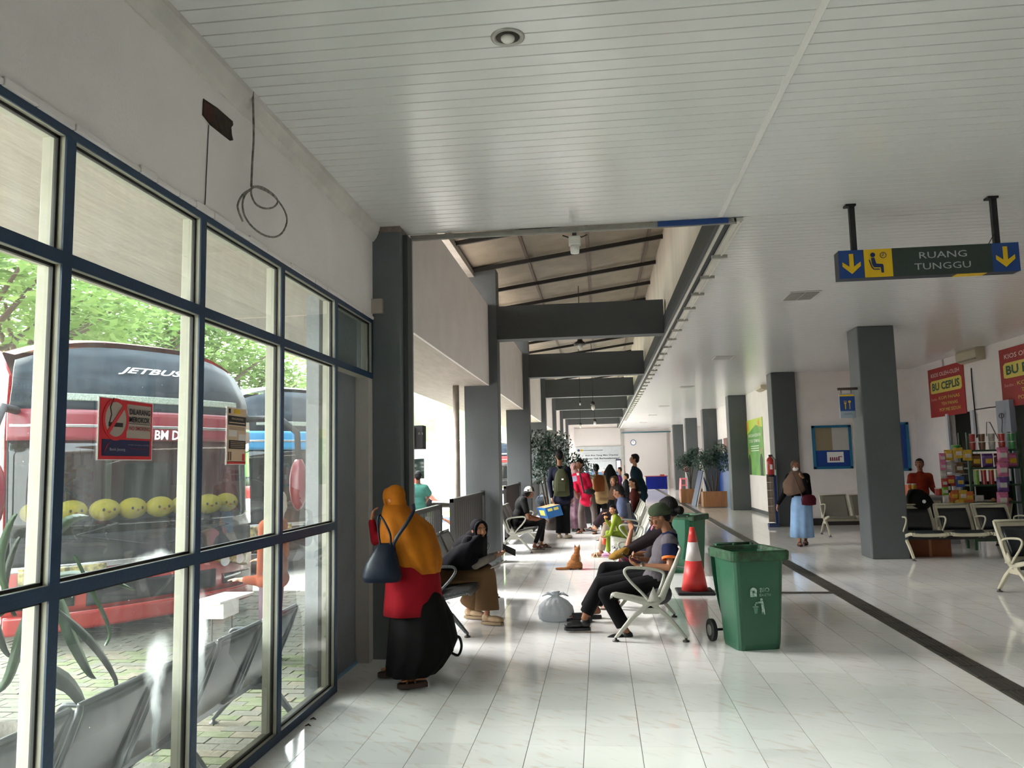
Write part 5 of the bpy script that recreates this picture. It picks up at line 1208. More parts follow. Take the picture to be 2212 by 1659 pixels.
for q in (-.45, .35): MB().obox(c-uy*1.0-uy.normalized()*.006+ux*q+uz*.45, ux*.3, uy.normalized()*.001, uz*.25).build('yellow_patch', yp, bx_)
MB().tube([c-ux*1.01, c-ux+uz, c+uz*1.02, hand4+V((0, 0, -.07)), c+uz*1.02, c+ux+uz, c+ux*1.01], .004).build('cord', rubber, bx_)
# ---- 5 man in red polo, woman reading beside him
Y = 18.75
m5 = stand('man in crimson polo shirt with a sling bag reading a paper', 1270, Y, 1252, 1003, (-.45, -.9), (-.75, -.62, -.18), 1.02, '#8a5c42', arms=[None, (AY(1248, 1075, Y-.1), AY(1240, 1058, Y-.3), (-.7, -.5, .3), (0, 0, 1), .9)], stance=.19)
crim = cloth('crimson polo', '#b01738', .4, 8); m5.top(crim, .7, .02, .14); m5.collar(mat('polo collar', '#c9b9b0', .8)); m5.pants(cloth('grey slacks', '#5a514e', .5, 8), .015, .97); m5.hair(); m5.shoes(mat('brown sandal', '#43261a', .7), 'sandal')
t = thing('sling_bag', 'dark sling bag across the crimson polo', 'bag', tuple(AY(1272, 1062, Y-.2))); MB().ell(AY(1274, 1062, Y-.2), (.13, .05, .07), n=16).build('pouch', cloth('dark leather', '#231d1e', .2, 10, .5), t, smooth=True)
strap_([AY(1262, 1066, Y-.2), AY(1256, 1040, Y-.19), AY(1252, 1018, Y-.14), AY(1258, 1008, Y-.05)], .035, mat('strap dark', '#2c2426', .6), 'strap', t, up=(0, -1, 0))
tag(MB().obox(AY(1238, 1035, Y-.38), (.085, 0, .02), (0, .01, .002), (-.01, .01, .06)).build('paper_sheet', mat('lilac paper', '#b9b2cf', .7), None, loc=tuple(AY(1238, 1035, Y-.38))), 'folded lilac paper held up in front of the crimson polo', 'paper')
Y = 19.4
w5 = stand('woman in pale pink headscarf and mauve dress behind the paper', 1244, Y, 1240, 1010, (.6, -.8), (.7, -.7, -.2), .95, '#9b6e55', stance=.08)
mv = cloth('mauve dress', '#5d4150', .4, 8, alt='#7e6873', var=.3); w5.top(mv, 1.8, .02, .1); x = w5.pel.x
w5.skirt(mv, [((x, Y, z), V((a, 0, 0)), V((0, a*.8, 0))) for z, a in ((1.05, .17), (.8, .19), (.4, .22), (.08, .25))], .05)
w5.hijab(cloth('pink scarf', '#c9a3a0', .3, 9), [((w5.hd.x, Y, 1.50), V((.08, 0, 0)), V((0, .08, 0))), ((w5.hd.x, Y, 1.40), V((.14, 0, 0)), V((0, .12, 0))), ((w5.hd.x, Y, 1.25), V((.19, 0, 0)), V((0, .16, 0)))])
w5.shoes(mat('black shoe', '#141214', .6), 'shoe')
Y = 20.6
m6 = stand('person in tan top with a rust backpack behind the crimson polo', 1298, Y, 1288, 1012, (.2, .95), (.1, .95, 0), 1.0, '#8f6147', stance=.09)
m6.top(cloth('tan top', '#a58a63', .4, 8), 1.7, .03, .12); m6.pants(cloth('black trousers far', '#121214', .4, 9), .01, .96); m6.hair(); m6.shoes(mat('black shoe', '#141214', .6), 'shoe')
t = thing('backpack', 'rust-brown backpack of the person behind the crimson polo', 'backpack', tuple(AY(1296, 1060, Y-.2))); c = AY(1294, 1045, Y-.22); b = MB()
b.loft([b.ring(c+V((0, 0, z)), (w_, 0, 0), (0, .1, 0), 20, e=3.) for z, w_ in ((-.2, .08), (-.19, .14), (.1, .15), (.2, .1), (.23, .04))]); b.build('pack', cloth('rust canvas', '#7a4526', .3, 9), t, smooth=True)
strap_([c+V((-.05, .05, .2)), c+V((-.07, .16, .27)), c+V((-.07, .26, .2))], .03, cloth('rust canvas', '#7a4526', .3, 9), 'strap', t)
# ---- 7 woman in long black, 8 man in navy jacket
Y = 23.5
w7 = stand('woman all in black with long black headscarf, seen from behind', 1320, Y, 1318, 1012, (.1, 1), (.1, 1, 0), 1.0, '#8f6147', stance=.07)
bf = cloth('black abaya', '#0d0d10', .4, 8); w7.top(bf, 1.9, .02, .1); x = w7.pel.x; w7.skirt(bf, [((x, Y, z), V((a, 0, 0)), V((0, a*.8, 0))) for z, a in ((1.1, .17), (.7, .2), (.1, .24))], .05)
w7.hijab(bf, [((x, Y, 1.55), V((.08, 0, 0)), V((0, .09, 0))), ((x, Y, 1.4), V((.17, 0, 0)), V((0, .15, 0))), ((x, Y, 1.12), V((.24, 0, 0)), V((0, .2, 0)))]); w7.shoes(mat('black shoe', '#141214', .6), 'shoe')
Y = 20.2
m8 = stand('young man with glasses in dark teal jacket holding a black bag', 1386, Y, 1370, 992, (-1, .15), (-.97, -.05, .12), 1.1, '#96684d', arms=[None, (AY(1392, 1068, Y-.2), AY(1388, 1098, Y-.22), (-.1, 0, -1), (0, 1, 0), .8)], stance=.09)
m8.top(cloth('dark teal jacket', '#10252e', .4, 8), 1.9, .03, .14); m8.pants(cloth('cream slacks', '#8f8775', .5, 8), .03, .97); m8.hair(vol=1.06); m8.glasses(blackm); m8.shoes(mat('black shoe', '#141214', .6), 'shoe')
t = thing('hand_bag', 'small black bag dangling from the teal jacket man', 'bag', tuple(AY(1386, 1130, Y-.2))); MB().ell(AY(1387, 1120, Y-.22), (.075, .05, .13), n=14).build('pouch', nb, t, smooth=True); MB().tube([AY(1383, 1110, Y-.22), AY(1388, 1100, Y-.22), AY(1392, 1110, Y-.22)], .006).build('handle', nb, t)
# ---- far seated / standing small figures
def sit(label, px, Yd, hpx, hy, k, skin, fx=-1, look=None, vox=.011, hands=None, kneeout=.10, pelz=.50, back=0., cross=False, child=False, group=None, footx=0., floor=0.):
    hd = AY(hpx, hy, Yd); x = AY(px, 1150, Yd).x; F = V((fx, 0, 0)); R = F.cross(UP); pel = V((x, Yd, pelz)); d = V((hd.x, Yd, hd.z))-pel; ch = pel+d*.56
    kn = pel.x+fx*.44*k; kz = max(.27 if child else .40, pelz+.0)
    A = []
    for i, sd in enumerate((-1, 1)):
        if hands and hands[i]: A.append(hands[i]); continue
        s0 = ch+R*sd*.2*k; e = V((s0.x+fx*.05, s0.y, pelz+.13)); A.append((e, V((e.x+fx*.22*k, Yd+(R.y*sd)*.10, pelz+.10)), (fx, -R.y*sd*.3, -.1), (0, 0, -1), .7))
    L = []
    for sd in (-1, 1):
        L.append((V((kn, Yd, kz+.02))+R*sd*kneeout, V((kn+fx*footx, Yd, .10*k+.0 if not child else kz-.30))+R*sd*kneeout, (fx, 0, 0)))
    if cross: L[0] = (V((kn, Yd, kz+.10))+R*-.03, V((kn+fx*.22, Yd, .30))+R*.08, (fx, 0, .25))
    return Person(label, pel, ch, (hd.x, Yd, hd.z), F, look or F, A, L, k=k, vox=vox, skin=skin, child=child, group=group)
w10 = sit('seated woman in brown headscarf with crossed legs past the blue tee', 1352, 16.9, 1327, 1040, .98, '#a3765a', look=(-.7, -.7, .05), cross=True)
bs_ = cloth('brown scarf', '#4a3626', .4, 8); w10.top(cloth('black top far', '#171214', .4, 8), 1.9, .02, .08); w10.pants(cloth('plum trousers', '#20161b', .4, 9), .03, .9)
w10.hijab(bs_, [((w10.hd.x, 16.9, w10.hd.z-.12), V((.08, 0, 0)), V((0, .08, 0))), ((w10.hd.x+.03, 16.9, w10.hd.z-.22), V((.15, 0, 0)), V((0, .17, 0))), ((w10.hd.x+.05, 16.9, w10.hd.z-.38), V((.19, 0, 0)), V((0, .22, 0)))]); w10.shoes(mat('dark sandal', '#241a17', .7), 'sandal')
w10b = sit('seated girl with dark hair beyond the brown headscarf', 1378, 17.5, 1366, 1043, .9, '#a3765a', look=(-.9, -.4, -.2)); w10b.top(cloth('maroon knit', '#4c2320', .4, 8), 1.9); w10b.pants(cloth('black jeans', '#101013', .4, 9)); w10b.hair(long=True); w10b.shoes(mat('black shoe', '#141214', .6), 'shoe')
# ---- man in blue-grey tee beside the toddler
Y = 14.1
m11 = sit('man in blue-grey tee leaning forward on the bench behind the toddler', 1365, Y, 1336, 1063, 1.0, '#8a5b41', look=(-.9, .3, -.25), vox=.009, footx=.12)
m11.top(cloth('blue grey tee', '#59617c', .4, 8), .62, .02, .08); m11.pants(cloth('taupe trousers', '#8f8172', .5, 8), .012, .93); m11.hair(); m11.shoes(mat('cream slipper', '#b9a98d', .7), 'sandal', mat('cream slipper', '#b9a98d', .7))
# toddler
Y = 13.25
c12 = sit('toddler in lime green outfit sitting on the bench edge with a red cup', 1345, Y, 1323, 1101, .56, '#b98363', look=(-.55, -.8, -.1), vox=.007, child=True, pelz=.47, hands=[(AY(1318, 1155, Y-.12), AY(1305, 1160, Y-.12), (-1, 0, 0), (0, 0, 1), 1.), (AY(1317, 1135, Y+.1), AY(1308, 1122, Y+.05), (-.5, 0, .8), (0, 0, 1), 1.1)], kneeout=.05)
lime = cloth('lime fleece', '#78892f', .35, 10); c12.top(lime, 1.9, .02, .05); c12.pants(lime, .012, .95); c12.hair(); c12.shoes(mat('pink shoe', '#c58fb0', .8), 'shoe')
MB().ell(c12.ch+V((-.07, -.01, .0)), (.03, .075, .09), n=12).build('bib', mat('pale pink bib', '#d3a79c', .8), c12.root, smooth=True)
t = thing('plastic_cup', 'red plastic snack cup in front of the toddler', 'cup', tuple(AY(1305, 1178, Y-.14))); c = AY(1305, 1170, Y-.14); MB().cyl(c-V((0, 0, .05)), c+V((0, 0, .05)), .028, .037, 16).build('cup', mat('cup red', '#c8482c', .4), t, smooth=True); MB().cyl(c+V((0, 0, .05)), c+V((0, 0, .056)), .039, n=16).build('cup_rim', mat('cup pink', '#d78f86', .4), t)
tag(MB().ell(AY(1309, 1117, Y+.02), (.035, .02, .02), n=10).build('bread', mat('bread', '#b58450', .8), None, loc=tuple(AY(1309, 1117, Y+.02)), smooth=True), 'piece of bread held at the mouth of the toddler', 'food')
# ---- 14 man in green cap, nearest
Y = 7.78
J = lambda x, y, dy=0.: AY(x, y, Y+dy)
m14 = Person('man in green knitted cap and grey polo looking at his phone on the front bench', V((.50, Y, .50)), V((.60, Y, .79)), J(1424, 1117)+V((-.0, 0, 0)), XB, (-.93, -.05, -.38),
    [(J(1448, 1226, -.24), J(1378, 1222, -.16), (-.85, .25, .45), (0, .4, .9), 1.0), (J(1425, 1215, .22), J(1385, 1208, .10), (-.9, -.2, .3), (0, -.3, .95), 1.1)],
    [(J(1308, 1283, -.12), J(1352, 1362, -.10), (-.9, -.1, -.05)), (J(1296, 1262, .12), J(1262, 1335, .10), (-.98, -.05, 0))], k=.98, vox=.0055, skin='#8c5f44')
gp = cloth('grey polo', '#59545a', .35, 9); m14.top(gp, .45, .018, .08); m14.collar(cloth('navy cloth', '#1a2140', .3, 9))
navc = cloth('navy cloth', '#1a2140', .3, 9); b = MB()
for i in (0, 1):
    el = V(m14.arms[i][0]); p, q = m14.sh[i].lerp(el, .12), m14.sh[i].lerp(el, .62); d = (el-m14.sh[i]).normalized()
    MB().loft([MB().ring(p.lerp(q, t_), frame(d)[0]*r_, frame(d)[2]*r_, 24) for t_, r_ in ((0, .074), (.3, .080), (.7, .078), (1, .076), (1.001, .066), (.6, .06))]).build('sleeve', navc, m14.root, smooth=True)
    MB().loft([MB().ring(q+d*z_, frame(d)[0]*r_, frame(d)[2]*r_, 24) for z_, r_ in ((-.004, .079), (.018, .077), (.019, .067), (-.004, .067))]).build('sleeve_cuff', mat('orange trim', '#d1671f', .8), m14.root, smooth=True)
m14.pants(cloth('black slacks', '#0e0d0f', .45, 9), .015, .86); m14.hair(mat('greying hair', '#151312', .6, spec=.2, bump=.6, bscale=120), vol=.965); m14.glasses(blackm)
grc = mat('green knit', '#37452b', .95, bump=.9, bscale=170, var=.15); b = MB(); H = m14.H
b.loft([b.ring(H(0, -.022, z), m14.hf@V((r, 0, 0)), m14.hf@V((0, r*1.12, r*.30*(1-z/.15))), 36) for z, r in ((.012, .086), (.02, .092), (.05, .095), (.08, .09), (.11, .074), (.13, .048), (.138, .012))]); b.build('knitted_cap', grc, m14.root, smooth=True)
m14.shoes(mat('black clog', '#0f0f11', .4), 'shoe'); 
wr = V(m14.arms[0][1]); d = (V(m14.arms[0][0])-wr).normalized(); a_, _, u_ = frame(d); MB().loft([MB().ring(wr+d*(.03+z), a_*r, u_*r, 20) for z, r in ((0, .030), (.018, .031), (.018, .034), (0, .033))]+[]).build('wristwatch', mat('watch steel', '#8b8984', .3, metal=.8), m14.root)
phone('black phone held low by the man in the green cap', J(1358, 1206, -.12), (0, 1, .0), (-.72, 0, .55))
# ---- 15 woman with bun next to him, holding a phone up
Y = 8.45; J = lambda x, y, dy=0.: AY(x, y, Y+dy)
w15 = Person('woman with black hair in a bun raising a phone, behind the green-capped man', V((.52, Y, .50)), V((.62, Y, .84)), J(1438, 1100)+V((.02, 0, 0)), XB, (-.85, .5, -.15),
    [(J(1354, 1190, -.17), J(1364, 1146, -.15), (-.1, 0, 1), (-.7, -.6, 0), 1.1), (V((.50, Y+.22, .66)), V((.22, Y+.14, .66)), (-.9, 0, -.1), (0, 0, -1), .8)],
    [(J(1300, 1255, -.10), V((-.20, Y-.06, .12)), (-.95, -.1, 0)), (V((.02, Y+.10, .52)), V((-.10, Y+.12, .12)), (-.95, -.1, 0))], k=1.0, vox=.007, skin='#9b6a4e')
w15.top(cloth('charcoal sleeve', '#2a2225', .3, 9), 1.08, .022, .06); w15.pants(cloth('black slacks b', '#121114', .4, 9), .02, .93); w15.hair(bun=True, vol=1.08); w15.shoes(mat('charcoal slide', '#2a2c2e', .7), 'slide')
phone('dark phone raised upright by the woman with the bun', J(1360, 1103, -.16), (-.5, .85, 0), (-.12, 0, 1))
# ---- 16 person in pink top beyond, maroon trousers
Y = 9.15
w16 = sit('person in pink top and maroon trousers, mostly hidden on the front bench', 1425, Y, 1420, 1112, .92, '#a3765a', look=(-.9, .4, -.1), vox=.009, kneeout=.08, footx=.12)
w16.top(cloth('pink top', '#b06a75', .4, 9), 1.9, .02, .07); w16.pants(cloth('maroon trousers', '#4b1428', .4, 9), .02, .9); w16.shoes(mat('brown sandal b', '#4a3526', .7), 'sandal')
nj = cloth('navy jacket b', '#171c33', .4, 8); w16.hijab(nj, [((w16.hd.x, Y, w16.hd.z-.12), V((.08, 0, 0)), V((0, .08, 0))), ((w16.hd.x-.02, Y, w16.hd.z-.25), V((.15, 0, 0)), V((0, .18, 0))), ((w16.hd.x-.03, Y, w16.hd.z-.5), V((.19, 0, 0)), V((0, .21, 0)))])
t = thing('yellow_pouch', 'mustard drawstring pouch on a lap of the front bench', 'bag', tuple(AY(1340, 1215, 8.2))); c = AY(1338, 1196, 8.15); b = MB(); b.loft([b.ring(c+V((dx, 0, z)), (r*1.25, 0, r*.3), (0, r, 0), 24, .05, 9) for z, r, dx in ((-.05, .04, -.02), (-.03, .08, -.01), (.01, .085, 0), (.045, .05, .03), (.06, .02, .05))]); b.build('pouch', cloth('mustard cloth', '#8a672c', .5, 12), t, smooth=True)
# ---- walking woman
Y = 15.7; hd = AY(1718, 1008, Y)
w17 = Person('woman in taupe headscarf, face mask and pale blue skirt walking towards us', (3.83, Y, .90), (3.80, Y, 1.20), (hd.x, Y, 1.50), (-.25, -1, 0), (-.2, -1, 0),
    [(AY(1748, 1065, Y-.1), AY(1735, 1032, Y-.22), (-.7, -.3, .5), (0, -.2, 1), .7), (AY(1695, 1065, Y), AY(1680, 1090, Y), (-.3, 0, -1), (1, 0, 0), .5)],
    [(V((3.88, Y+.02, .48)), V((3.90, Y+.12, .12)), (-.25, -.9, 0)), (V((3.78, Y-.06, .48)), V((3.73, Y-.13, .11)), (-.25, -.95, 0))], k=.98, vox=.010, skin='#9a6b50')
w17.arms = [w17.arms[0], w17.arms[1]]
tp = cloth('taupe scarf', '#6f5a4d', .4, 8); w17.top(cloth('black top walk', '#0f0e10', .4, 8), 1.9, .02, .08); lb = cloth('pale blue skirt', '#8fb0d6', .5, 6, var=.18)
w17.skirt(lb, [((x_, Y+dy, z), V((a, 0, 0)), V((0, a*.85, 0))) for z, a, x_, dy in ((.94, .16, 3.83, 0), (.75, .20, 3.83, 0), (.45, .205, 3.82, 0), (.15, .215, 3.81, 0))], .07, 8)
w17.hijab(tp, [((hd.x, Y, 1.42), V((.085, 0, 0)), V((0, .09, 0))), ((hd.x, Y, 1.33), V((.16, 0, 0)), V((0, .14, 0))), ((hd.x+.0, Y, 1.20), V((.25, 0, .02)), V((0, .18, 0))), ((hd.x-.02, Y, 1.05), V((.24, 0, .05)), V((0, .19, 0))), ((hd.x-.02, Y, .98), V((.16, 0, .04)), V((0, .17, 0)))], .04)
b = MB(); b.ell(w17.H(0, .058, -.045), (.058, .052, .048), w17.hf, 16); b.build('face_mask', mat('white mask', '#dcdad8', .8), w17.root, smooth=True); w17.shoes(mat('maroon sandal', '#43202a', .6), 'sandal')
t = thing('crossbody_bag', 'maroon crossbody bag of the walking woman', 'bag', tuple(AY(1747, 1092, Y-.2))); c = AY(1747, 1080, Y-.2); b = MB(); b.loft([b.ring(c+V((0, 0, z)), (w_, 0, 0), (0, .05, 0), 20, e=2.6) for z, w_ in ((-.1, .07), (-.09, .13), (.02, .14), (.08, .11), (.1, .06))]); b.build('pouch', cloth('maroon leather', '#4a1320', .2, 9, .5), t, smooth=True)
strap_([c+V((-.11, 0, .05)), AY(1722, 1045, Y-.24), AY(1712, 1020, Y-.17)], .02, mat('brown strap', '#5a4034', .6), 'strap', t, up=(0, -1, 0))
# ---- kiosk keeper
Y = 16.6
m18 = stand('shopkeeper in red shirt behind the kiosk counter', 1990, Y, 1986, 1003, (-.2, -1), (-.5, -.85, .1), 1.0, '#8a5b41', arms=[(AY(2015, 1055, Y), AY(2028, 1072, Y-.1), (.3, -.3, -.8), (0, 0, -1), .6), None]); m18.top(cloth('red batik', '#6d1714', .3, 12, alt='#7d2c18', var=.5), 1.7, .02, .1); m18.pants(cloth('black jeans', '#101013', .4, 9)); m18.hair(); m18.shoes(mat('black shoe', '#141214', .6), 'shoe')
# ---- outside people
Y = 16.0
m19 = stand('person in teal shirt standing outside with hands on hips', 903, Y, 903, 1030, (.2, 1), (-.3, .95, -.2), .98, '#6f4a38', arms=[None, (AY(928, 1068, Y), AY(918, 1088, Y), (-.8, 0, -.3), (0, 1, 0), .5)], dz=GZ); m19.top(cloth('teal shirt', '#3f6f64', .4, 8), .8, .03, .1); m19.pants(cloth('black jeans', '#101013', .4, 9)); m19.hair(); m19.shoes(mat('black shoe', '#141214', .6), 'shoe')
t = m19.root; 
m20 = sit('person in navy trousers seated outside beyond the gate gap, hand raised', 990, 12.2, 1000, 1090, .95, '#96684d', vox=.011, hands=[(AY(985, 1140, 12.0), AY(966, 1125, 12.0), (-.8, 0, .3), (0, 0, 1), .9), None], pelz=.30)
m20.top(cloth('dark shirt out', '#23262f', .4, 8), .9); m20.pants(cloth('navy trousers', '#151b33', .4, 9)); m20.hair(); m20.shoes(mat('black shoe', '#141214', .6), 'shoe')
Y = 7.45; J = lambda x, y, dy=0.: AY(x, y, Y+dy)
w21 = Person('person in rust-orange top outside the window, reaching out an arm', V((-3.22, Y, .72)), V((-3.22, Y, 1.0)), V((-3.20, Y, 1.33)), XB, (-.95, -.3, -.1),
    [(J(566, 1255, -.1), J(520, 1252, -.1), (-1, 0, .05), (0, 0, -1), .3), (V((-3.2, Y+.22, .8)), V((-3.42, Y+.2, .75)), (-1, 0, 0), (0, 0, -1), .4)],
    [(V((-3.24, Y-.08, .25)), V((-3.22, Y-.09, GZ+.1)), (-1, 0, 0)), (V((-3.24, Y+.08, .25)), V((-3.22, Y+.09, GZ+.1)), (-1, 0, 0))], k=.95, vox=.01, skin='#c08f75', floor=GZ)
w21.top(cloth('rust blouse', '#7a3a22', .4, 10), 1.75, .03, .12); w21.pants(cloth('mauve trousers', '#5b4a55', .4, 8), .03, .95); w21.hijab(cloth('white scarf', '#b9b2ac', .3, 9)); w21.shoes(mat('beige shoe', '#a58c6c', .7), 'shoe')
t = thing('foam_tray', 'white foam tray and papers on a stand outside the window', 'tray', tuple(AX(482, 1330, -3.7))); c = AX(480, 1292, -3.7); MB().obox(c, (.03, .30, 0), (.16, 0, -.0), (0, 0, .012)).build('tray', whitep, t, bevel=.004); MB().obox(c+V((0, -.05, -.09)), (.12, .0, 0), (0, .16, 0), (0, 0, .07)).build('box', whitep, t, bevel=.004)
for sx_ in (-.1, .1): MB().cyl(c+V((sx_, .0, -.15)), (c.x+sx_, c.y, GZ), .01, n=8).build('leg', footm, t)
# ---- ginger cat
cf = mat('ginger fur', '#9a6430', .95, bump=.7, bscale=160, var=.35, vscale=26, alt='#7c4a20', stretch=(.5, .5, 2)); cw = mat('cat white fur', '#c9b8a6', .95, bump=.6, bscale=160)
t = thing('cat', 'ginger tabby cat sitting on the tiles with its back to us', 'cat', (-.46, 12.45, 0)); b = MB(); X0, Y0_ = -.43, 12.45
P = lambda x, y, z: (X0+x, Y0_+y, z)
b.ell(P(-.03, 0, .085), (.095, .085, .085), n=18); b.ell(P(-.01, .0, .15), (.072, .07, .10), n=18); b.ell(P(.01, .02, .215), (.052, .055, .075), n=16); b.cap(P(.01, .02, .20), P(.025, .03, .285), .056, .042, 12)
b.ell(P(.025, .035, .308), (.050, .046, .040), n=16); b.ell(P(.03, .072, .302), (.019, .02, .015), n=10)
for s in (-1, 1):
    b.loft([[P(.025+s*(.030+.006*(1.2-q))+dx, .03+dy, z) for dx, dy in ((-.015*q, -.008*q), (.015*q, -.008*q), (.015*q, .008*q), (-.015*q, .008*q))] for q, z in ((1.2, .325), (.8, .358), (.12, .39))])
    b.cap(P(.01+s*.035, .08, .18), P(.015+s*.032, .095, .02), .024, .016, 10); b.ell(P(.015+s*.032, .11, .014), (.018, .028, .013), n=10); b.ell(P(-.02+s*.08, .03, .06), (.045, .075, .06), n=12); b.ell(P(-.01+s*.09, .09, .016), (.022, .05, .016), n=10)
b.tube(bez([V(P(-.08, -.03, .04)), V(P(-.16, -.05, .022)), V(P(-.24, -.05, .018)), V(P(-.32, -.04, .018))], 14), [.026]*4+[.023]*6+[.02]*2+[.017, .008], 10)
b.build('body', cf, t, remesh=.005, relax=2, fix=False)
for s in (-1, 1): MB().ell(P(.025+s*.016, .072, .318), (.006, .004, .006), n=8).build('eye', eyed, t, smooth=True)
MB().ell(P(.03, .09, .305), (.006, .004, .004), n=8).build('nose', lipm, t, smooth=True); b = MB(); b.ell(P(.045, .05, .16), (.035, .05, .08), n=14); b.build('chest_patch', cw, t, smooth=True)
# ---- plastic bag
pb = bpy.data.materials.new('white plastic bag'); pb.use_nodes = True; n = pb.node_tree.nodes; l = pb.node_tree.links; bb_ = n['Principled BSDF']; bb_.inputs['Base Color'].default_value = (.62, .66, .70, 1); bb_.inputs['Roughness'].default_value = .28
tl = n.new('ShaderNodeBsdfTranslucent'); tl.inputs[0].default_value = (.75, .78, .8, 1); mx = n.new('ShaderNodeMixShader'); mx.inputs[0].default_value = .3; l.new(bb_.outputs[0], mx.inputs[1]); l.new(tl.outputs[0], mx.inputs[2]); l.new(mx.outputs[0], n['Material Output'].inputs[0])
nz = n.new('ShaderNodeTexNoise'); nz.inputs['Scale'].default_value = 22; nz.inputs['Detail'].default_value = 5; tc_ = n.new('ShaderNodeTexCoord'); l.new(tc_.outputs['Object'], nz.inputs[0]); bp = n.new('ShaderNodeBump'); bp.inputs['Strength'].default_value = .8; bp.inputs['Distance'].default_value = .02; l.new(nz.outputs[0], bp.inputs['Height']); l.new(bp.outputs[0], bb_.inputs['Normal'])
c = AZ(1200, 1343); c.y += .08; t = thing('plastic_bag', 'knotted white plastic bag on the tiles by the outstretched foot', 'bag', tuple(c)); b = MB(); rings = []
for z, r in ((.0, .12), (.02, .155), (.08, .17), (.15, .16), (.20, .12), (.235, .07), (.255, .03), (.27, .035), (.30, .05), (.305, .02)):
    row = []
    for i in range(48):
        a = 2*pi*i/48; p = V((cos(a)*r*1.05, sin(a)*r*.85, z)); q = 1+.16*noise.noise(p*9+V((3, 1, 2)))+.04*sin(a*13+z*20); row.append(c+V((p.x*q, p.y*q, z)))
    rings.append(row)
b.loft(rings); b.build('bag', pb, t, smooth=True)
for s in (-1, 1): MB().loft([[c+V((s*.02, 0, .25))+V(d) for d in ((0, -.012, 0), (0, .012, 0), (.002, 0, .02))], [c+V((s*.08, -.02, .27))+V(d) for d in ((0, -.02, 0), (0, .02, 0), (.002, 0, .03))], [c+V((s*.14, -.03, .25))+V(d) for d in ((0, -.006, 0), (0, .006, 0), (.002, 0, .01))]]).build('handle', pb, t, smooth=True)
# ---- ficus trees indoors
fl_g = [mat('ficus leaf', '#2f4a3a', .4, spec=.5, var=.4, vscale=8), mat('ficus leaf light', '#4f7a66', .35, spec=.5, var=.3, vscale=8)]
def ficus(label, base, tops, rad, n, seed, trunkx, box=None):
    rnd = random.Random(seed); t = thing('potted_tree', label, 'plant', base); B = V(base); b = MB()
    for dx, (tx, ty, tz) in zip(trunkx, tops): b.tube(bez([B+V((dx, 0, .3)), B+V((dx*1.5+tx*.3, ty*.3, tz*.5)), B+V((tx, ty, tz))], 8), [.035, .032, .03, .026, .022, .018, .014, .01], 7)
    b.build('trunk', barkm, t, smooth=True)
    for q in (0, 1):
        b = MB()
        for (tx, ty, tz) in tops: leaf_cloud(b, B+V((tx, ty, tz)), (rad[0], rad[1], rad[2]), n//(1 if q == 0 else 3), .045, flat=1., rnd=rnd)
        o = b.build('foliage', fl_g[q], t, fix=False)
    return t
t = ficus('dark ficus tree beside the second big column', (-1.25, 19.9, 0), [(-.25, 0, 2.2), (.15, .1, 2.15), (.0, -.1, 1.75), (.5, .1, 1.6), (-.3, .1, 1.5), (.75, .1, 1.45)], (.42, .4, .36), 520, 3, (-.05, .05, 0, .06, -.06, .08))
MB().loft([MB().ring((-1.25, 19.9, z), (r, 0, 0), (0, r, 0), 20) for z, r in ((0, .18), (.35, .22), (.35, .19), (.3, .18))]).build('pot', mat('plant pot', '#3a3431', .8), t, smooth=True)
wood = mat('planter wood', '#a8744a', .6, var=.35, vscale=5, stretch=(18, 18, .6))
for lb, bx0, by0, tp_ in (('ficus in the front wooden planter box by the right wall', 4.02, 28.8, [(-.1, 0, 1.75), (.25, 0, 1.95), (-.35, .1, 1.6), (.35, 0, 1.55)]), ('ficus in the rear wooden planter box by the right wall', 3.55, 31.8, [(0, 0, 1.75), (-.25, 0, 1.6), (.25, 0, 1.9)])):
    t = ficus(lb, (bx0, by0, 0), tp_, (.36, .36, .33), 560, int(bx0*7), (0, .03, -.03, 0)); b = MB()
    for k in range(8): MB().box((bx0-.42+k*.105, by0-.3, .02), (bx0-.42+k*.105+.10, by0-.275, .57)).build('plank', wood, t)
    MB().box((bx0-.42, by0-.275, .02), (bx0+.42, by0+.3, .55)).build('planter_box', wood, t)
# ---- signs and small things along the right wall
def board(name, label, cat, X, px0, px1, pyt, pyb, m, th=.02, yr=None):
    a, b_ = AX(px0, pyb, X), AX(px1, pyb, X); zt = AX(px1, pyt, X).z; y0, y1 = sorted((a.y, b_.y)); z0 = AX(px1, pyb, X).z
    t = thing(name, label, cat, (X, (y0+y1)/2, z0)); MB().box((X-th, y0, z0), (X, y1, zt)).build('panel', m, t); F = Flat((X-th, (y0+y1)/2, (z0+zt)/2), (0, -1, 0), (0, 0, 1)); return t, F, (y1-y0)/2, (zt-z0)/2
X = 4.925
gm = mat('banner green', '#7ab04a', .6, var=.35, vscale=1.4, alt='#4f8a45'); t, F, w, h = board('green_banner', 'green banner with two uniformed figures on the corridor wall', 'banner', X, 1618, 1653, 898, 1028, gm, .008)
F.poly([(-w, .45*h), (-w, h), (w, h), (w, .65*h), (.2*w, .78*h)], 'yellow_swash', mat('banner lime', '#b9cf4f', .6), t, .002); lp = mat('banner print', '#d8e3cc', .6)
F.text('PEMERIKSAAN KESEHATAN', 0, .42*h, .10, lp, t, width=1.55*w, bold=.01); F.text('STIKER TERMINAL', 0, .22*h, .10, lp, t, width=1.4*w, bold=.01)
for k in range(3): F.rect(-.5*w, (.02-.08*k)*h, .5*w, (.05-.08*k)*h, 'text_line', lp, t, .003)
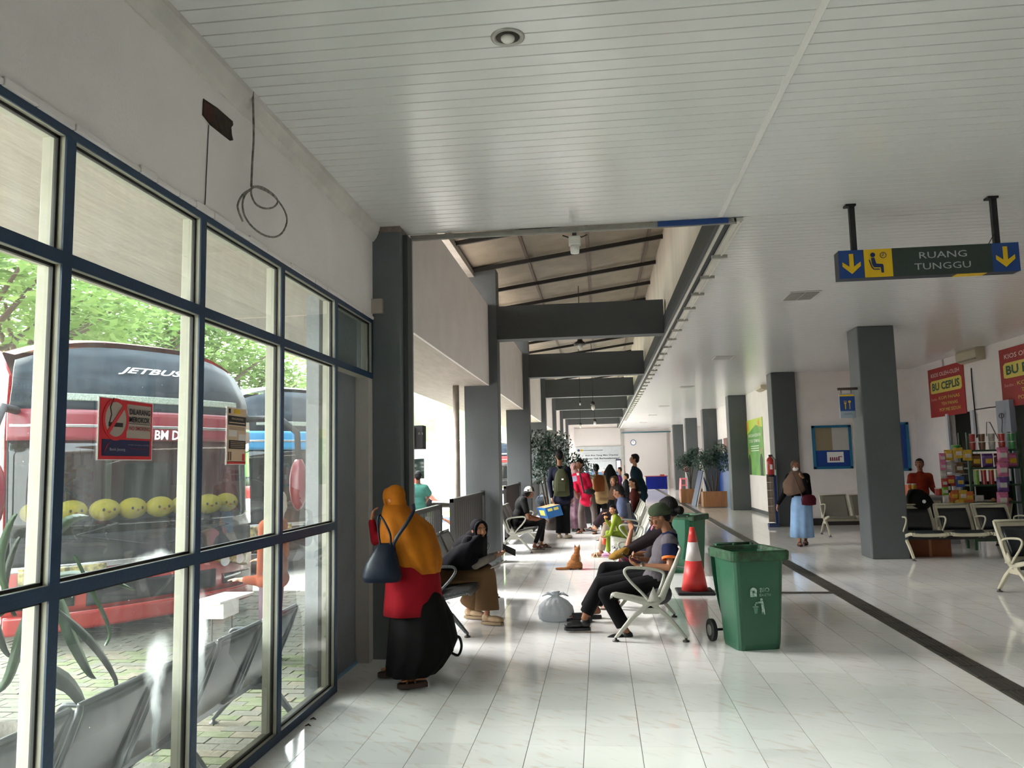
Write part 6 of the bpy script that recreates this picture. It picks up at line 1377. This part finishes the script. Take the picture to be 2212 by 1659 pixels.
for sg in (-1, 1): F.poly([(sg*.72*w-.2, -h), (sg*.72*w+.2, -h), (sg*.72*w+.22, -.45*h), (sg*.72*w+.08, -.25*h), (sg*.72*w-.08, -.25*h), (sg*.72*w-.22, -.45*h)], 'figure_body', mat('banner figure', '#3a4636', .7), t, .004); F.disc(sg*.72*w, -.14*h, .11, 'figure_head', mat('banner skin', '#a98a6a', .7), t, .005, 14)
F.disc(-.8*w, .78*h, .16, 'emblem', mat('banner orange', '#d8a03a', .6), t, .004); F.disc(.6*w, .82*h, .13, 'emblem', mat('banner orange', '#d8a03a', .6), t, .004); F.text('K3', .6*w, .82*h, .1, redm, t)
t, F, w, h = board('blue_poster', 'narrow blue information poster left of the green banner', 'poster', X, 1595, 1603, 940, 1058, mat('poster blue', '#5f93b5', .6), .01)
F.rect(-w, -h, w, -.35*h, 'lower_panel', mat('poster lower', '#4a5866', .6), t); F.rect(-w, .75*h, w, h, 'header', nav, t); 
for k in range(5): F.rect(-.6*w, (.5-.13*k)*h, .6*w, (.55-.13*k)*h, 'text_line', whitep, t)
for lb, x0, x1, y0, y1, m in (('dark notice board high on the corridor wall', 1552, 1562, 948, 1000, mat('notice dark', '#46545a', .5)), ('maroon framed picture on the corridor wall', 1566, 1574, 945, 995, mat('maroon frame', '#5d211c', .5))):
    t, F, w, h = board('wall_picture', lb, 'poster', X, x0, x1, y0, y1, m, .02); F.rect(-.8*w, -.8*h, .8*w, .8*h, 'print', mat('print '+lb[:6], '#7a6f62' if 'dark' in lb else '#7d3a30', .5, var=.5, vscale=5), t)
S('door_1', MB().box((4.90, 28.0, 0), (4.93, 33.4, 1.95)), mat('blue door', '#123f8c', .45)); S('door_1_glass', MB().box((4.895, 28.4, 1.1), (4.90, 30.2, 1.9)), mat('door glass', '#5c7f8c', .1))
def ext(label, px, py, Y, s=1.):
    c = AY(px, py, Y); t = thing('fire_extinguisher', label, 'fire extinguisher', (c.x, c.y, c.z-.27*s)); rd = mat('extinguisher red', '#b02a22', .3, spec=.6)
    b = MB(); b.loft([b.ring(c+V((0, 0, z*s)), (r*s, 0, 0), (0, r*s, 0), 20) for z, r in ((-.26, .06), (-.25, .085), (.14, .085), (.19, .06), (.21, .03), (.23, .028))]); b.build('cylinder', rd, t, smooth=True)
    MB().loft([MB().ring(c+V((0, 0, z*s)), (.088*s, 0, 0), (0, .088*s, 0), 20) for z in (-.27, -.22)]).build('base_ring', rubber, t); MB().box((c.x-.03*s, c.y-.02, c.z+.22*s), (c.x+.06*s, c.y+.02, c.z+.27*s)).build('valve', rubber, t); MB().tube([c+V((.04*s, 0, .25*s)), c+V((.12*s, 0, .15*s)), c+V((.11*s, 0, -.1*s))], .012*s).build('hose', rubber, t, smooth=True)
    F = Flat((c.x, c.y-.086*s, c.z-.02), (1, 0, 0), UP); F.rect(-.03, -.07, .03, .05, 'tag', whitep, t); return c
c = ext('red fire extinguisher on the tiled post beside the attached column', 1664, 1006, 19.85)
pp = thing('extinguisher_post', 'navy post with patterned tile strip below the fire extinguisher', 'post', (4.24, 20.0, 0)); MB().box((4.235, 19.9, .0), (4.30, 20.0, 1.26)).build('post', nav, pp); MB().box((4.06, 19.86, 0), (4.32, 20.06, .09)).build('foot', mat('post foot', '#26355e', .6), pp, bevel=.02)
q = None
for k in range(6):
    for i in range(2):
        if q is None: q = MB().box((4.075, 19.95, .12), (4.15, 19.97, .31)).build('tile', mat('brown patterned tile', '#857565', .5, var=.3, vscale=12), pp)
        else: share(q, pp, (i*.08, 0, k*.195))
ext('small far fire extinguisher on a corridor pillar', 1481, 1006, 39.99, 1.15)
# AC units
def acu(label, px, py, X, w, h=.29):
    c = AX(px, py, X); t = thing('air_conditioner', label, 'air conditioner', (X, c.y, c.z-h/2)); b = MB(); pr = [(X, c.z+h/2), (X-.17, c.z+h/2), (X-.2, c.z+h*.3), (X-.19, c.z-h*.3), (X-.1, c.z-h/2), (X, c.z-h/2)]; b.prism([(x, c.y-w/2, z) for x, z in pr], (0, w, 0)); b.build('housing', mat('ac cream', '#b0a68f', .4), t, bevel=.01)
    MB().box((X-.18, c.y-w*.42, c.z-h*.40), (X-.12, c.y+w*.42, c.z-h*.33)).build('vent_flap', mat('ac flap', '#8a8271', .4), t); return c
acu('cream air conditioner above the green banner', 1651, 834, 4.93, .85)
c = acu('old grey air conditioner between the two kiosk banners', 2106, 768, 7.8, .9, .26)
tag(MB().tube(bez([AX(2098, 795, 7.77), AX(2100, 830, 7.77), AX(2105, 880, 7.77), AX(2110, 930, 7.77), AX(2110, 945, 7.7)], 16), .014, 6).build('power_cable', rubber, None, loc=tuple(AX(2098, 795, 7.77)), smooth=True), 'black cable running down the wall from the old air conditioner', 'cable')
# office window
wa, wb = AY(1752, 920, 20.3), AY(1842, 1012, 20.3); w2_ = SE('window_2', (wa.x, 20.28, wb.z)); tq = mat('turquoise frame', '#1d6b8f', .45)
x0, x1, z0, z1 = wa.x, wb.x, wb.z, wa.z; 
for a, b_ in (((x0, z1-.06), (x1, z1)), ((x0, z0), (x1, z0+.06)), ((x0, z0), (x0+.06, z1)), ((x1-.06, z0), (x1, z1))): MB().box((a[0], 20.24, a[1]), (b_[0], 20.3, b_[1])).build('window_frame', tq, w2_)
xm = x0+.48; zm = z0+.46; MB().box((x0+.06, 20.275, zm), (xm, 20.29, z1-.06)).build('blind_panel', mat('beige panel', '#8f8468', .6), w2_); MB().box((xm, 20.27, zm), (x1-.06, 20.28, z1-.06)).build('white_panel', mat('pale panel', '#b9b8b2', .6), w2_); MB().box((x0+.06, 20.26, z0+.06), (x1-.06, 20.28, zm)).build('blue_panel', mat('panel blue', '#123d8a', .45), w2_)
t = thing('window_notice', 'small white notice with figures on the blue window panel', 'poster', ((x0+x1)/2, 20.25, z0+.15)); F = Flat(((x0+x1)/2+.06, 20.259, z0+.29), (1, 0, 0), UP); F.rect(-.2, -.13, .2, .13, 'sheet', whitep, t)
for k in range(5): F.poly([(-.14+k*.05, -.09), (-.10+k*.05, -.09), (-.105+k*.05, .0), (-.135+k*.05, .0)], 'figure', mat('notice maroon', '#7c2440', .6), t, .005)
F.rect(.07, .0, .16, .02, 'text_line', mat('notice maroon', '#7c2440', .6), t, .005)
w3 = SE('window_3', (7.0, 20.28, 1.3)); wa, wb = AY(1957, 912, 20.3), AY(1967, 1010, 20.3); MB().box((6.75, 20.24, 1.30), (wb.x, 20.3, 1.36)).build('window_frame', tq, w3); MB().box((6.75, 20.24, 2.44), (wb.x, 20.3, 2.5)).build('window_frame', tq, w3); MB().box((wb.x-.07, 20.24, 1.3), (wb.x, 20.3, 2.5)).build('window_frame', tq, w3); MB().box((6.75, 20.27, 1.36), (wb.x-.07, 20.28, 2.44)).build('blue_panel', mat('panel blue', '#123d8a', .45), w3)
# ---- kiosk banners
def kb(label, pts, lines):
    P_ = [AX(x, y, 7.79) for x, y in pts]; ys_ = [p.y for p in P_]; zs_ = [p.z for p in P_]; y0, y1, z0, z1 = min(ys_), max(ys_), min(zs_), max(zs_); t = thing('kiosk_banner', label, 'banner', (7.79, (y0+y1)/2, z0))
    MB().box((7.785, y0, z0), (7.795, y1, z1)).build('sheet', mat('banner red', '#a52222', .5, var=.15, vscale=3), t); F = Flat((7.785, (y0+y1)/2, (z0+z1)/2), (0, -1, 0), UP); w, h = (y1-y0)/2, (z1-z0)/2
    ye = mat('banner yellow', '#d9c85a', .5); F.poly([(-.88*w, .0), (-.8*w, -.03*h), (.8*w, -.03*h), (.88*w, .05*h), (.88*w, .42*h), (.8*w, .5*h), (-.8*w, .5*h), (-.88*w, .42*h)], 'yellow_panel', ye, t, .004); gn = mat('banner dark green', '#1d4a34', .5)
    F.text(lines[0], 0, .72*h, .16*h, whitep, t, width=1.6*w); F.text(lines[1], 0, .24*h, .32*h, gn, t, width=1.55*w, bold=.03)
    for k, s in enumerate(lines[2:]): F.text(s, .15*w, (-.25-.24*k)*h, .13*h, ye, t, width=(1.15 if len(s) > 9 else .9)*w)
    F.text('Sedia :', -.68*w, -.27*h, .1*h, mat('banner pink', '#d99a9a', .5), t, width=.4*w)
kb('red kiosk banner reading bu ceplis above the shop opening', [(2007, 800), (2080, 785), (2083, 893), (2012, 903)], ['KIOS OLEH-OLEH', 'BU CEPLIS', 'KOPI PANAS', 'TEH PANAS', 'POP MIE SEDUH'])
kb('red kiosk banner cut by the right edge of the view', [(2160, 758), (2290, 720), (2300, 858), (2168, 880)], ['KIOS OLEH-OLEH', 'BU PARMI', 'KOPI PANAS', 'TEH PANAS', 'POP MIE SEDUH'])
# kiosk opening frames
S('trim_9', MB().box((7.76, 17.2, 0), (7.8, 17.32, 2.58)).box((7.76, 18.40, 0), (7.8, 18.5, 2.58)), mat('kiosk white trim', '#c9ccd2', .5)); S('trim_10', MB().box((7.70, 15.6, 0), (7.8, 16.1, 2.68)), mat('kiosk grey jamb', '#9aa0ad', .5))
# ---- kiosk shelves and goods
kg = mat('rack green', '#24402a', .5); random.seed(11)
def pack(name, label, cat, c, w, h, d, m, m2=None, group=None, kind='pillow', proto={}):
    c = V(c); t = thing(name, label, cat, tuple(c), group); b = MB()
    if kind == 'pillow':
        R = []
        for k in range(7):
            z = -1+2*k/6; q = max(.06, (1-abs(z)**3)); R.append([c+V((w/2*x, d/2*y*q, h/2+h/2*z)) for x, y in ((-1, -.1), (-.6, -1), (.6, -1), (1, -.1), (1, .1), (.6, 1), (-.6, 1), (-1, .1))])
        b.loft(R); b.build('wrapper', m, t, smooth=False); 
        if m2: MB().obox(c+V((0, -d/2-.001, h*.45)), (w*.3, 0, 0), (0, .002, 0), (0, 0, h*.17)).build('print_patch', m2, t)
    elif kind == 'can':
        b.cyl(c, c+V((0, 0, h)), w/2, n=16); b.build('canister', m, t, smooth=False); MB().cyl(c+V((0, 0, h)), c+V((0, 0, h+.018)), w/2*1.05, n=16).build('canister_lid', m2 or whitep, t)
    else:
        b.cyl(c, c+V((0, 0, h)), w/2*.8, w/2, n=16); b.build('cup', m, t); MB().cyl(c+V((0, 0, h)), c+V((0, 0, h+.01)), w/2*1.06, n=16).build('cup_lid', m2 or whitep, t)
    return t
C = {n_: mat('wrap '+n_, c, .28, spec=.6, var=.3, vscale=18) for n_, c in dict(red='#b02a22', orange='#c8642a', yellow='#d0a829', green='#2f8a44', purple='#6a4487', pink='#cc6f95', blue='#2f4f9c', brown='#6f4a2a', silver='#a9a59c', lime='#7fae3a', maroon='#5a1c26', white='#cfcac2', teal='#2f7f78').items()}
Yk = 14.6; K = lambda x, y: AY(x, y, Yk)
a, b_ = K(2090, 955), K(2200, 955); xl, xr = a.x, b_.x; zt = K(2100, 940).z
rk = thing('display_rack', 'dark green display rack of snacks in front of the kiosk', 'shelf', ((xl+xr)/2, Yk+.15, 0))
for x in (xl, xr):
    for y in (Yk, Yk+.3): MB().box((x-.02, y-.02, 0), (x+.02, y+.02, zt+.05)).build('upright', kg, rk)
shz = [K(2100, y).z for y in (972, 1010, 1047, 1085)]; shn = ['top', 'second', 'third', 'lowest']
for z in shz: MB().box((xl, Yk-.03, z-.03), (xr, Yk+.33, z)).build('shelf', kg, rk)
MB().box((xl, Yk+.31, shz[3]-.6), (xr, Yk+.33, shz[3]+.35)).build('back_panel', mat('rack dark', '#0f1a12', .7), rk); MB().box((xl, Yk-.03, .15), (xr, Yk+.31, .19)).build('shelf', kg, rk)
cols = ['red', 'brown', 'silver', 'red', 'green']
pos = ['first', 'second', 'third', 'fourth', 'fifth']
for i in range(5):
    x = xl+.10+i*.165
    for lv in (0, 1): pack('noodle_cup', '%s noodle cup, %s from left, %s layer on the rack top' % (cols[i], pos[i], ['lower', 'upper'][lv]), 'cup', (x, Yk+.06, shz[0]+lv*.145), .115, .13, .1, C[cols[i]], C['white'], 'noodle cups on the rack top', 'cup')
for i, cn in enumerate(('brown', 'purple', 'maroon', 'pink')): pack('snack_bag', '%s and yellow snack bag, %s on the second shelf' % (cn, pos[i]), 'snack', (xl+.13+i*.20, Yk+.05, shz[1]), .185, .24, .10, C[cn], C['yellow'], 'snack bags on the second shelf')
for i, cn in enumerate(('lime', 'red', 'red', 'lime', 'teal')):
    lb = '%s crisp canister, %s from left on the third shelf' % (cn, pos[i]); pack('crisp_canister', lb, 'canister', (xl+.12+i*.125, Yk+.05, shz[2]), .085, .24, .1, C[cn], C['yellow'], 'crisp canisters', 'can')
pack('tissue_box', 'white small carton at the left of the lowest rack shelf', 'box', (xl+.14, Yk+.04, shz[3]), .15, .12, .1, C['white'], C['silver'])
for i in range(4): tag(MB().ell((xl+.36+i*.09, Yk+.03, shz[3]+.035), (.035, .035, .035), n=12).build('egg', mat('egg', '#b5775a', .6), None, loc=(xl+.36+i*.09, Yk+.03, shz[3]), smooth=True), 'brown egg, %s from left on the lowest rack shelf' % pos[i], 'egg', 'eggs on the lowest shelf')
for i, cn in enumerate(('pink', 'pink', 'purple', 'pink')):
    c = K(2160, 985+i*32); pack('hanging_snack', '%s snack packet, %s from the top of the strip on the rack side' % (cn, pos[i]), 'snack', (c.x, Yk-.10, c.z-.10), .19, .25, .06, C[cn], C['white'], 'snack strip on the rack')
# rack 2, left, hanging packets
xl2 = K(2040, 1000).x; r2 = thing('wire_rack', 'low wire rack crowded with hanging packets left of the green rack', 'shelf', (xl2+.25, Yk+.1, 0))
for x in (xl2, xl2+.50): MB().cyl((x, Yk+.05, 0), (x, Yk+.05, K(2050, 985).z), .012, n=8).build('upright', mat('wire white', '#b9b9b5', .4), r2)
for y in (985, 1000, 1025, 1050, 1070): MB().cyl((xl2, Yk+.05, K(2050, y).z), (xl2+.5, Yk+.05, K(2050, y).z), .008, n=6).build('rail', mat('wire white', '#b9b9b5', .4), r2)
rows = [(2048, 985, 'yellow'), (2068, 980, 'yellow'), (2088, 985, 'yellow'), (2046, 1010, 'silver'), (2070, 1012, 'brown'), (2052, 1040, 'red'), (2072, 1042, 'blue'), (2044, 1055, 'maroon'), (2060, 1072, 'orange'), (2078, 1072, 'yellow'), (2092, 1075, 'orange'), (2050, 1088, 'orange'), (2072, 1090, 'yellow')]
rown = ['top left', 'top middle', 'top right', 'second row left', 'second row right', 'third row left', 'third row right', 'beside the third row', 'fourth row left', 'fourth row middle', 'fourth row right', 'bottom left', 'bottom right']
for (x, y, cn), nm in zip(rows, rown): c = K(x, y); pack('hanging_snack', '%s packet at the %s of the wire rack' % (cn, nm), 'snack', (c.x, Yk-.03, c.z-.08), .155, .19, .06, C[cn], C['yellow' if cn in ('red', 'orange', 'blue') else 'white'], 'packets on the wire rack')
for i, cn in enumerate(('pink', 'pink', 'silver', 'red', 'lime', 'white')):
    c = K(2036+i*1.5, 990+i*18); pack('hanging_snack', '%s sachet, %s down the hanging strip left of the wire rack' % (cn, ['first', 'second', 'third', 'fourth', 'fifth', 'sixth'][i]), 'snack', (c.x-.05, Yk-.12, c.z-.06), .11, .15, .04, C[cn], C['white'], 'sachet strip')
c = K(2067, 968); pack('green_tub', 'green tub standing on the wire rack', 'tub', (c.x, Yk+.03, K(2050, 985).z+.02), .15, .16, .1, C['green'], C['lime'], None, 'cup')
# counter
ct = thing('counter', 'grey counter of the kiosk in front of the shopkeeper', 'counter', (6.6, 15.9, 0)); p, q = AY(1965, 1072, 15.6), AY(2055, 1072, 15.6); MB().box((p.x, 15.6, 0), (q.x+.1, 16.05, p.z-.03)).build('body', mat('counter grey', '#77797a', .6), ct); MB().box((p.x-.03, 15.55, p.z-.03), (q.x+.13, 16.1, p.z)).build('top', mat('counter top', '#8f9290', .4), ct)
for i, (px, cn) in enumerate(((1968, 'orange'), (1976, 'yellow'), (2034, 'red'), (2046, 'orange'))):
    c = AY(px, 1070, 15.65); pack('snack_jar', '%s snack jar, %s from left on the kiosk counter' % (cn, pos[i]), 'jar', (c.x, 15.75, c.z), .14, .2 if i < 2 else .12, .1, C[cn], C['white'], 'jars on the counter', 'can')
# shelves within the kiosk at right
c0 = AX(2172, 900, 8.2); rk = thing('wall_shelves', 'kiosk wall shelves at the right edge of the view', 'shelf', (8.5, 14.3, 0))
for z in (.9, 1.35, 1.8, 2.2): MB().box((8.0, 12.2, z), (8.45, 15.6, z+.03)).build('shelf', mat('shelf olive', '#3f4632', .7), rk)
MB().box((8.45, 12.2, 0), (8.5, 15.6, 2.5)).build('back_panel', mat('shelf back', '#8b8e8c', .7), rk); MB().box((8.0, 15.56, 0), (8.45, 15.6, 2.5)).build('side_panel', mat('shelf olive', '#3f4632', .7), rk)
for z, cc_, nm in ((2.23, ('blue', 'maroon', 'white', 'red'), 'top'), (1.83, ('yellow', 'green', 'green', 'lime'), 'second'), (1.38, ('red', 'pink', 'maroon', 'purple'), 'third'), (.93, ('brown', 'pink', 'green', 'yellow'), 'lowest')):
    for i, cn in enumerate(cc_): pack('snack_bag', '%s snack bag, %s from left on the %s kiosk wall shelf' % (cn, pos[i], nm), 'snack', (8.15, 15.35-i*.32, z), .10, .26, .10, C[cn], None, 'goods on the kiosk wall shelves')
for nm, x, y0, y1 in (('hanging hook cable looped beside the kiosk shelves', 2162, 876, 975), ('bent wire hanger over the snack rack', 2132, 910, 942)):
    if x == 2162: pts = [AX(2164, 930, 7.66), AX(2170, 960, 7.66), AX(2171, 975, 7.66)]; P2 = [AX(2163+5*sin(a), 898-5*cos(a)+0, 7.66) for a in [2*pi*i/14 for i in range(15)]]+[AX(2165, 912, 7.66)]+pts
    else: P2 = [AX(2131, 942, 7.75), AX(2131, 912, 7.75), AX(2138, 912, 7.79), AX(2156, 948, 7.79)]
    tag(MB().tube(P2, .008, 5).build('wire_hook', mat('wire dark', '#3c3a38', .5), None, loc=tuple(P2[0])), nm, 'wire')
# black backpack on bench, box below
c = AY(1985, 1085, 13.9); t = thing('backpack', 'black backpack with a silver badge on the bench behind the column', 'backpack', (c.x, 13.9, c.z-.25)); b = MB(); b.loft([b.ring(c+V((dx, 0, z)), (w_, 0, 0), (0, .14, 0), 22, e=2.5) for z, w_, dx in ((-.26, .1, .08), (-.24, .2, .08), (-.05, .22, .03), (.1, .18, -.01), (.2, .1, -.04), (.22, .03, -.05))]); b.build('pack', cloth('black nylon', '#0b0b0c', .2, 10, .7), t, smooth=True); MB().cyl(c+V((.02, -.15, .02)), c+V((.02, -.165, .02)), .03, n=16).build('badge', chrome, t)
c = AZ(1995, 1195); t = thing('cardboard_box', 'brown carton under the black cushioned bench', 'box', (5.3, 13.9, 0)); MB().box((5.02, 13.7, 0), (5.68, 14.1, .3)).build('carton', mat('dark carton', '#6d3a1d', .8, var=.15), t); MB().box((5.33, 13.69, 0), (5.37, 14.1, .303)).build('tape', mat('carton tape', '#8a5a35', .4), t)
# ---- far end: banner, clock, shutters, tables, small figures
def F50(px, py): return AY(px, py, 50.3)
a, b_ = F50(1246, 1016), F50(1349, 963); t = thing('wall_banner', 'wide pale information banner on the far wall', 'banner', ((a.x+b_.x)/2, 50.3, a.z)); a.z -= .6
MB().box((a.x, 50.28, a.z), (b_.x, 50.32, b_.z)).build('sheet', mat('banner pale', '#aab0b3', .6, var=.1), t); F = Flat(((a.x+b_.x)/2, 50.28, (a.z+b_.z)/2), (1, 0, 0), UP); w, h = (b_.x-a.x)/2, (b_.z-a.z)/2; dk_ = mat('banner text', '#33373d', .6); wb_ = mat('banner water', '#4a6580', .6)
F.text('Ikut Bus Yang Mau Dipakai', .05*w, .45*h, .11, dk_, t, width=1.35*w, bold=.02); F.text('Aman Gak Berkeselamatan?', .08*w, .27*h, .11, dk_, t, width=1.4*w, bold=.02); F.text('Cek Armada di Aplikasi Mitra Darat', .1*w, .1*h, .08, mat('banner grey text', '#83898f', .6), t, width=1.3*w)
F.rect(-.85*w, .76*h, .1*w, .79*h, 'text_line', dk_, t); F.disc(-.9*w, .78*h, .08, 'emblem', nvy, t); F.disc(-.78*w, .78*h, .08, 'emblem', yel_s, t); F.rect(-w, -h, w, -.55*h, 'water_strip', wb_, t)
for x, hh_ in ((-.8, .25), (-.62, .12), (-.4, .2), (.1, .15), (.3, .28), (.38, .18)): F.rect(x*w, -.56*h, x*w+.14, (-.55+hh_)*h, 'skyline_block', wb_, t)
F.rect(.62*w, -.62*h, .84*w, .2*h, 'phone_frame', nvy, t, .004); F.rect(.65*w, -.55*h, .81*w, .12*h, 'phone_screen', whitep, t, .007); F.poly([(.84*w, .1*h), (.98*w, -.2*h), (.98*w, -.9*h), (.8*w, -.7*h)], 'hand_shape', mat('banner hand', '#8a5a50', .6), t, .005)
c = F50(1368, 956); t = thing('wall_clock', 'round blue-rimmed wall clock on the far wall', 'clock', (c.x, 50.3, c.z-.17)); F = Flat((c.x, 50.34, c.z), (1, 0, 0), UP); MB().cyl((c.x, 50.26, c.z), (c.x, 50.36, c.z), .18, n=28).build('rim', mat('clock blue', '#2f5f96', .4), t, smooth=False); F = Flat((c.x, 50.258, c.z), (1, 0, 0), UP); F.disc(0, 0, .14, 'dial', whitep, t); F.line([(-.04, .08), (0, 0), (.01, .09)], .015, 'hands', blk2, t, .006)
S('trim_11', MB().box((1.35, 50.2, 0), (1.5, 50.38, 3.75)).box((4.25, 50.2, 0), (4.35, 50.38, 3.6)), alu); S('trim_12', MB().box((1.4, 50.15, 3.52), (4.5, 50.25, 3.6)), mat('teal rail', '#3f6470', .5)); S('door_2', MB().box((1.5, 50.3, 0), (4.25, 50.38, 3.52)), mat('shutter pale', '#c5c1bf', .6)); S('door_3', MB().box((-1.6, 50.33, 0), (1.35, 50.38, 3.9)), mat('shutter pale', '#c5c1bf', .6))
a, b_ = AY(1395, 1030, 48), AY(1441, 1030, 48); t = thing('skirted_table', 'long table with pleated blue skirt at the far wall', 'table', ((a.x+b_.x)/2, 48, 0)); b = MB(); top = []; bot = []; nn = 90
for i in range(nn+1):
    x = a.x+(b_.x-a.x)*i/nn; yy = 48+(.03 if i % 2 else -.03); b.v += [(x, yy, 0.02), (x, yy, .78)]
for i in range(nn): b.f.append((2*i, 2*i+2, 2*i+3, 2*i+1)); b.m.append(0)
b.build('skirt', mat('blue satin', '#3a49b4', .5), t, fix=False); MB().box((a.x-.05, 47.95, .78), (b_.x+.05, 48.7, .82)).build('tabletop', mat('table red trim', '#8c2f3a', .6), t); MB().box((b_.x-.4, 48.1, .82), (b_.x-.15, 48.3, .90)).build('tissue_holder', mat('red holder', '#a5372f', .6), t)
for x in (a.x+.05, b_.x-.05): MB().box((x-.03, 48.5, 0), (x+.03, 48.6, .78)).build('leg', footm, t)
def far_fig(lb, px, py, Y, m, sk='#8a5c42', k=1.): 
    p = sit(lb, px+4, Y, px, py, k, sk, fx=-1, vox=.016); p.top(m, 1.5); p.pants(cloth('black jeans', '#101013', .4, 9)); return p
f1 = far_fig('small child in white cap seated far off below the wall banner', 1305, 1018, 31, cloth('pale green far', '#9fb0a0', .3, 9), k=.85); MB().ell(f1.H(0, -.01, .06), (.085, .09, .065), f1.hf, 14).build('cap', whitep, f1.root, smooth=True)
f2 = far_fig('far seated figure in purple top under the banner', 1338, 1015, 31, cloth('purple far', '#5d2460', .3, 9), k=.9); f2.hair()
f3 = far_fig('far seated person in dark clothes beside the teal jacket', 1352, 1030, 28, cloth('dark far', '#16161c', .3, 9)); f3.hair()
# seat row for the far figures
gang('far steel bench under the wall banner', 4, .6, greyst, greyst, (0, 4), (1.15, 29.6, 0), radians(90), legs=(0, 4))
# pink stool, box, A-board, far boxes
c = AZ(1478, 1066); t = thing('plastic_stool', 'salmon pink plastic stool by the far pillar', 'stool', (c.x, c.y, 0)); pk = mat('stool pink', '#d9717a', .5)
x, y = c.x, c.y
for sx_ in (-1, 1):
    for sy in (-1, 1): MB().bar((x+sx_*.2, y+sy*.2, 0), (x+sx_*.14, y+sy*.14, .75), .07, .07).build('leg', pk, t)
MB().box((x-.19, y-.19, .72), (x+.19, y+.19, .8)).build('seat', pk, t, bevel=.03)
for yy in (-.17,): MB().box((x-.17, y+yy-.02, .4), (x+.17, y+yy+.02, .46)).build('stretcher', pk, t)
t = thing('carton', 'small printed carton beside the pink stool', 'box', (x+.42, y-.3, 0)); MB().box((x+.25, y-.5, 0), (x+.6, y-.2, .42)).build('carton', mat('carton orange', '#b57a3c', .7), t); F = Flat((x+.425, y-.5, .22), (1, 0, 0), UP); F.rect(-.08, -.1, .08, .1, 'print', mat('carton red', '#a5402a', .6), t)
c = AZ(1517, 1092); t = thing('a_board', 'white and blue A-frame sign leaning by the planter', 'sign', (c.x, c.y, 0))
a1, a2 = V((c.x-.3, c.y-.2, 0)), V((c.x+.05, c.y+.0, 1.3)); MB().obox((a1+a2)/2, (.06, -.3, 0), (a2-a1)/2, V((.06, -.3, 0)).cross(a2-a1).normalized()*.012).build('panel', whitep, t); MB().obox((a1+a2)/2+V((-.04, 0, 0)), (.05, -.25, 0), (a2-a1)*.5, V((.06, -.3, 0)).cross(a2-a1).normalized()*.008).build('blue_back', nav, t); MB().bar((c.x+.35, c.y+.1, 0), (c.x+.05, c.y+.0, 1.25), .04).build('strut', nav, t)
c = AZ(1190, 1142); t = thing('cardboard_box', 'plain carton on the floor behind the hanging blue box', 'box', (c.x, c.y, 0)); MB().box((c.x-.28, c.y, 0), (c.x+.28, c.y+.4, .55)).build('carton', mat('plain carton', '#8f5f3c', .8, var=.1), t); MB().box((c.x-.28, c.y-.002, .26), (c.x+.28, c.y, .29)).build('tape', mat('carton tape', '#8a5a35', .4), t)
t = thing('grey_bag', 'grey travel bag on top of the plain carton', 'bag', (c.x-.25, c.y+.2, .55)); MB().ell((c.x-.22, c.y+.2, .70), (.18, .15, .155), n=16).build('bag', cloth('grey bag', '#5b6470', .3, 9), t, smooth=True); MB().tube([(c.x-.32, c.y+.1, .78), (c.x-.22, c.y+.06, .92), (c.x-.12, c.y+.1, .78)], .012).build('handle', rubber, t)
for lb, px, w_, h_, col_ in (('black suitcase standing behind the crimson polo man', 1262, .5, .8, '#101013'), ('dark suitcase beside the mauve dress', 1228, .4, .95, '#15141a')):
    c = AZ(px, 1135); t = thing('suitcase', lb, 'suitcase', (c.x, c.y, 0)); MB().box((c.x-w_/2, c.y, .04), (c.x+w_/2, c.y+.28, h_)).build('case', mat('suitcase '+col_, col_, .5), t, bevel=.04); MB().box((c.x-.1, c.y+.1, h_), (c.x+.1, c.y+.14, h_+.05)).build('handle', rubber, t)
    for s in (-1, 1): MB().cyl((c.x+s*w_*.35, c.y+.05, .025), (c.x+s*w_*.35+.03, c.y+.05, .025), .025, n=10).build('wheel', rubber, t)
# helmet-like silver bag behind the bench
c = AY(1412, 1110, 12.4); c.z = .62; t = thing('ribbed_bag', 'silver-striped dark bag standing on the bench past the bun', 'bag', (c.x, c.y, c.z-.2)); b = MB(); b.loft([b.ring(c+V((z*.25, 0, z)), (w_, 0, 0), (0, .12, 0), 24, .04, 12) for z, w_ in ((-.25, .08), (-.22, .13), (0, .14), (.12, .11), (.2, .05))]); b.build('bag', mat('striped nylon', '#5c5f62', .35, var=.7, vscale=5, alt='#17181a', stretch=(14, 14, .5)), t, smooth=True); MB().tube([c+V((0, -.05, .18)), c+V((.05, -.05, .26)), c+V((.1, -.05, .18))], .01).build('handle', rubber, t)
# small leaf scraps on floor
for lb, px, py in (('small curled dry leaf on the tiles beside the window sill', 676, 1556), ('second dry leaf scrap just below the curled one', 665, 1570)):
    c = AZ(px, py); tag(MB().tube([c+V((-.02, 0, .006)), c+V((0, .01, .012)), c+V((.02, -.0, .006))], [.003, .007, .003], 5).build('dry_leaf', mat('dry leaf', '#3a211c', .8), None, loc=(c.x, c.y, 0)), lb, 'leaf')
